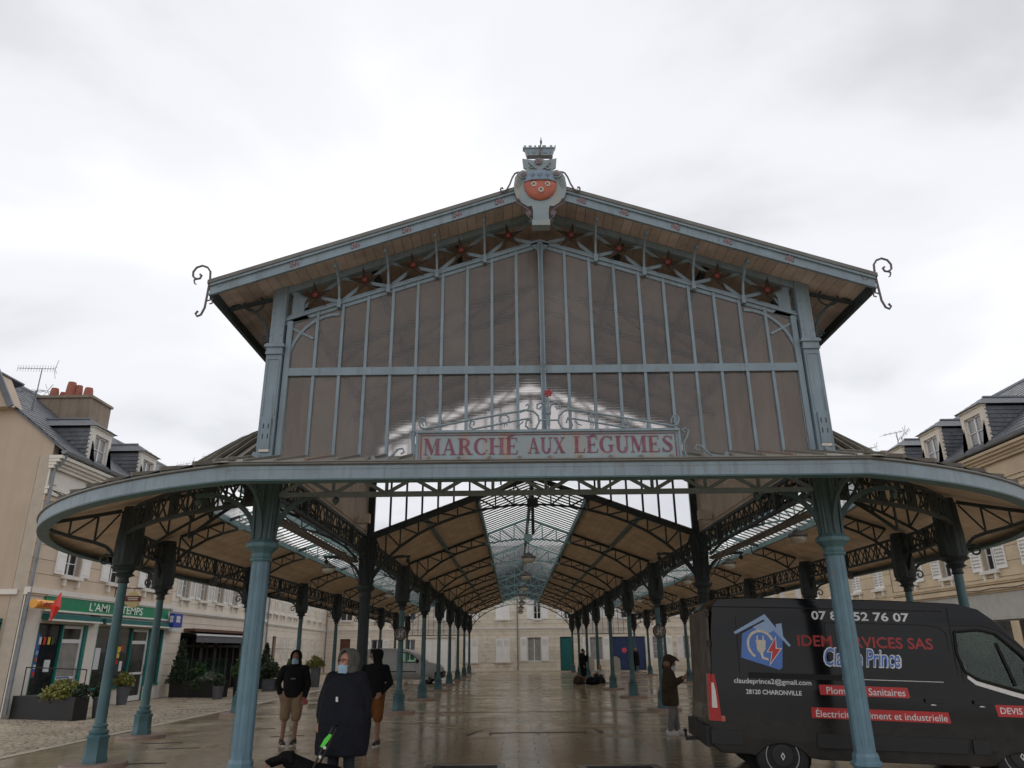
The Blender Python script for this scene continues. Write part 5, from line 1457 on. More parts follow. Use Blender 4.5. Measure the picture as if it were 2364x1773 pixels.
    def roof(s, slope=.76, m_='slate', tiles=False):
        r_ = s.D / 2; rise = (r_ + .4) * slope; z0 = s.eave + .05
        for sg in (1,):
            m = MB(); m.poly([(-.08, -.42, z0), (-.08, s.D / 2, z0 + rise), (-.08, s.D + .42, z0), (-.08, s.D + .42, z0 + .07), (-.08, s.D / 2, z0 + rise + .07), (-.08, -.42, z0 + .07)], (s.L + .16, 0, 0)); ro_ = s.p(m, 'roof', m_)
        # gables
        for x in (0, s.L - .3): m = MB(); m.poly([(x, .02, s.eave), (x, s.D - .02, s.eave), (x, s.D - .02, z0 + .44 * slope - .005), (x, s.D / 2, z0 + rise - .005), (x, .02, z0 + .44 * slope - .005)], (.3, 0, 0)); s.p(m, 'gable_wall', 'render_beige')
        # slate courses
        n = int(math.hypot(r_ + .4, rise) / .28); m = MB()
        rr = random.Random(int(s.L * 100))
        for k in range(n):
            y0 = -.42 + (r_ + .4) * k / n; y1 = -.42 + (r_ + .4) * (k + 1) / n
            za, zb_ = z0 + .075 + rise * k / n, z0 + .075 + rise * (k + 1) / n
            u = -.05 - (k % 2) * .12
            while u < s.L + .05:
                a, b = max(u, -.08), min(u + .238, s.L + .08)
                if b > a + .03:
                    dz = rr.uniform(0, .012)
                    m.add([(a + .003, y0, za + .03 + dz), (b - .003, y0, za + .03 + dz), (b - .003, y1, zb_ + .006), (a + .003, y1, zb_ + .006), (a + .003, y0, za), (b - .003, y0, za)], [(0, 1, 2, 3), (0, 4, 5, 1)])
                u += .24
        o = s.p(m, 'slate_field', m_, ro_); o['kind'] = 'stuff'
        m = MB(); m.box(-.1, s.L + .1, s.D / 2 - .12, s.D / 2 + .12, z0 + rise + .04, z0 + rise + .13); s.p(m, 'ridge_cap', 'zinc', ro_)
        s.slope = slope; s.z0 = z0
    def dormer(s, u, w=1.15, zb_=-.17, h=1.02, m_='slate', trim='trim_white', hip=True):
        """dormer centred at u; front just behind the eave"""
        y = -.22; z = s.eave + .48 + zb_; zt = z + h
        back = lambda zz: -.42 + (zz - s.z0) / s.slope
        d = None   # cheeks
        for x in (u - w / 2, u + w / 2 - .06):
            m = MB(); m.poly([(x, y, z - .3), (x, y, zt), (x, back(zt) + .1, zt), (x, back(z - .3), z - .3)], (.06, 0, 0))
            d = s.p(m, 'dormer' if d is None else 'dormer_cheek', m_, d)
        sm = MB(); rr = random.Random(int(u * 10))
        for x, sg in ((u - w / 2, -1), (u + w / 2, 1)):
            nrow = int((zt - z) / .13)
            for k in range(nrow):
                za, z2 = z + (zt - z) * k / nrow, z + (zt - z) * (k + 1) / nrow
                yy = y - (k % 2) * .1
                while yy < back(z2):
                    a, b = max(yy, y), min(yy + .2, back(z2))
                    if b > a + .02: o_ = .022 + rr.uniform(0, .01); sm.add([(x + sg * o_, a + .003, za), (x + sg * o_, b - .003, za), (x + sg * .006, b - .003, z2), (x + sg * .006, a + .003, z2), (x, a + .003, za), (x, b - .003, za)], [(0, 1, 2, 3), (0, 1, 5, 4)])
                    yy += .2
        o = s.p(sm, 'slate_cladding', m_, d); o['kind'] = 'stuff'
        m = MB(); t = .15
        m.box(u - w / 2 - .02, u - w / 2 + t, y - .08, y + .06, z - .12, zt); m.box(u + w / 2 - t, u + w / 2 + .02, y - .08, y + .06, z - .12, zt); m.box(u - w / 2 + t, u + w / 2 - t, y - .08, y + .06, zt - .2, zt); m.box(u - w / 2 - .06, u + w / 2 + .06, y - .14, y + .1, z - .2, z - .12); m.box(u - w / 2 - .05, u + w / 2 + .05, y - .13, y + .06, zt + .001, zt + .06)
        s.p(m, 'dormer_frame', trim, d)
        m = MB(); a, b = u - w / 2 + t, u + w / 2 - t; zz0, zz1 = z - .12, zt - .2
        for x0, x1, q0, q1 in ((a, a + .05, zz0, zz1), (b - .05, b, zz0, zz1), (u - .03, u + .03, zz0, zz1), (a, b, zz0, zz0 + .05), (a, b, zz1 - .05, zz1), (a, b, (zz0 + zz1) / 2 - .012, (zz0 + zz1) / 2 + .012)):
            m.box(x0, x1, y + .0, y + .03 + (.002 if q1 - q0 > .2 else 0), q0, q1)
        s.p(m, 'dormer_window', 'frame_white', d)
        m = MB(); m.box(a, b, y + .035, y + .045, zz0, zz1); s.p(m, 'pane', 'glass_curtain', d)
        m = MB(); zr = zt + .06; rh = .42; yb = back(zr + rh) + .3   # hipped roof
        A_ = [(u - w / 2 - .12, y - .2, zr), (u + w / 2 + .12, y - .2, zr), (u + w / 2 + .12, back(zr) + .2, zr), (u - w / 2 - .12, back(zr) + .2, zr)]
        r1, r2 = (u, y + (.45 if hip else -.2), zr + rh), (u, yb, zr + rh)
        m.add(A_ + [r1, r2], [(0, 1, 4), (1, 2, 5, 4), (3, 0, 4, 5), (2, 3, 5), (0, 3, 2, 1)]); s.p(m, 'dormer_roof', m_, d)
        # slate laps on the dormer roof
        m = MB()
        for k in range(5):
            f0 = k / 5
            L0, R0 = Vector(A_[0]).lerp(Vector(r1), f0), Vector(A_[1]).lerp(Vector(r1), f0); L1, R1 = Vector(A_[3]).lerp(Vector(r2), f0), Vector(A_[2]).lerp(Vector(r2), f0)
            m.bar(L0, L1, .02, .012); m.bar(R0, R1, .02, .012); m.bar(L0, R0, .02, .012)
        m.bar(Vector(r1) + Vector((0, 0, .02)), Vector(r2) + Vector((0, 0, .02)), .1, .05)
        s.p(m, 'dormer_ridge', 'zinc', d)
    def downpipe(s, u, z1=None, out=-.1, m_='zinc'):
        z1 = z1 or s.eave - .1; m = MB(); m.tube([(u, -.4, s.eave), (u, -.3, s.eave - .25), (u, out, s.eave - .45), (u, out, .1)], .05, 8)
        z = 1.0
        while z < s.eave - .6: m.lathe([(.065, z), (.065, z + .04)], 8, c=(u, out)); z += 1.7
        s.p(m, 'downpipe', m_)
    def chimney(s, u0, u1, y0, y1, z0, z1, pots, m_='chimney_render'):
        m = MB(); m.box(u0, u1, y0, y1, z0, z1 - .12); c = s.p(m, 'chimney', m_)
        m = MB(); m.box(u0 - .06, u1 + .06, y0 - .06, y1 + .06, z1 - .12, z1 - .03); m.box(u0 - .02, u1 + .02, y0 - .02, y1 + .02, z1 - .029, z1); s.p(m, 'cap', m_, c)
        for (pu, py, r_, h) in pots:
            m = MB(); m.lathe([(r_ * 1.15, z1), (r_ * 1.0, z1 + h * .7), (r_ * .85, z1 + h)], 14, c=(pu, py)); s.p(m, 'chimney_pot', 'terracotta', c, 'auto')
def antenna(label, loc, mast, boom, boom_dir, els, el_dir, group='television antennas on the roofs'):
    t = thing('antenna', label, 'antenna', loc, 0, group)
    m = MB(); m.tube([(0, 0, -1.0), (.02, 0, mast)], .018, 6); m.build('mast', 'zinc', t)
    bd = Vector(boom_dir).normalized(); ed = Vector(el_dir).normalized(); m = MB(); c = Vector((.02, 0, mast))
    m.tube([c - bd * boom * .35, c + bd * boom * .65], .012, 5)
    for k in range(els):
        p = c + bd * boom * (-.3 + .95 * k / (els - 1)); l = .12 if els > 8 else .25
        m.tube([p - ed * l, p + ed * l], .007, 4)
    for sg in (-1, 1): m.tube([c - bd * boom * .35, c - bd * boom * .40 + Vector((0, 0, .25 * sg)) + ed * .08], .01, 4); m.tube([c - bd * boom * .33 + Vector((0, 0, .05 * sg)), c - bd * boom * .40 + Vector((0, 0, .22 * sg)) - ed * .15], .008, 4)
    m.build('array', 'zinc', t)

# --- corner bar (left, nearest): facade along y at x=-15
XL = -15.0
h1 = House('corner_house', 'beige rendered house with white shutters above the green fronted corner bar', (XL, 12.55, 0), R(90), 9.85, D=8.6, eave=7.65, z_course=(3.62, 6.42))
for c in (2.2, 4.95, 7.7): h1.window(c - .45, c + .45, 4.12, 5.75, 2, 4, 'glass_dark', shut='panel', sw=.52)
h1.hole(.95, 3.75, 0.0, 2.62); h1.hole(4.35, 9.55, 0.0, 2.62)
h1.walls()
h1.band(3.46, 3.62, .14); h1.cornice(6.42, 7.62); h1.gutter(); h1.roof(.76); h1.dormer(2.05, 1.15); h1.dormer(5.5, 1.15); h1.downpipe(.06)
h1.chimney(4.3, 5.75, 1.7, 3.75, 8.6, 11.15, [(4.55, 3.35, .15, .36), (4.75, 3.12, .12, .26), (4.6, 2.75, .17, .62), (4.7, 2.5, .13, .52), (4.6, 2.05, .16, .38)])
m = MB(); m.poly([(-.32, 1.5, 9.2), (-.32, 2.15, 10.35), (-.32, 3.4, 9.6), (-.32, 3.4, 9.0)], (.7, 0, 0)); h1.p(m, 'roof_gablet', 'render_beige')
m = MB(); m.bar((-.42, 1.40, 9.15), (-.42, 2.15, 10.42), .2, .07, up=(1, 0, 0)); m.poly([(-.4, 2.1, 10.36), (-.4, 3.6, 9.9), (1.0, 3.6, 9.9), (1.0, 2.1, 10.36)], (0, 0, .05)); h1.p(m, 'gablet_roof', 'slate')
# shop front base and piers
m = MB(); m.box(0, .95, -.03, .0, 0, 3.4); m.box(3.75, 4.35, -.03, 0, 0, 2.75); m.box(9.55, 9.85, -.03, 0, 0, 3.4); m.box(.95, 3.75, -.03, .0, 2.62, 3.0); m.box(4.35, 9.55, -.03, 0, 2.62, 3.0); h1.p(m, 'shop_pier', 'trim_white')
for a_, b_ in ((4.37, 6.95), (8.35, 9.53)): m = MB(); m.box(a_, b_, -.02, .2, .0, .52); h1.p(m, 'stall_riser', 'trim_white')
m = MB(); m.box(.97, 2.3, -.02, .12, .45, .56); m.box(4.37, 6.95, -.05, .2, .52, .60); m.box(8.35, 9.53, -.05, .2, .52, .60)
h1.p(m, 'shop_sill', 'green_frame')['kind'] = 'stuff'
for u in (.97, 2.28, 4.37, 5.65, 6.9, 8.33, 9.47): m = MB(); m.box(u, u + .07, -.01, .12, .0 if u > 8 else .56, 2.62); h1.p(m, 'shop_frame', 'green_frame')
m = MB(); m.box(3.6, 3.74, -.01, .15, 0, 2.62); h1.p(m, 'shop_frame', 'green_frame')
m = MB(); m.box(1.04, 2.28, .06, .075, .56, 2.6); h1.p(m, 'shop_window', 'glass_dark')
m = MB(); m.box(4.44, 5.65, .06, .075, .6, 2.6); h1.p(m, 'shop_window', 'glass_shop')
m = MB(); m.box(5.72, 6.9, .06, .075, .6, 2.6); h1.p(m, 'shop_window', 'glass_shop')
m = MB(); m.box(8.4, 9.47, .06, .075, .6, 2.6); h1.p(m, 'shop_window', 'glass_shop')
for a, b, gm in ((2.36, 3.58, 'glass_curtain'), (6.98, 8.32, 'glass_shop')):
    m = MB()
    for x0, x1, z0, z1 in ((a, a + .1, 0.02, 2.6), (b - .1, b, .02, 2.6), (a + .1, b - .1, .02, .2), (a + .1, b - .1, .95, 1.03), (a + .1, b - .1, 2.05, 2.17), (a + .1, b - .1, 2.5, 2.6)): m.box(x0, x1, .05, .11, z0, z1)
    d = h1.p(m, 'door', 'frame_white')
    m = MB(); m.box(a + .1, b - .1, .08, .09, .2, .95); h1.p(m, 'pane', gm, d); m = MB(); m.box(a + .1, b - .1, .08, .09, 1.03, 2.05); h1.p(m, 'pane', gm, d); m = MB(); m.box(a + .1, b - .1, .08, .09, 2.17, 2.5); h1.p(m, 'pane', 'glass_dark', d)
    m = MB(); m.tube([(b - .14, .0, .9), (b - .14, -.0, 1.3)], .015, 6); h1.p(m, 'handle', 'chrome', d)
m = MB(); m.box(.95, 9.5, -.10, -.031, 3.03, 3.42); sgn = h1.p(m, 'sign_board', 'green_sign')
m = MB(); m.box(.93, 9.52, -.13, -.031, 2.97, 3.03); m.box(.93, 9.52, -.12, -.031, 3.42, 3.45); h1.p(m, 'sign_trim', 'trim_white', sgn)
m = MB(); m.box(1.0, 4.1, -.25, -.031, 2.72, 2.90); m.box(4.4, 9.4, -.25, -.031, 2.70, 2.88); h1.p(m, 'awning_case', 'teal_door')
m = MB(); m.box(1.0, 4.1, -.30, -.251, 2.69, 2.74); m.box(4.4, 9.4, -.30, -.251, 2.67, 2.72); h1.p(m, 'awning_bar', 'trim_white')
for s_, a, b in (("L'AMI", 3.45, 4.75), ('TEMPS', 5.62, 7.25)): text_obj(s_, 'lettering', 'white_letter', sgn, lambda u, v: (u, -.104, v), a, b, 3.09, 3.36, .006)
def poster(u0, u1, z0, z1, mm, y=.045):
    m = MB(); m.box(u0, u1, y, y + .012, z0, z1); return h1.p(m, 'poster', mm)
for (a, b, c, d, mm) in [(1.12, 1.3, 1.05, 2.3, 'poster_blue'), (1.7, 2.0, 1.2, 1.55, 'poster_white'), (2.5, 3.2, .98, 1.02, 'poster_blue'), (4.55, 4.9, 1.2, 1.9, 'poster_white'), (5.30, 5.62, .62, 2.15, 'poster_blue'), (6.05, 6.3, 1.75, 1.95, 'poster_yellow'), (6.0, 6.25, 1.55, 1.72, 'poster_yellow'), (6.05, 6.2, 1.35, 1.5, 'tabac_red'), (6.3, 6.42, 1.8, 2.0, 'tabac_red'), (6.35, 6.55, 1.1, 1.45, 'poster_white')]: poster(a, b, c, d, mm)
for k, (mm, dx) in enumerate((('poster_white', 0), ('tabac_red', .22), ('poster_yellow', .45), ('leaf_mid', .65))): poster(1.2 + dx, 1.32 + dx, 2.0, 2.22, mm, .03)
for k in range(4): poster(1.15, 1.27, 1.1 + .2 * k, 1.22 + .2 * k, ('tabac_red', 'poster_white', 'crest_red', 'decal_blue_pale')[k], .03)
m = MB()
for k in range(7): m.box(5.33, 5.59, .038, .044, .7 + .2 * k, .78 + .2 * k)
h1.p(m, 'poster_print', 'poster_yellow')
# gable end towards the viewer: garage style opening with blue-green frame, string course
m = MB(); m.box(-.05, -.002, .6, 2.9, .3, 2.55); h1.p(m, 'side_shutter', 'leaf_silver')
m = MB()
for (y0, y1, z0, z1) in ((.5, .62, .2, 2.6), (2.85, 3.0, .2, 2.6), (.5, 3.0, 2.55, 2.72)): m.box(-.1, -.002, y0, y1, z0, z1)
h1.p(m, 'side_frame', 'teal_door')
m = MB(); m.box(-.08, -.001, .2, 8.6, 3.40, 3.55); h1.p(m, 'side_band', 'trim_white')
m = MB(); m.box(-.06, -.001, 4.0, 5.2, 4.9, 5.0); m.box(-.03, -.001, 4.1, 5.1, 4.0, 4.9); h1.p(m, 'side_hood', 'zinc')
m = MB()
for k in range(24): m.box(-.058, -.051, .62, 2.85, .35 + .09 * k, .37 + .09 * k)
h1.p(m, 'shutter_slats', 'zinc')
m = MB(); m.box(.12, .42, -.06, 0.0, 6.75, 7.0); h1.p(m, 'alarm_box', 'trim_white')
m = MB(); m.tube([(.3, -.06, 6.55)] + [(.3 + k * .8, -.1, 6.50 - .03 * (k % 2)) for k in range(1, 12)], .014, 4); h1.p(m, 'cable', 'iron_black')
# yagi on the corner house, plus others over the rear roofs
antenna('tall ribbed television antenna on the roof of the corner bar', (-16.95, 14.0, 9.6), 1.55, 1.25, (-1, -.1, .0), 14, (0, 0, 1))
antenna('spindly antenna lower on the mast beside the chimney of the corner bar', (-17.0, 14.0, 9.0), 1.32, 1.15, (-1, 0, 0), 6, (.7, .7, 0))
antenna('small antenna beyond the round canopy end, the lower of two', (-18.6, 30.0, 11.0), .62, .9, (-1, 0, -.15), 6, (0, .5, .8))
antenna('small antenna beyond the round canopy end, the higher of two', (-17.4, 30.0, 11.4), .62, .6, (-1, 0, .0), 5, (0, .5, .8))
antenna('rake shaped antenna over the dormers above the van', (18.0, 24.2, 10.3), 1.05, 1.7, (-.1, 1, .15), 5, (1, .3, .5))
antenna('short ribbed antenna on the mast behind the dormers above the van', (18.05, 23.9, 10.1), .95, 1.2, (0, -1, .2), 9, (0, .2, 1))
antenna('small antenna on the red chimney behind the hall', (18.0, 26.9, 10.8), .5, 1.5, (0, 1, .2), 5, (1, .3, .4))
# bar signs
t = thing('tabac_sign', 'yellow drum sign reading Tabac on the corner bar', 'sign', (-14.62, 12.95, 3.13))
m = MB(); m.loft([[(.12 * math.cos(R(a)) * 1.0, y, .13 * math.sin(R(a))) for a in range(0, 360, 20)] for y in (-.5, .45)]); m.build('drum', 'tabac_yellow', t, 'auto'); m = MB(); m.bar((-.4, .3, 0), (0, .3, 0), .04, .04); m.build('arm', 'iron_black', t)
text_obj('Tabac', 'lettering', 'tabac_red', t, lambda u, v: (.135 - abs(v) * .1, u, v), -.42, .32, -.07, .07, .006)
t = thing('tobacconist_lozenge', 'red double pointed tobacconist lozenge sign hanging at the corner bar', 'sign', (-14.15, 12.8, 3.04))
m = MB(); m.lathe([(.015, -.43), (.13, 0), (.015, .45)], 4, rot=R(25)); o = m.build('lozenge', 'tabac_red', t); o.rotation_euler = (R(-18), 0, 0)
m = MB(); m.bar((-.75, .1, .1), (0, 0, .1), .03, .03); m.build('arm', 'iron_black', t)
t = thing('clover_sign', 'blue hanging box sign with a pale four leaf clover between two shops', 'sign', (-14.72, 22.45, 2.72))
m = MB(); m.box(-.1, .1, -.42, .42, 0, .55); m.build('box', 'loto_blue', t)
m = MB()
for a in (45, 135, 225, 315): m.ell((.102, .13 * math.cos(R(a)), .32 + .09 * math.sin(R(a))), .006, .11, .075, 10, 6)
for a in (45, 135, 225, 315): m.ell((-.0, -.422 , .32), .001, .001, .001, 4, 3)
m.build('clover', 'decal_white', t); m = MB(); m.bar((-.3, 0, .45), (-.1, 0, .45), .04, .04); m.build('arm', 'iron_black', t)
m = MB()
for a in (45, 135, 225, 315): m.ell((.045 * math.cos(R(a)), -.424, .32 + .1 * math.sin(R(a))), .05, .006, .07, 10, 6)
m.build('clover', 'decal_white', t)
m = MB(); m.box(-.08, .08, -.415, .41, -.14, -.03); m.build('lower_plate', 'poster_white', t)
t = thing('beer_sign', 'round cream and dark red pub sign on a scroll bracket over the green board', 'sign', (-14.3, 17.7, 3.55))
m = MB(); m.poly([(.27 * math.cos(R(a)), -.03, .29 * math.sin(R(a))) for a in range(0, 360, 18)], (0, .06, 0)); m.build('disc', 'beer_cream', t)
m = MB(); m.box(-.275, .275, -.04, .04, -.06, .13); m.build('banner', 'beer_red', t)
m = MB(); m.box(-.2, .2, -.045, -.041, .045, .085); m.box(-.17, .17, -.045, -.041, -.02, .02); m.box(-.06, .06, -.036, -.031, -.17, -.12); m.box(-.1, .1, -.036, -.031, .16, .2); m.build('print', 'crest_white', t)
m = MB(); m.tube([(-.7, 0, .40), (.3, 0, .40)], .015, 6); m.tube([(0, 0, .29), (0, 0, .40)], .01, 5); m.tube([(-.68, 0, .05), (-.45, 0, .12), (-.35, 0, .28), (-.45, 0, .35), (-.52, 0, .27)], .012, 5); m.tube([(-.69, 0, .0), (-.69, 0, .42)], .014, 5); m.build('bracket', 'iron_black', t)
# --- restaurant house
h2 = House('restaurant_house', 'cream coursed house with louvred shutters above a restaurant with a grey awning', (XL, 22.42, 0), R(90), 12.7, D=8.6, eave=7.5, course='course_cream', ch=.42, z_course=(0, 6.4))
for c in (1.25, 3.3, 5.35, 7.4, 9.45, 11.5): h2.window(c - .42, c + .42, 4.0, 5.6, 2, 3, 'glass_curtain', shut='open', sw=.46, n=20)
h2.hole(1.35, 9.3, 0, 2.55)
h2.walls(); h2.band(3.36, 3.50, .10); h2.cornice(6.4, 7.4); h2.gutter(); h2.roof(.76); h2.dormer(2.2, 1.15); h2.dormer(6.2, 1.15)
m = MB(); m.box(1.35, 9.3, .3, .35, 0, 2.55); h2.p(m, 'restaurant_window', 'glass_shop')
m = MB()
for u in (1.37, 2.3, 3.1, 3.9, 4.7, 5.6, 6.4, 7.3, 8.2, 9.1): m.box(u, u + (.35 if u in (3.9, 5.6) else .09), .1, .29, 0, 2.55)
m.box(1.35, 9.3, .1, .28, 1.95, 2.05); m.box(1.35, 9.3, .1, .28, 2.4, 2.55)
h2.p(m, 'restaurant_frame', 'planter_black')
t = thing('awning', 'grey half folded awning with pale lettering over the restaurant terrace', 'awning', (XL, 24.0, 2.3))
m = MB(); m.box(.02, .5, 0, 7.5, .30, .42); m.build('cassette', 'brown_door', t)
m = MB(); m.add([(.1, 0, .31), (.62, 0, .16), (.62, 7.5, .16), (.1, 7.5, .31)], [(0, 1, 2, 3)]); m.build('canopy', 'awning_grey', t)
m = MB(); m.box(.60, .66, 0, 7.5, .12, .20); m.build('front_bar', 'frame_white', t)
m = MB(); m.box(.61, .63, 0, 7.5, -.16, .119); m.build('valance', 'awning_grey', t)
for k, w in ((.9, .3), (2.0, .5), (3.4, .25), (3.75, .25), (4.1, .25), (4.5, .25), (5.4, .2), (6.2, .5)):
    m = MB(); m.box(.6305, .634, k, k + w, -.06, .03); m.build('lettering', 'planter_grey', t)
# --- long house to the far corner
h3 = House('corner_terrace_house', 'pale stone terrace house with closed louvred shutters at the far corner of the square', (XL, 35.15, 0), R(93.4), 19.3, D=8.6, eave=7.5, course='course_cream', ch=.42, z_course=(0, 6.4))
for c in (.6, 2.2, 4.0, 5.9, 7.7, 9.6, 12.2, 14.4, 16.6): h3.window(c - .4, c + .4, 3.95, 5.5, 2, 3, 'glass_dark', shut='closed', n=16)
for c in (.7, 4.3, 6.0, 8.2, 10.2, 13.0, 15.4): h3.window(c - .4, c + .4, 1.0, 2.55, 2, 3, 'glass_dark', shut='closed', n=16, sill=False)
h3.door(2.0, 2.9, 2.6, 'brown_door'); h3.walls(); h3.band(3.25, 3.36, .08); h3.cornice(6.4, 7.4); h3.gutter(); h3.roof(.76); h3.downpipe(.05); h3.downpipe(19.2)
m = MB(); m.tube([(.05, -.05, 1.9), (8, -.06, 1.86)], .012, 4); h3.p(m, 'cable', 'iron_black')
# --- far side of the square
def far(name, label, x0, x1, course='course_stone'): return House(name, label, (x0, 55.0, 0), 0.0, x1 - x0, D=8.0, eave=7.4, course=course, ch=.31, z_course=(0, 6.4))
f0 = far('far_house', 'stone house with a brown door and half timber coloured windows behind the silver van', -16.6, -8.25, 'course_cream'); o0 = -16.6
f0.door(-15.0 - o0, -14.15 - o0, 2.65, 'brown_door'); f0.window(-12.4 - o0, -11.45 - o0, .9, 2.58, 2, 2, 'glass_dark', shut='panel', sill=False); f0.window(-9.6 - o0, -8.75 - o0, .9, 2.56, 2, 2, 'glass_dark', sill=False)
for c in (-14.6, -11.9, -9.3): f0.window(c - .5 - o0, c + .5 - o0, 4.1, 5.7, 2, 2, 'glass_dark')
f0.walls(); f0.band(3.34, 3.42, .06); f0.cornice(6.4, 7.3); f0.roof(.7)
f1 = far('far_house', 'bare stone house with closed white shutters and a wide white garage door', -8.25, -.2); o1_ = -8.25
f1.door(-8.0 - o1_, -5.4 - o1_, 2.68, 'shutter_white', handle=False, leaves=4, planks=True); f1.window(-4.68 - o1_, -3.5 - o1_, .75, 2.62, 2, 2, shut='closedpanel', n=10); f1.window(-2.05 - o1_, -.87 - o1_, .75, 2.6, 2, 2, shut='closedpanel', n=10)
for c in (-6.7, -4.1, -1.46): f1.window(c - .6 - o1_, c + .6 - o1_, 4.1, 5.8, 2, 2, shut='closedpanel')
f1.walls(); f1.band(3.34, 3.42, .06); f1.cornice(6.4, 7.3); f1.roof(.7); f1.downpipe(8.03)
m = MB()      # quoin stones between the shuttered windows
rq = random.Random(5)
for k in range(7):
    for (a, b) in ((-3.45, -2.95 - .22 * (k % 2)), (-2.1 - .45 - .22 * (k % 2), -2.1), (-.82, -.4 - .15 * (k % 2)), (-4.73 - .5, -4.73)): m.box(a - o1_, b - o1_, -.02, -.001, .75 + k * .27, .75 + k * .27 + .25)
f1.p(m, 'quoin', 'course_cream')
f2 = far('far_house', 'stone house with a teal panelled door and open white shutters', -.2, 7.48); o2 = -.2
f2.window(.6 - o2, 1.73 - o2, .76, 2.63, 2, 1, 'glass_curtain', shut='panel', sill=False); f2.door(3.3 - o2, 4.25 - o2, 2.65, 'teal_door', planks=True); f2.window(5.78 - o2, 6.84 - o2, .8, 2.6, 1, 1, 'glass_curtain', shut='panel', sw=.55, sill=False)
for c in (1.46, 4.0, 6.3): f2.window(c - .3 - o2, c + .3 - o2, 4.08, 5.7, 2, 3, 'glass_dark', shut='panel', sw=.58)
f2.walls(); f2.band(3.34, 3.42, .06); f2.cornice(6.4, 7.3); f2.roof(.7)
f3 = far('far_house', 'stone house with wide dark blue carriage doors and open shutters', 7.48, 18.5); o3 = 7.48
f3.door(7.58 - o3, 10.38 - o3, 2.62, 'blue_door', leaves=2); f3.window(11.0 - o3, 12.1 - o3, .85, 2.62, 2, 3, 'glass_curtain', shut='panel', sw=.5, sill=False); f3.window(13.55 - o3, 14.68 - o3, .85, 2.65, 2, 3, 'glass_curtain', shut='panel', sw=.55, sill=False)
for c in (9.0, 11.5, 14.1, 16.7): f3.window(c - .5 - o3, c + .5 - o3, 4.1, 5.7, 2, 3, 'glass_dark', shut='panel', sw=.5)
f3.walls(); f3.band(3.34, 3.42, .06); f3.cornice(6.4, 7.3); f3.roof(.7)
t = thing('round_notice', 'pink round notice on the dark blue carriage doors', 'notice', (8.62, 55.1, 1.55)); m = MB(); m.poly([(.19 * math.cos(R(a)), 0, .19 * math.sin(R(a))) for a in range(0, 360, 20)], (0, .02, 0)); m.build('disc', 'pink_sign', t)
m = MB(); m.poly([(.10 * math.cos(R(a)), -.004, .10 * math.sin(R(a))) for a in range(0, 360, 20)], (0, .003, 0)); m.poly([(-.06, -.004, -.15), (.06, -.004, -.15), (0, -.004, -.27)], (0, .02, 0)); m.build('centre', 'tabac_red', t)
# --- right side: facade along y at x=+15.2, local u runs towards the camera
XR = 15.2
r1 = House('ochre_house', 'ochre plastered house with slate dormers behind the black van', (XR, 21.5, 0), R(-90), 12.5, D=8.6, eave=7.65, course='course_ochre', ch=.45, z_course=(3.75, 6.55))
uy = lambda y: 21.5 - y
for c in (19.9, 17.35, 14.8, 12.2, 9.9): r1.window(uy(c) - .35, uy(c) + .35, 4.0, 5.5, 2, 3, 'glass_dark', shut='open', sw=.55, n=12)
r1.walls(); r1.band(3.35, 3.5, .16, 'course_ochre'); r1.band(3.62, 3.72, .08, 'course_ochre'); r1.cornice(6.55, 7.6, 'course_ochre'); r1.gutter(); r1.roof(.76)
for y in (13.55, 16.2, 18.9): r1.dormer(uy(y), 1.2, h=1.12, trim='course_cream')
m = MB(); m.box(.3, 12.2, -.06, -.002, .3, 3.3); m.box(.2, 12.3, -.14, -.002, 2.45, 2.6); r1.p(m, 'shop_front', 'concrete_pale')
m = MB(); m.box(5.2, 11.8, -.1, -.061, .6, 2.4); r1.p(m, 'shop_window', 'glass_shop')
m = MB(); m.box(6.2, 6.5, -.12, -.1001, .6, 2.4); m.box(7.3, 7.7, -.12, -.1001, .6, 2.4); r1.p(m, 'shop_post', 'course_ochre')
m = MB(); m.tube([(5.0 + k * .6, -.18, 3.42 - .02 * (k % 3)) for k in range(12)], .012, 4); r1.p(m, 'cable', 'iron_black')
r2 = House('shuttered_house', 'ochre house with closed white louvred shutters seen past the round canopy', (XR, 36.0, 0), R(-90), 14.4, D=8.6, eave=7.5, course='course_ochre', ch=.45, z_course=(0, 6.5))
for y in (22.7, 24.9, 27.3, 29.8, 32.3, 34.8): r2.window(36 - y - .45, 36 - y + .45, 4.0, 5.5, 2, 3, 'glass_dark', shut='closed', n=12)
for y in (24.5, 28.5, 32.5): r2.window(36 - y - .5, 36 - y + .5, .9, 2.6, 2, 3, 'glass_dark', shut='closed', n=12)
r2.walls(); r2.band(3.35, 3.5, .12, 'course_ochre'); r2.cornice(6.5, 7.4, 'course_ochre'); r2.gutter(); r2.roof(.76); r2.dormer(36 - 24.5, 1.15, trim='course_cream'); r2.dormer(36 - 29.5, 1.15, trim='course_cream')
r2.chimney(36 - 27.3, 36 - 26.7, 3.2, 3.8, 9.5, 11.1, [], 'terracotta')
r3 = House('end_terrace_house', 'stone terrace house closing the square behind the shuttered house', (XR + .3, 54.4, 0), R(-90), 18.3, D=8.6, eave=7.5, course='course_stone', ch=.36, z_course=(0, 6.4))
for u in (2, 5, 8, 11, 14, 17): r3.window(u - .45, u + .45, 4.0, 5.5, 2, 3, 'glass_dark', shut='closed', n=12); r3.window(u - .45, u + .45, .9, 2.55, 2, 3, 'glass_curtain', shut='open', sw=.45, n=12, sill=False)
r3.walls(); r3.band(3.3, 3.42, .08); r3.cornice(6.4, 7.3); r3.roof(.76)
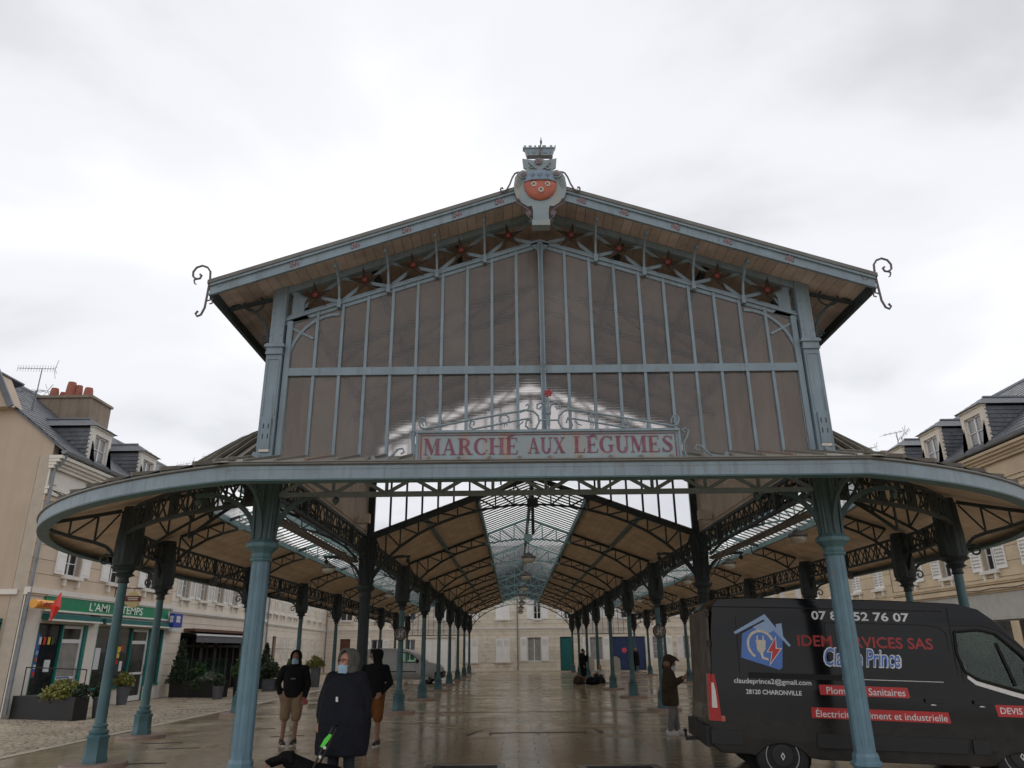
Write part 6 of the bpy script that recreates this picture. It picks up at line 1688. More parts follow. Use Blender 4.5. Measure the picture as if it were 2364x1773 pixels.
# houses behind the viewer close the square (seen only in reflections)
# ================================================================== plants and planters
def leaves(mb, fn, n, size, rr):
    for _ in range(n):
        p = Vector(fn(rr)); d = Vector((rr.gauss(0, 1), rr.gauss(0, 1), rr.gauss(.3, .8))).normalized(); u = d.cross(Vector((rr.gauss(0, 1), rr.gauss(0, 1), rr.gauss(0, 1)))).normalized(); s_ = size * rr.uniform(.6, 1.3); w = d.cross(u).normalized() * s_ * .38
        mb.add([p - w * .2, p + u * s_ * .5 + w, p + u * s_, p + u * s_ * .5 - w], [(0, 1, 2, 3)])
def ball(c, rx, rz):
    def f(rr):
        while True:
            p = Vector((rr.uniform(-1, 1), rr.uniform(-1, 1), rr.uniform(-1, 1)))
            if .25 < p.length < 1 * (.8 + .2 * math.sin(5 * p.x + 3 * p.z)): break
        return (c[0] + p.x * rx, c[1] + p.y * rx, c[2] + p.z * rz)
    return f
def cone(c, r_, h):
    def f(rr):
        t = rr.random() ** 1.5; a = rr.uniform(0, 2 * PI); q = r_ * (1 - t) ** .85 * (.45 + .6 * rr.random()) * (1 + .15 * math.sin(4 * a + 9 * t)) + .02
        return (c[0] + q * math.cos(a), c[1] + q * math.sin(a), c[2] + t * h)
    return f
pr = random.Random(11)
def pot_plant(name, label, loc, pr_top, pr_bot, ph, potm, kind, leafm, cr, chh, n, size, square=False, group=None):
    t = thing(name, label, 'potted plant', loc, 0, group)
    m = MB(); m.lathe([(pr_bot, 0), (pr_top, ph), (pr_top * 1.06, ph), (pr_top * 1.06, ph + .03), (pr_top * .9, ph + .03), (pr_top * .88, ph - .03)], 4 if square else 18, rot=R(45) if square else 0); m.build('pot', potm, t, False if square else 'auto')
    m = MB()
    if kind == 'cone': leaves(m, cone((0, 0, ph), cr, chh), n, size, pr)
    else: leaves(m, ball((0, 0, ph + chh * .5), cr, chh * .6), n, size, pr)
    m.build('foliage', leafm, t)
    m = MB(); m.tube([(0, 0, ph - .05), (.02, .01, ph + chh * .5)], .025, 5); m.build('stem', 'bark', t)
    return t
t = thing('terrace_planter', 'long black planter box with rail and yellow green shrub before the corner bar', 'planter', (-13.6, 12.45, 0), math.atan2(-1.09, 2.47))
m = MB(); m.box(-1.3, 1.3, -.22, .22, 0, .60); m.build('box', 'planter_black', t)
m = MB(); m.tube([(-1.28, 0, .6), (-1.28, 0, 1.36), (1.28, 0, 1.30), (1.28, 0, .6)], .018, 6); m.build('rail', 'iron_black', t)
m = MB(); leaves(m, ball((.55, 0, .72), .55, .32), 1500, .09, pr); leaves(m, ball((.1, 0, .66), .4, .2), 500, .08, pr); m.build('foliage', 'leaf_yellow', t)
m = MB(); leaves(m, ball((1.15, .05, .72), .22, .22), 500, .08, pr); m.build('foliage', 'leaf_dark', t)
pot_plant('potted_shrub', 'dark leaved shrub in a grey pot at the end of the long planter box', (-12.35, 12.75, 0), .18, .14, .5, 'planter_grey', 'ball', 'leaf_dark', .27, .4, 700, .07)
pot_plant('potted_shrub', 'yellow green bush in a tall grey round pot before the bar window', (-14.45, 18.3, 0), .23, .16, .58, 'planter_grey', 'ball', 'leaf_yellow', .40, .46, 1100, .08)
pot_plant('conifer', 'dark conical conifer in a black box at the edge of the restaurant terrace', (-14.45, 22.85, 0), .36, .33, .55, 'planter_black', 'cone', 'leaf_dark', .42, 1.65, 3200, .08, True)
t = thing('terrace_planter', 'black planter box with glass screen and silvery shrubs on the restaurant terrace', 'planter', (-13.2, 22.45, 0), math.atan2(-.5, 2.1))
m = MB(); m.box(-.9, .95, -.25, .25, 0, .62); m.build('box', 'planter_black', t)
m = MB(); m.tube([(-.9, 0, .6), (-.9, 0, 1.45), (.95, 0, 1.45), (.95, 0, .6)], .02, 6); m.build('rail', 'iron_black', t)
m = MB(); m.box(-.88, .93, -.004, .004, .65, 1.43); m.build('screen', 'glass_cab', t)
m = MB(); leaves(m, ball((.35, 0, .75), .5, .22), 1100, .08, pr); m.build('foliage', 'leaf_silver', t)
m = MB(); leaves(m, ball((-.3, 0, .42), .5, .3), 900, .08, pr); leaves(m, ball((-.45, .2, 1.05), .35, .3), 500, .09, pr); m.build('foliage', 'leaf_mid', t)
pot_plant('potted_shrub', 'small round bush in a grey pot before the black terrace planter', (-12.1, 21.1, 0), .22, .17, .45, 'planter_grey', 'ball', 'leaf_dark', .30, .42, 800, .07)
pot_plant('potted_shrub', 'pale topped bush in a tall black pot at the end of the terrace planter', (-11.75, 22.4, 0), .24, .2, .72, 'planter_black', 'ball', 'leaf_mid', .42, .75, 1200, .09)
for (x, y, lab, lm, hh) in [(-12.6, 26.2, 'leafy bush in a dark box, the one beside the striped pole end of the terrace', 'leaf_mid', .95), (-11.9, 26.9, 'leafy bush in a pale grey box behind the man in khaki shorts', 'leaf_dark', .85), (-11.2, 27.9, 'bush in a pale grey box behind the man in khaki shorts, nearer the nave', 'leaf_mid', .8)]:
    pot_plant('boxed_shrub', lab, (x, y, 0), .40, .36, .5, 'planter_grey' if x > -12.4 else 'planter_black', 'ball', lm, .55, hh, 1700, .10, True)
pot_plant('conifer', 'slim conical conifer behind the boxed bushes', (-12.9, 29.2, 0), .3, .26, .5, 'planter_black', 'cone', 'leaf_dark', .4, 1.6, 2200, .09, True)
pot_plant('umbrella_tree', 'small flat topped bush rising behind the boxed bushes', (-10.7, 30.5, 0), .3, .26, .9, 'planter_grey', 'ball', 'leaf_yellow', .55, .55, 1200, .09, True)
# rounded concrete markers near the blue doors
for x, lab in ((5.35, 'pale concrete marker with a rounded top, beside the standing youth'), (7.35, 'pale concrete marker with a rounded top, in front of the blue doors')):
    t = MB(); pts = [(-.34, 0, 0), (.34, 0, 0), (.34, 0, .75)] + [(.34 * math.cos(R(a)), 0, .75 + .36 * math.sin(R(a))) for a in range(10, 180, 14)] + [(-.34, 0, .75)]
    t.poly(pts, (0, .45, 0)); o = t.build('concrete_marker', 'concrete_pale'); o.location = (x, 51.0, 0); tag(o, lab, 'marker', 'rounded concrete markers')
# ================================================================== vans
def side_y(z): return .05 * max(0.0, z - .95)
def van_shell(outline, hole, W, name, m_, parent, bev=.07):
    """body from a side outline with a window opening on both flanks, edges rounded"""
    n = len(outline); k = len(hole)
    loops = [[Vector((p[0], 0, p[1])) for p in outline]] + ([[Vector((p[0], 0, p[1])) for p in hole]] if hole else [])
    tris = tessellate_polygon(loops); flat = [p for l in loops for p in l]
    bm = bmesh.new()
    vn = [bm.verts.new((p.x, 0, p.z)) for p in flat]; vf = [bm.verts.new((p.x, W, p.z)) for p in flat]
    for t in tris:
        for vv in (vn, vf):
            try: bm.faces.new([vv[i] for i in t])
            except ValueError: pass
    for i in range(n):
        bm.faces.new([vn[i], vn[(i + 1) % n], vf[(i + 1) % n], vf[i]])
    bm.normal_update(); bmesh.ops.recalc_face_normals(bm, faces=bm.faces)
    es = [e for e in bm.edges if len(e.link_faces) == 2 and e.calc_face_angle(0) > R(35) and abs(e.verts[0].co.y - e.verts[1].co.y) < 1e-6]
    bmesh.ops.bevel(bm, geom=es, offset=bev, segments=4, profile=.5, affect='EDGES', clamp_overlap=True)
    for v in bm.verts:
        yc = W / 2; v.co.y = yc + (v.co.y - yc) * (1 - side_y(v.co.z) / yc)
    me = bpy.data.meshes.new(name); bm.to_mesh(me); bm.free(); me.materials.append(MATS[m_])
    me.polygons.foreach_set('use_smooth', [True] * len(me.polygons))
    try: me.set_sharp_from_angle(angle=R(30))
    except Exception: pass
    return link(name, me, parent)
def wheel(parent, x, y, z, r_, w, alloy=False, inner=1):
    def L(prof, seg=28):
        vs_ = []
        m = MB()
        m.M = Matrix.Translation((x, y, z)) @ Matrix.Rotation(R(90), 4, 'X'); m.lathe(prof, seg); return m
    t = L([(r_ * .62, -w), (r_ * .9, -w), (r_, -w * .8), (r_, -w * .1), (r_ * .9, 0.0), (r_ * .70, 0.004), (r_ * .66, -.02)]); o = t.build('wheel', 'tyre', parent, 'auto')
    m = L([(r_ * .66, -.05), (r_ * .655, -.012), (r_ * .62, -.012), (r_ * .58, -.035), (r_ * .40, -.02), (r_ * .3, -.015), (r_ * .01, -.015)]); m.build('rim', 'rim_grey', o, 'auto')
    if alloy:
        for k in range(5):
            a = R(72 * k + 18); m = MB(); m.M = Matrix.Translation((x, y, z)) @ Matrix.Rotation(R(90), 4, 'X')
            m.poly([(r_ * .26 * math.cos(a + .6), r_ * .26 * math.sin(a + .6), -.012), (r_ * .56 * math.cos(a + .45), r_ * .56 * math.sin(a + .45), -.012), (r_ * .56 * math.cos(a + .85), r_ * .56 * math.sin(a + .85), -.012)], (0, 0, .014)); m.build('rim_slot', 'tyre', o)
    else:
        m = L([(r_ * .42, -.022), (r_ * .42, -.006), (r_ * .36, -.002), (r_ * .1, -.0015)], 20); m.build('hub_cap', 'van_trim', o)
        m = MB(); m.M = Matrix.Translation((x, y - .004, z)); m.poly([(0, 0, .05), (.03, 0, 0), (0, 0, -.05), (-.03, 0, 0)], (0, .003, 0)); m.build('badge', 'light_white', o)
        m = MB(); m.M = Matrix.Translation((x, y - .0055, z)); m.poly([(0, 0, .028), (.015, 0, 0), (0, 0, -.028), (-.015, 0, 0)], (0, .001, 0)); m.build('badge_centre', 'van_trim', o)
        for k in range(12):
            a = R(30 * k); m = MB(); m.M = Matrix.Translation((x, y, z)) @ Matrix.Rotation(R(90), 4, 'X'); m.lathe([(.014, -.02), (.014, -.008)], 8, c=(r_ * .52 * math.cos(a), r_ * .52 * math.sin(a))); m.build('vent_hole', 'tyre', o)
def arch(cx_, r_, z0):
    a0 = math.degrees(math.asin(z0 / r_)) if z0 < r_ else 80
    return [(cx_ + r_ * math.cos(R(a)), r_ * math.sin(R(a)) + .02) for a in [180 - a0 - (180 - 2 * a0) * i / 12 for i in range(13)]]
van = thing('delivery_van', 'dark grey tradesman van with white, red and blue lettering parked behind the front pillar', 'van', (3.12, .86, 0))
van.rotation_euler = (0, R(2.2), R(-5.0))
VX = -.90       # local x of the tail
def vx(u): return (u - 3.10) * .957 - .035
rw, fw = 0.0, 3.06
# outline clockwise seen from the near flank: bottom rear -> over the arches -> front -> roof -> tail
bot = [(VX + .0, .42), (VX + .10, .34), (rw - .43, .33)] + [(p[0] - 0, p[1]) for p in arch(rw, .46, .30)][::1]
bot += [(rw + .50, .30), (fw - .50, .30)] + arch(fw, .46, .30) + [(fw + .50, .33), (fw + .80, .36), (fw + .93, .48)]
front = [(fw + .95, .75), (fw + .92, 1.02), (fw + .80, 1.22), (fw + .62, 1.40), (fw + .32, 1.76), (fw + .0, 2.12), (fw - .22, 2.29), (fw - .5, 2.36)]
tail = [(fw - 1.5, 2.385), (VX + .6, 2.385), (VX + .16, 2.36), (VX + .075, 2.25), (VX + .045, 1.9), (VX + .02, 1.2), (VX - .01, .75), (VX - .02, .55)]
hole = [(vx(5.72), 1.98), (vx(6.05), 2.015), (vx(6.28), 1.97), (vx(6.58), 1.70), (vx(6.72), 1.50), (vx(6.72), 1.19), (vx(6.40), 1.25), (vx(5.95), 1.36), (vx(5.77), 1.46), (vx(5.70), 1.7)]
van_shell(bot + front + tail, hole, 2.0, 'body', 'van_black', van)
for sy in (0.012, 1.988):
    m = MB(); m.poly([(p[0], sy + (side_y(p[1]) if sy < 1 else -side_y(p[1])), p[1]) for p in hole], (0, .004, 0)); m.build('window', 'glass_cab', van)
m = MB()
hp_ = [(p[0], side_y(p[1]) - .006, p[1]) for p in hole]; m.tube(hp_ + hp_[:1], .022, 5); m.build('window_seal', 'van_seam', van)
m = MB(); m.bar((vx(6.27), side_y(1.86) - .0, 1.85), (vx(6.42), side_y(1.3), 1.30), .03, .03); m.build('quarter_bar', 'van_seam', van)
m = MB()       # cab interior
for y in (.35, 1.35): m.box(vx(5.55), vx(5.72), y, y + .5, .9, 1.62); m.box(vx(5.57), vx(5.68), y + .12, y + .38, 1.62, 1.84)
m.box(vx(5.7), vx(6.2), .3, 1.9, .7, .95); m.poly([(vx(6.35), .12, 1.0), (vx(6.9), .12, 1.0), (vx(6.8), .12, 1.32), (vx(6.45), .12, 1.30)], (0, 1.76, 0)); m.box(vx(5.36), vx(5.40), .06, 1.94, .5, 2.25)
m.tube([(vx(6.28) + .1 * math.sin(R(a)), .62 + .19 * math.cos(R(a)), 1.33 + .16 * math.sin(R(a))) for a in range(0, 361, 24)], .015, 5); m.build('cab_interior', 'van_trim', van)
m = MB()       # panel seams
def seam(pts, w=.010):
    for a, b in zip(pts, pts[1:]): m.bar((vx(a[0]), side_y(a[1]) - .001, a[1]), (vx(b[0]), side_y(b[1]) - .001, b[1]), .006, w, up=(0, 0, 1) if abs(a[1] - b[1]) < abs(a[0] - b[0]) else (1, 0, 0))
seam([(5.67, 2.30), (5.66, 1.6), (5.67, .50)]); seam([(3.90, 2.06), (3.90, 1.3), (3.86, .5)]); seam([(5.60, .45), (5.60, 1.95), (5.52, 2.03), (5.3, 2.06), (3.9, 2.06)]); seam([(2.62, 2.1), (2.62, 1.35)])
seam([(5.68, 2.06), (6.1, 2.07), (6.36, 2.0), (6.68, 1.72), (6.80, 1.45)]); seam([(5.72, 2.0), (5.72, 1.5), (5.75, .55), (6.0, .46)])
seam([(2.2, 2.24), (3.5, 2.25), (5.6, 2.25)], .014); m.build('panel_seam', 'van_seam', van)
m = MB(); m.box(vx(2.75), vx(4.05), -.012, .05, 1.30, 1.37); m.build('door_rail', 'van_seam', van)
m = MB(); m.box(vx(4.05), vx(5.45), side_y(1.32) - .006, .04, 1.318, 1.326); m.build('rail_highlight', 'chrome', van)
for a_, b_ in ((3.62, 5.62), (5.70, 5.92), (2.16, 2.6)): m = MB(); m.box(vx(a_), vx(b_), -.022, .02, .45, .625); m.build('rub_strip', 'van_trim', van)
for u in (5.15, 5.80):
    m = MB(); m.box(vx(u), vx(u) + .24, -.028, .01, 1.06, 1.105); h_ = m.build('door_handle', 'van_trim', van); m = MB(); m.ell((vx(u) + .10, -.012, 1.03), .04, .01, .012, 8, 5); m.build('lock_glint', 'chrome', h_)
m = MB(); m.poly([(vx(u), side_y(z) - .010, z) for u, z in ((5.79, 1.42), (5.9, 1.35), (6.35, 1.235), (6.75, 1.14), (6.75, 1.08), (6.33, 1.18), (5.88, 1.30), (5.78, 1.38))], (0, .008, 0)); m.build('window_trim', 'light_white', van)
m = MB(); m.box(vx(6.72), vx(6.98), -.24, .02, 1.22, 1.56); m.build('mirror', 'van_trim', van)
m = MB(); pts = [(-.925, .735), (-.785, .735), (-.80, .95), (-.82, 1.15), (-.85, 1.33), (-.89, 1.33)]
m.m = 0; m.poly([(p[0], -.014, p[1]) for p in pts], (0, .03, 0)); m.box(-.94, -.90, -.013, .13, .74, 1.335)
m.m = 1; m.poly([(p[0], -.018, p[1]) for p in ((-.905, .90), (-.83, .90), (-.845, 1.12), (-.865, 1.22), (-.895, 1.22))], (0, .004, 0)); m.build('tail_light', ['light_red', 'light_white'], van)
m = MB(); m.box(VX - .09, VX + .03, .05, 1.95, .40, .64); m.build('rear_bumper', 'van_trim', van)
m = MB(); m.bar((VX - .05, 1.0, .42), (VX - .26, 1.0, .40), .05, .05); m.tube([(VX - .24, 1.0, .40), (VX - .26, 1.0, .48)], .02, 6); m.ell((VX - .26, 1.0, .51), .03, .03, .03, 8, 6); m.build('tow_bar', 'iron_black', van)
m = MB()       # rear doors: grime panel, hinges
m.box(VX - .0, VX + .03, .10, .98, .70, 2.2); m.box(VX - .0, VX + .03, 1.02, 1.9, .70, 2.2); m.build('rear_door', 'van_grime', van)
for z in (.85, 1.2, 1.7, 2.1): m = MB(); m.box(VX - .02, VX + .03, .0, .06, z, z + .08); m.build('hinge', 'van_trim', van)
for x, zz in ((rw, .325), (fw, .325 + .117)):
    wheel(van, x, -.0 + .02, zz, .34, .22)
    wheel(van, x, 2.0 + .20 - .22, zz, .34, .22)
    m = MB(); m.M = Matrix.Translation((x, .26, .33)) @ Matrix.Rotation(R(90), 4, 'X'); m.lathe([(.44, -.02), (.44, 0)], 24); m.build('wheel_well', 'van_seam', van)
# lettering and logo on the flank
def vfn(off): return lambda u, v: (vx(u), side_y(v) - off, v)
def vtext(s_, mn, u0, u1, z0, z1, off=.004, **kw): return text_obj(s_, 'lettering', mn, van, vfn(off), u0, u1, z0, z1, **kw)
vtext('07 8', 'decal_white', 3.73, 4.10, 2.095, 2.215, offset=.022); vtext('52 76 07', 'decal_white', 4.33, 5.12, 2.095, 2.215, offset=.022)
vtext('IDEM SERVICES SAS', 'decal_red_dark', 3.49, 5.39, 1.735, 1.885, offset=.022)
vtext('Claude Prince', 'decal_white', 3.83, 4.92, 1.475, 1.735, off=.006, shear=.25, offset=.042, space=.92); vtext('Claude Prince', 'decal_blue', 3.85, 4.90, 1.49, 1.72, off=.008, shear=.25, offset=.008, space=.94)
vtext('claudeprince2@gmail.com', 'decal_white', 2.53, 3.62, 1.205, 1.295, offset=.012); vtext('28120 CHARONVILLE', 'decal_white', 2.69, 3.47, 1.09, 1.15, offset=.018)
def vpoly(pts, mn, off, name='logo'):
    m = MB(); m.poly([(vx(u), side_y(z) - off, z) for u, z in pts], (0, .002, 0)); return m.build(name, mn, van)
vpoly([(3.72, 1.225), (3.74, 1.24), (4.94, 1.235), (4.96, 1.12), (4.94, 1.105), (3.73, 1.11)], 'decal_red', .003, 'banner'); vtext('Plomberie Sanitaires', 'decal_white', 3.82, 4.90, 1.125, 1.215, off=.006, offset=.006)
vpoly([(3.58, .95), (5.44, .945), (5.46, .82), (5.44, .808), (3.58, .815)], 'decal_red', .003, 'banner'); vtext('Électricité bâtiment et industrielle', 'decal_white', 3.64, 5.42, .830, .938, off=.006, offset=.006)
vpoly([(6.08, 1.06), (7.0, 1.06), (7.0, .915), (6.10, .915)], 'decal_red', .003, 'banner'); vtext('DEVIS GRATUIT', 'decal_white', 6.14, 6.95, .95, 1.03, off=.006, offset=.012)
vpoly([(2.31, .80), (2.37, .80), (2.37, .73), (2.31, .73)], 'crest_red', .003, 'sticker')
# house with plug and lightning bolt
vpoly([(2.66, 1.56), (2.70, 1.88), (3.045, 2.06), (3.28, 1.83), (3.235, 1.44), (3.19, 1.415)], 'decal_blue', .003); vpoly([(2.86, 1.97), (3.045, 2.06), (3.17, 1.94), (3.1, 1.9), (2.95, 1.92)], 'decal_blue_pale', .005)
vpoly([(2.58, 1.90), (2.60, 1.87), (3.03, 2.08), (3.36, 1.72), (3.385, 1.74), (3.05, 2.155)], 'decal_blue_pale', .006, 'logo_roof'); vpoly([(3.20, 2.02), (3.285, 2.035), (3.29, 1.86), (3.20, 1.96)], 'decal_blue_pale', .006)
rg = [(2.955 + .20 * math.cos(R(a)), 1.74 + .20 * math.sin(R(a))) for a in range(20, 241, 10)]; rg2 = [(2.955 + .165 * math.cos(R(a)), 1.74 + .165 * math.sin(R(a))) for a in range(240, 19, -10)]; vpoly(rg + rg2, 'crest_white', .007, 'logo_ring')
vpoly([(2.885, 1.80), (2.90, 1.80), (2.905, 1.86), (2.925, 1.86), (2.925, 1.80), (2.985, 1.80), (2.99, 1.86), (3.01, 1.86), (3.01, 1.80), (3.03, 1.80), (3.02, 1.68), (2.98, 1.63), (2.98, 1.58), (3.05, 1.56), (3.05, 1.53), (2.96, 1.55), (2.94, 1.62), (2.90, 1.66)], 'crest_white', .008, 'logo_plug')
vpoly([(3.185, 1.86), (3.03, 1.64), (3.10, 1.64), (3.055, 1.46), (3.26, 1.70), (3.18, 1.70)], 'decal_white', .009, 'logo_bolt'); vpoly([(3.175, 1.83), (3.05, 1.65), (3.115, 1.65), (3.075, 1.50), (3.235, 1.69), (3.165, 1.69)], 'decal_red', .0115, 'logo_bolt')
# ---- small silver van at the far end
sv = thing('silver_van', 'small silver van with black bumpers parked across the aisle at the far end', 'van', (-7.9, 32.4, 0))
svb = [(-.72, .35), (-.40, .28)] + arch(0, .38, .24) + [(.42, .24), (2.70 - .42, .24)] + arch(2.70, .38, .24) + [(3.1, .26), (3.42, .30)]
svf = [(3.50, .55), (3.46, .80), (3.30, .95), (2.62, 1.10), (2.2, 1.45), (1.75, 1.70), (1.35, 1.79)]; svt = [(.5, 1.83), (-.4, 1.82), (-.66, 1.74), (-.74, 1.2), (-.76, .6)]
svh = [(1.15, 1.60), (1.62, 1.60), (1.98, 1.42), (2.22, 1.20), (2.2, 1.10), (1.15, 1.12)]
van_shell(svb + svf + svt, svh, 1.75, 'body', 'van_silver', sv, .09)
for sy in (.02, 1.73):
    m = MB(); m.poly([(p[0], sy + (side_y(p[1]) if sy < 1 else -side_y(p[1])), p[1]) for p in svh], (0, .004, 0)); m.build('window', 'glass_cab', sv)
m = MB(); q = [(p[0], side_y(p[1]) - .004, p[1]) for p in svh]; m.tube(q + q[:1], .022, 5); m.build('window_seal', 'van_seam', sv)
m = MB(); m.box(-.3, 2.1, -.02, .02, .62, .67); m.build('rub_strip', 'van_trim', sv); m = MB(); m.box(.35, .7, -.02, .01, .92, .95); m.build('door_handle', 'van_trim', sv)
m = MB(); m.box(3.12, 3.56, -.01, 1.76, .30, .62); m.build('bumper', 'van_trim', sv); m = MB(); m.box(-.84, -.7, 0, 1.75, .32, .6); m.build('bumper', 'van_trim', sv)
m = MB(); m.box(1.05, 1.06, -.004, .004, .35, 1.7); m.box(2.1, 2.11, -.004, .004, .4, 1.05); m.box(-.35, -.34, -.004, .004, .4, 1.65); m.build('panel_seam', 'van_seam', sv)
m = MB(); m.poly([(3.25, -.01, .78), (3.44, -.01, .74), (3.40, -.01, .90), (3.2, -.01, .94)], (0, .05, 0)); m.build('headlight', 'light_white', sv)
m = MB(); m.box(1.0, 1.12, .3, 1.5, .7, 1.45); m.poly([(2.05, .1, .9), (2.5, .1, .9), (2.4, .1, 1.1), (2.1, .1, 1.1)], (0, 1.5, 0)); m.build('cab_interior', 'van_trim', sv)
m = MB(); m.box(2.1, 2.25, -.18, .0, 1.08, 1.24); m.build('mirror', 'van_trim', sv)
for x in (0, 2.7):
    wheel(sv, x, .02, .30, .30, .18, True); wheel(sv, x, 1.92, .30, .30, .18, True)
    m = MB(); m.M = Matrix.Translation((x, .22, .31)) @ Matrix.Rotation(R(90), 4, 'X'); m.lathe([(.36, -.02), (.36, 0)], 20); m.build('wheel_well', 'van_seam', sv)
# ================================================================== people
def hand(mb, w, d, side, curl=.5):
    """palm and five fingers from wrist w along direction d; side = +-1 thumb side (x)"""
    w = Vector(w); d = Vector(d).normalized(); s_ = Vector((0, 1, 0)) if abs(d.y) < .8 else Vector((1, 0, 0))
    a = d.cross(s_).normalized(); n_ = a.cross(d).normalized()          # a across the palm, n_ palm normal
    a *= side
    mb.caps(w, .026, w + d * .03, .030, 10, 3); pc = w + d * .055
    mb.caps(pc - a * .022, .022, pc + a * .022, .022, 10, 3); mb.caps(w + d * .03, .028, w + d * .075, .03, 10, 3, sq=.6, axis=n_)
    for k, L in enumerate((.070, .078, .072, .056)):
        b = w + d * .085 + a * (.030 - .020 * k); k1 = b + (d + n_ * curl * .4).normalized() * L * .5; k2 = k1 + (d + n_ * curl * 1.6).normalized() * L * .5
        mb.caps(b, .0105, k1, .0095, 8, 3); mb.caps(k1, .0095, k2, .008, 8, 3)
    b = w + d * .03 + a * .026; k1 = b + (d * .6 + a * .7).normalized() * .035; k2 = k1 + (d + n_ * curl).normalized() * .03
    mb.caps(b, .013, k1, .011, 8, 3); mb.caps(k1, .011, k2, .009, 8, 3)
def head(mb, c, yaw, pitch=0, hair=False, s_=1.0):
    """face looks along -y turned by yaw; c = centre of the skull"""
    M = Matrix.Translation(c) @ Matrix.Rotation(yaw, 4, 'Z') @ Matrix.Rotation(pitch, 4, 'X')
    mb.M = M
    mb.ell((0, .01, .02), .075 * s_, .095 * s_, .10 * s_); mb.ell((0, -.025, -.045), .060 * s_, .068 * s_, .075 * s_); mb.ell((0, -.062, -.095), .028, .025, .022, 10, 6)   # skull, jaw, chin
    mb.caps((0, -.088, .012), .010, (0, -.108, -.032), .015, 8, 3); mb.ell((0, -.09, -.066), .026, .012, .010, 10, 6)                      # nose, lips
    for sx in (-1, 1):
        mb.ell((sx * .030, -.076, .012), .018, .014, .010, 8, 6); mb.ell((sx * .076, .012, -.01), .010, .022, .032, 8, 6); mb.ell((sx * .033, -.083, .030), .024, .010, .006, 8, 6); mb.ell((sx * .042, -.062, -.03), .022, .022, .024, 8, 6)
    mb.M = None
    return M
def eyes(M, parent):
    for sx in (-1, 1):
        m = MB(); m.M = M; m.ell((sx * .031, -.082, .012), .012, .010, .006, 8, 6); m.build('eye', 'hair_dark', parent)
def limb(mb, pts, rs_, seg=14):
    for (a, b, ra, rb) in zip(pts, pts[1:], rs_, rs_[1:]): mb.caps(a, ra, b, rb, seg, 4)
def person(label, loc, rot, skin='skin', hd=(0, 0, 1.60), yaw=0, pitch=0, legs=None, arms=None, hands=True, feet=True, curl=.5, cat='person', group=None):
    """body = one continuous skin; returns (object, head matrix)"""
    m = MB(); hd = Vector(hd)
    M = head(m, hd, yaw, pitch)
    m.caps(hd + Vector((0, .02, -.07)), .052, hd + Vector((0, .03, -.17)), .056)
    m.caps((-.13, .02, 1.38), .07, (.13, .02, 1.38), .07); m.caps((0, .02, 1.35), .13, (0, .02, 1.02), .13, sq=.75)
    for L in legs: limb(m, L, [.080, .052, .036]); 
    for A in arms: limb(m, A, [.05, .038, .028])
    for A, sd in zip(arms, (1, -1)):
        if hands: hand(m, A[-1], Vector(A[-1]) - Vector(A[-2]), sd, curl)
    for L in legs:
        a = Vector(L[-1]); m.caps(a + Vector((0, .02, -.035)), .035, a + Vector((0, -.13, -.05)), .026)
    o = remesh(m, 'person', skin, None, .0085, 3)
    o.location = loc; o.rotation_euler = (0, 0, rot); tag(o, label, cat, group)
    eyes(M, o)
    return o, M
def shoe(parent, a, yaw, m1='shoe_black', m2='shoe_white'):
    M = Matrix.Translation((a[0], a[1], 0)) @ Matrix.Rotation(yaw, 4, 'Z')
    m = MB(); m.M = M; m.caps((0, .045, .055), .048, (0, -.06, .048), .047, 14, 4); m.caps((0, -.06, .045), .046, (0, -.145, .036), .034, 14, 4); m.caps((0, .04, .06), .044, (0, .02, .11), .045, 12, 4)
    remesh(m, 'shoe', m1, parent, .009, 3)
    m = MB(); pts = [(.046 * math.cos(R(t)) * (1 if abs(math.sin(R(t))) < 2 else 1), -.05 + .14 * math.sin(R(t)), .0) for t in range(0, 360, 20)]; m.M = M; m.poly(pts, (0, 0, .022)); m.build('sole', m2, parent)
def hood(mb, M, s_=1.0, back=0.0):
    mb.M = M
    mb.ell((0, .062 + back, .02), .112 * s_, .112 * s_, .138 * s_, 18, 12); mb.ell((0, .06 + back, -.10), .118 * s_, .105 * s_, .10 * s_, 16, 10); mb.ell((0, .10 + back, .06), .08 * s_, .085 * s_, .09 * s_, 14, 8)
    rim = []
    for k in range(25):
        t = R(-62 + 304 * k / 24); rim.append((.090 * s_ * math.cos(t), -.040 + back * .6 - .022 * math.sin(t), .012 + .122 * s_ * math.sin(t)))
    for a, b in zip(rim, rim[1:]):
        mb.caps(a, .020, b, .020, 8, 2); mb.caps((a[0] * 1.03, a[1] + .05, a[2] * 1.02), .022, (b[0] * 1.03, b[1] + .05, b[2] * 1.02), .022, 8, 2)
    mb.M = None
def torso(mb, rings, cx_=0.0, cy_=.018, seg=24, fold=0.0):
    """smooth closed trunk from (z, rx, ry[, dx, dy]) rings"""
    out = []
    zs = [r_[0] for r_ in rings]; n = 26
    for i in range(n + 1):
        z = zs[0] + (zs[-1] - zs[0]) * i / n
        k = max(j for j in range(len(rings) - 1) if (rings[j][0] - z) * (1 if zs[-1] < zs[0] else -1) >= -1e-6) if i else 0
        a, b = rings[k], rings[k + 1]; t = (z - a[0]) / (b[0] - a[0]); t = t * t * (3 - 2 * t)
        rx, ry = a[1] + (b[1] - a[1]) * t, a[2] + (b[2] - a[2]) * t
        out.append([(cx_ + rx * (1 + fold * math.sin(7 * q * 2 * PI / seg + z * 5) * i / n) * math.copysign(abs(math.cos(2 * PI * q / seg)) ** .8, math.cos(2 * PI * q / seg)), cy_ + ry * (1 + fold * math.sin(5 * q * 2 * PI / seg + z * 7) * i / n) * math.copysign(abs(math.sin(2 * PI * q / seg)) ** .9, math.sin(2 * PI * q / seg)), z) for q in range(seg)])
    mb.loft(out)
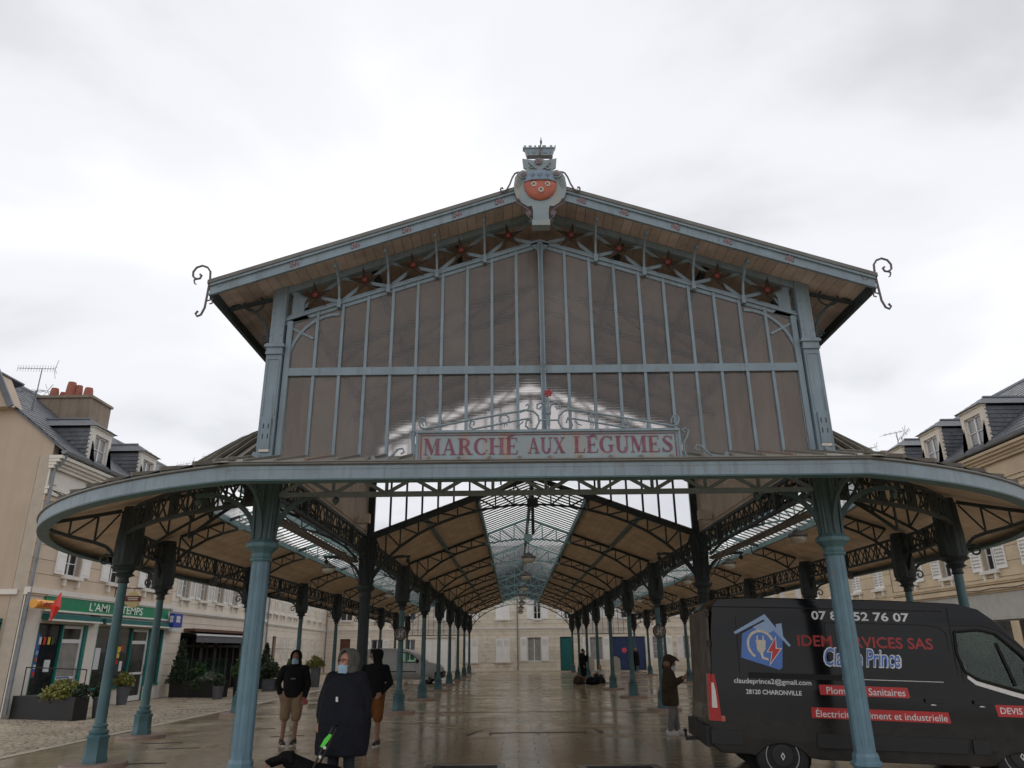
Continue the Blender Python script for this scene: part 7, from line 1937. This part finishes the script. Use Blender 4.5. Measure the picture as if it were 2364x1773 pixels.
def mask(parent, M, mn, low=0.0):
    m = MB(); m.M = M
    grid = []
    for i in range(9):
        z = -.012 - .105 * i / 8 - low; row_ = []
        for j in range(13):
            t = -1 + 2 * j / 12; x = .070 * t * (1 - .12 * abs(i - 4) / 4)
            y = -.098 - .030 * (1 - t * t) * (1 - ((i - 3.6) / 5.5) ** 2) + .062 * t * t + (.012 * math.sin(i * 2.2))*.35
            row_.append((x, y, z))
        grid.append(row_)
    m.sheet(grid); m.sheet([[(p[0] * .98, p[1] + .006, p[2]) for p in r_] for r_ in grid]); m.build('mask', mn, parent, True)
    m = MB(); m.M = M
    for sx in (-1, 1):
        m.tube([(sx * .069, -.036, -.03 - low), (sx * .080, .015, .0)], .0025, 4); m.tube([(sx * .066, -.036, -.10 - low), (sx * .080, .02, -.03)], .0025, 4)
    m.build('mask_loop', 'poster_white', parent)
def hoodie(parent, M, mn, arms, hem=.86, wide=1.0, hood_up=True, vox=.011, long=None):
    m = MB()
    m.caps((-.165 * wide, .02, 1.385), .082, (.165 * wide, .02, 1.385), .082, 16, 4)
    torso(m, [(1.46, .10 * wide, .08), (1.40, .19 * wide, .105), (1.28, .205 * wide, .14 * wide), (1.08, .198 * wide, .15 * wide), (.95, .205 * wide, .155 * wide), (hem + .06, .21 * wide, .158 * wide), (hem, .185 * wide, .14 * wide)], fold=.02); m.caps((-.05, .035, 1.43), .075, (.05, .035, 1.43), .075)
    for A in arms:
        A = [Vector(p) for p in A]; w = A[2] + (A[1] - A[2]).normalized() * .02
        limb(m, [A[0], A[1], w], [.082, .066, .052]); 
    if hood_up: hood(m, M)
    else: m.caps((-.08, .09, 1.46), .05, (.08, .09, 1.46), .05)
    if long:
        torso(m, [(1.3, .22, .16)] + list(long), fold=.03)
    return remesh(m, 'hoodie', mn, parent, vox, 4)
def shorts(parent, mn, legs, top=.98, to=.5, r0=.125, r1=.098, name='shorts'):
    m = MB(); m.ell((0, .02, top - .06), .185, .135, .11, 18, 8)
    for L in legs:
        h_, k_, a_ = [Vector(p) for p in L]
        if to <= 1: e = h_.lerp(k_, to * 1.0); limb(m, [h_ + Vector((0, .01, .02)), e], [r0, r1])
        else:
            f = k_.lerp(a_, to - 1); limb(m, [h_ + Vector((0, .01, .02)), k_, f], [r0 * .9, r1 * .78, r1 * .66])
    return remesh(m, name, mn, parent, .011, 4)
# --- man in khaki shorts
lg = [[(-.11, 0, .90), (-.125, -.015, .48), (-.14, .0, .085)], [(.10, 0, .90), (.10, -.02, .48), (.085, .02, .085)]]
am = [[(-.205, .02, 1.385), (-.32, .07, 1.12), (-.24, -.04, .93)], [(.205, .02, 1.385), (.27, .04, 1.10), (.235, -.05, .86)]]
p1, M = person('man in a black hooded sweatshirt, khaki shorts and blue face mask standing under the hall', (-4.88, 5.72, 0), R(8), 'skin_tan', legs=lg, arms=am, yaw=R(-6))
hoodie(p1, M, 'cloth_black', am); shorts(p1, 'cloth_khaki', lg, to=.92); mask(p1, M, 'mask_blue')
shoe(p1, (-.14, -.01), R(25)); shoe(p1, (.085, .01), R(-12))
m = MB(); m.box(-.045, .045, -.17, -.165, 1.20, 1.225); o = m.build('print', 'planter_grey', p1)
m = MB(); m.M = Matrix.Translation((.25, -.11, .80)) @ Matrix.Rotation(R(50), 4, 'Y'); m.box(-.075, .075, -.012, .012, -.035, .035); o = m.build('phone_case', 'phone_red', p1)
# --- man in mustard shorts, looking to his right
lg = [[(-.10, 0, .90), (-.115, -.01, .48), (-.13, .0, .085)], [(.10, 0, .90), (.105, -.01, .48), (.10, .02, .085)]]
am = [[(-.205, .02, 1.385), (-.29, .06, 1.12), (-.17, -.09, .95)], [(.205, .02, 1.385), (.30, .05, 1.12), (.17, -.10, .95)]]
p3, M = person('man in a black hooded sweatshirt and mustard shorts looking sideways with hands in his pocket', (-3.22, 5.44, 0), R(-4), 'skin_tan', legs=lg, arms=am, yaw=R(-62), hd=(-.02, -.01, 1.60))
hoodie(p3, M, 'cloth_black', am); shorts(p3, 'cloth_mustard', lg, to=.95); mask(p3, M, 'mask_beige')
shoe(p3, (-.13, 0), R(15)); shoe(p3, (.10, .01), R(-10))
# --- person in the navy cape
lg = [[(-.10, 0, .88), (-.10, -.01, .47), (-.11, .0, .085)], [(.11, 0, .88), (.115, -.01, .47), (.12, .02, .085)]]
am = [[(-.20, .02, 1.37), (-.31, .03, 1.10), (-.30, -.06, .86)], [(.20, .02, 1.37), (.29, .05, 1.10), (.30, .0, .82)]]
p2, M = person('person in glasses and lowered mask wearing a long navy rain cape with a grey hood', (-2.72, .42, 0), R(-14), 'skin', legs=lg, arms=am, yaw=R(-18), pitch=R(-6), hd=(0, -.02, 1.585))
m = MB(); m.caps((-.17, .02, 1.36), .10, (.17, .02, 1.36), .10)
torso(m, [(1.45, .11, .09), (1.38, .22, .14), (1.25, .29, .19), (1.05, .335, .22), (.85, .355, .24), (.60, .345, .24), (.45, .33, .235)], fold=.085, seg=40)
for A in am: limb(m, [Vector(p) for p in A[:2]] + [Vector(A[2]) + Vector((0, 0, .06))], [.10, .085, .06])
m.ell((-.30, .14, .98), .14, .15, .22); m.caps((-.06, .03, 1.42), .09, (.06, .03, 1.42), .09)
remesh(m, 'rain_cape', 'cloth_navy', p2, .014, 4)
m = MB(); hood(m, M, 1.16, .022); m.caps((-.09, .03, 1.40), .055, (.09, .03, 1.40), .055); remesh(m, 'hood', 'cloth_grey', p2, .010, 3)
shorts(p2, 'cloth_jeans', lg, to=1.9, name='jeans'); mask(p2, M, 'mask_blue', .035)
m = MB(); m.M = M
for sx in (-1, 1):
    ring = [(sx * .032 + .026 * math.cos(R(a)), -.100, .012 + .019 * math.sin(R(a))) for a in range(0, 361, 30)]; m.tube(ring, .0035, 4); m.tube([(sx * .058, -.098, .016), (sx * .080, .01, .012)], .003, 4)
m.tube([(-.007, -.104, .016), (.007, -.104, .016)], .003, 4); m.build('glasses', 'hair_dark', p2)
m = MB(); m.poly([(-.015, -.225, 1.16), (.012, -.225, 1.16), (.02, -.225, 1.10), (-.012, -.225, 1.10)], (0, .01, 0)); m.build('tag', 'decal_white', p2)
shoe(p2, (-.11, 0), R(10)); shoe(p2, (.12, .01), R(-10))
# --- person in the brown parka
lg = [[(-.09, 0, .80), (-.09, -.02, .43), (-.10, .05, .085)], [(.09, 0, .80), (.10, -.03, .43), (.10, -.06, .085)]]
am = [[(-.18, .02, 1.22), (-.22, -.05, .98), (-.10, -.26, 1.08)], [(.18, .02, 1.22), (.22, -.05, .98), (.08, -.27, 1.10)]]
m = MB()
p4, M = person('person in a hooded brown parka, grey trousers and white shoes looking down at the hands', (2.86, 6.9, 0), R(68), 'skin_tan', legs=lg, arms=am, hd=(0, -.05, 1.395), pitch=R(-22) * -1, curl=.9)
m = MB(); m.caps((-.15, .02, 1.20), .085, (.15, .02, 1.20), .085)
torso(m, [(1.28, .10, .09), (1.2, .19, .12), (1.05, .205, .155), (.85, .215, .165), (.66, .225, .175), (.56, .21, .165)], fold=.03)
for A in am: limb(m, [Vector(p) for p in A[:2]] + [Vector(A[2]) + (Vector(A[1]) - Vector(A[2])) * .15], [.088, .075, .062])
hood(m, M, 1.1); m.M = M; m.caps((0, -.06, .13), .03, (0, -.14, .11), .018); m.M = None
m.caps((-.06, .02, 1.26), .085, (.06, .02, 1.26), .085); remesh(m, 'parka', 'cloth_brown', p4, .012, 4)
mask(p4, M, 'poster_white'); shorts(p4, 'cloth_trouser', lg, top=.86, to=1.92, r0=.115, r1=.10, name='trousers'); shoe(p4, (-.10, .05), 0, 'shoe_white'); shoe(p4, (.10, -.06), R(-14), 'shoe_white')
# --- far group
lg = [[(-.09, 0, .88), (-.09, 0, .47), (-.09, .0, .085)], [(.09, 0, .88), (.09, -.02, .47), (.09, .02, .085)]]
am = [[(-.19, .02, 1.36), (-.26, .02, 1.10), (-.22, -.10, .92)], [(.19, .02, 1.36), (.24, -.10, 1.12), (.07, -.20, 1.42)]]
p5, M = person('youth in dark clothes standing by a column with a hand raised to the mouth', (3.02, 30.2, 0), R(60), 'skin_tan', legs=lg, arms=am, hd=(0, -.03, 1.58))
hoodie(p5, M, 'cloth_black', am, hood_up=False); shorts(p5, 'cloth_black', lg, to=.98); shoe(p5, (-.09, 0), 0); shoe(p5, (.09, .01), 0)
m = MB(); m.M = M; m.ell((0, .025, .045), .084, .092, .088); remesh(m, 'hair', 'hair_dark', p5, .012, 2)
# seated youth
lg = [[(-.09, 0, .14), (-.16, -.38, .42), (-.13, -.42, .085)], [(.09, 0, .14), (.17, -.40, .40), (.15, -.46, .085)]]
am = [[(-.18, -.10, .62), (-.25, -.30, .48), (-.10, -.42, .55)], [(.18, -.10, .62), (.25, -.32, .48), (.12, -.44, .52)]]
m = MB(); hd = Vector((0, -.16, .80)); Mh = head(m, hd, 0, R(20)); m.caps(hd + Vector((0, .04, -.07)), .05, (0, -.08, .60), .055); m.caps((0, -.06, .58), .13, (0, .02, .18), .14, sq=.8)
for L in lg: limb(m, L, [.085, .058, .04]); m.caps(Vector(L[2]) + Vector((0, .02, -.035)), .035, Vector(L[2]) + Vector((0, -.12, -.05)), .026)
for A, sd in zip(am, (1, -1)): limb(m, A, [.05, .04, .03]); hand(m, A[2], Vector(A[2]) - Vector(A[1]), sd, .8)
p6 = remesh(m, 'person', 'skin', None, .0095, 3); p6.location = (3.95, 30.25, 0); p6.rotation_euler = (0, 0, R(-35)); tag(p6, 'seated youth in a white top with bent head beside dark bags on the floor', 'person'); eyes(Mh, p6)
m = MB(); m.caps((-.15, -.09, .62), .08, (.15, -.09, .62), .08); m.caps((0, -.05, .56), .165, (0, .02, .16), .165, sq=.85)
for A in am: limb(m, A, [.075, .062, .045])
remesh(m, 'top', 'cloth_white', p6, .013, 3)
m = MB(); m.ell((0, .0, .12), .18, .15, .11)
for L in lg: limb(m, L[:2] + [Vector(L[1]).lerp(Vector(L[2]), .85)], [.105, .08, .06])
remesh(m, 'trousers', 'cloth_jeans', p6, .013, 3); m = MB(); m.M = Mh; m.ell((0, .025, .045), .086, .094, .09); remesh(m, 'hair', 'hair_blond', p6, .013, 2)
for L in lg: shoe(p6, (L[2][0], L[2][1]), 0)
# person by the blue doors
lg = [[(-.09, 0, .88), (-.09, 0, .47), (-.09, .0, .085)], [(.09, 0, .88), (.09, -.02, .47), (.09, .02, .085)]]
am = [[(-.19, .02, 1.36), (-.25, .02, 1.10), (-.23, -.04, .86)], [(.19, .02, 1.36), (.25, .02, 1.10), (.23, -.04, .86)]]
p7, M = person('fair haired person in a long black coat standing by the dark blue doors', (8.55, 48.6, 0), R(30), 'skin', legs=lg, arms=am, hd=(0, -.02, 1.60))
hoodie(p7, M, 'cloth_black', am, hood_up=False, wide=1.25, hem=.72, long=((1.0, .27, .2), (.72, .29, .21), (.5, .29, .21))); shorts(p7, 'cloth_black', lg, to=1.9, name='trousers'); shoe(p7, (-.09, 0), 0); shoe(p7, (.09, .01), 0)
m = MB(); m.M = M; m.ell((0, .03, .035), .092, .095, .095); m.ell((0, .05, -.06), .085, .06, .09); remesh(m, 'hair', 'hair_blond', p7, .013, 2)
# bags beside the seated youth
for (x, y, sx_, sz, mn, lab) in [(2.72, 29.9, .26, .42, 'cloth_brown', 'brown backpack leaning upright on the floor below the standing youth'), (3.42, 29.8, .36, .36, 'cloth_black', 'big black bag on the floor in front of the seated youth')]:
    t = thing('bag', lab, 'bag', (x, y, 0)); m = MB(); m.ell((0, 0, sz * .5), sx_, sx_ * .6, sz * .55); m.caps((-sx_ * .7, 0, .10), .09, (sx_ * .7, 0, .10), .09); remesh(m, 'body', mn, t, .02, 4)
    m = MB(); m.tube([(-.08, 0, sz), (-.06, 0, sz + .09), (.06, 0, sz + .09), (.08, 0, sz)], .015, 6); m.build('handle', mn, t)
    m = MB(); m.ell((0, -sx_ * .55, sz * .38), sx_ * .6, .06, sz * .25); m.build('pocket', mn, t, True)
# ================================================================== black dog sitting beside the cape
dog = MB()
dog.caps((.20, .05, .30), .15, (-.10, -.02, .40), .135); dog.ell((.32, .08, .20), .20, .17, .19); dog.caps((-.08, -.02, .40), .145, (-.23, -.04, .53), .105); dog.caps((-.05, -.02, .30), .14, (-.12, -.03, .44), .12)       # trunk, rump, neck
dog.ell((-.285, -.05, .585), .105, .09, .088); dog.caps((-.34, -.06, .57), .066, (-.455, -.085, .545), .046); dog.caps((-.34, -.06, .545), .04, (-.43, -.08, .49), .026); dog.ell((-.495, -.092, .555), .02, .022, .016, 8, 6)
for sy in (-1, 1):
    dog.caps((-.245, -.05 + sy * .075, .64), .032, (-.225, -.05 + sy * .115, .54), .024, 8, 3, sq=.6)
    dog.caps((-.14, sy * .085, .34), .065, (-.17, sy * .09, .17), .036); dog.caps((-.17, sy * .09, .17), .034, (-.18, sy * .09, .05), .026); dog.caps((-.18, sy * .09, .032), .032, (-.24, sy * .09, .028), .026)
    dog.caps((.30, .08 + sy * .10, .20), .11, (.12, .05 + sy * .15, .13), .065); dog.caps((.12, .05 + sy * .15, .12), .05, (.24, .06 + sy * .16, .05), .032); dog.caps((.24, .06 + sy * .16, .034), .03, (.06, .05 + sy * .16, .03), .028)
dog.caps((.48, .12, .12), .035, (.72, .2, .06), .02)
do = remesh(dog, 'dog', 'fur_black', None, .011, 2); do.location = (-2.95, -.05, 0); do.scale = (1.12, 1.25, .86); do.rotation_euler = (0, 0, R(10)); tag(do, 'black dog with open mouth sitting beside the person in the navy cape', 'dog')
m = MB(); m.caps((-.38, -.066, .53), .016, (-.47, -.085, .505), .014); m.caps((-.47, -.085, .505), .013, (-.495, -.09, .485), .010); m.build('tongue', 'tongue', do)
for sy in (-1, 1): m = MB(); m.ell((-.345, -.06 + sy * .055, .60), .010, .008, .010, 8, 6); m.build('eye', 'hair_dark', do)
m = MB()
ring = [(-.145 - .02 * math.cos(R(a)), -.02 + .125 * math.cos(R(a)), .44 + .125 * math.sin(R(a))) for a in range(0, 361, 20)]; m.tube(ring, .013, 6); m.build('collar', 'cloth_black', do)
hs = thing('harness', 'black guide harness handle with a bright green sleeve above the dog', 'harness', (-2.98, -.06, .33))
m = MB(); m.tube([(.05, -.14, .03), (.16, -.12, .28), (.26, -.10, .50)], .014, 6); m.tube([(.05, .14, .03), (.18, .12, .28), (.28, .08, .50)], .014, 6); m.tube([(.26, -.10, .50), (.27, 0, .515), (.28, .08, .50)], .018, 6); m.build('handle', 'iron_black', hs)
m = MB(); m.M = Matrix.Translation((.20, -.145, .36)) @ Matrix.Rotation(R(25), 4, 'Y'); m.poly([(-.035, 0, -.09), (.005, 0, -.09), (.032, 0, .03), (.032, 0, .08), (.0, 0, .08), (-.028, 0, .01)], (0, .03, 0)); m.build('green_sleeve', 'bright_green', hs)
m = MB()
for dz in (0, .05): m.cbox((.14 + dz, -.15, .18 + dz * 2), .03, .012, .03)
m.build('buckle', 'decal_white', hs)
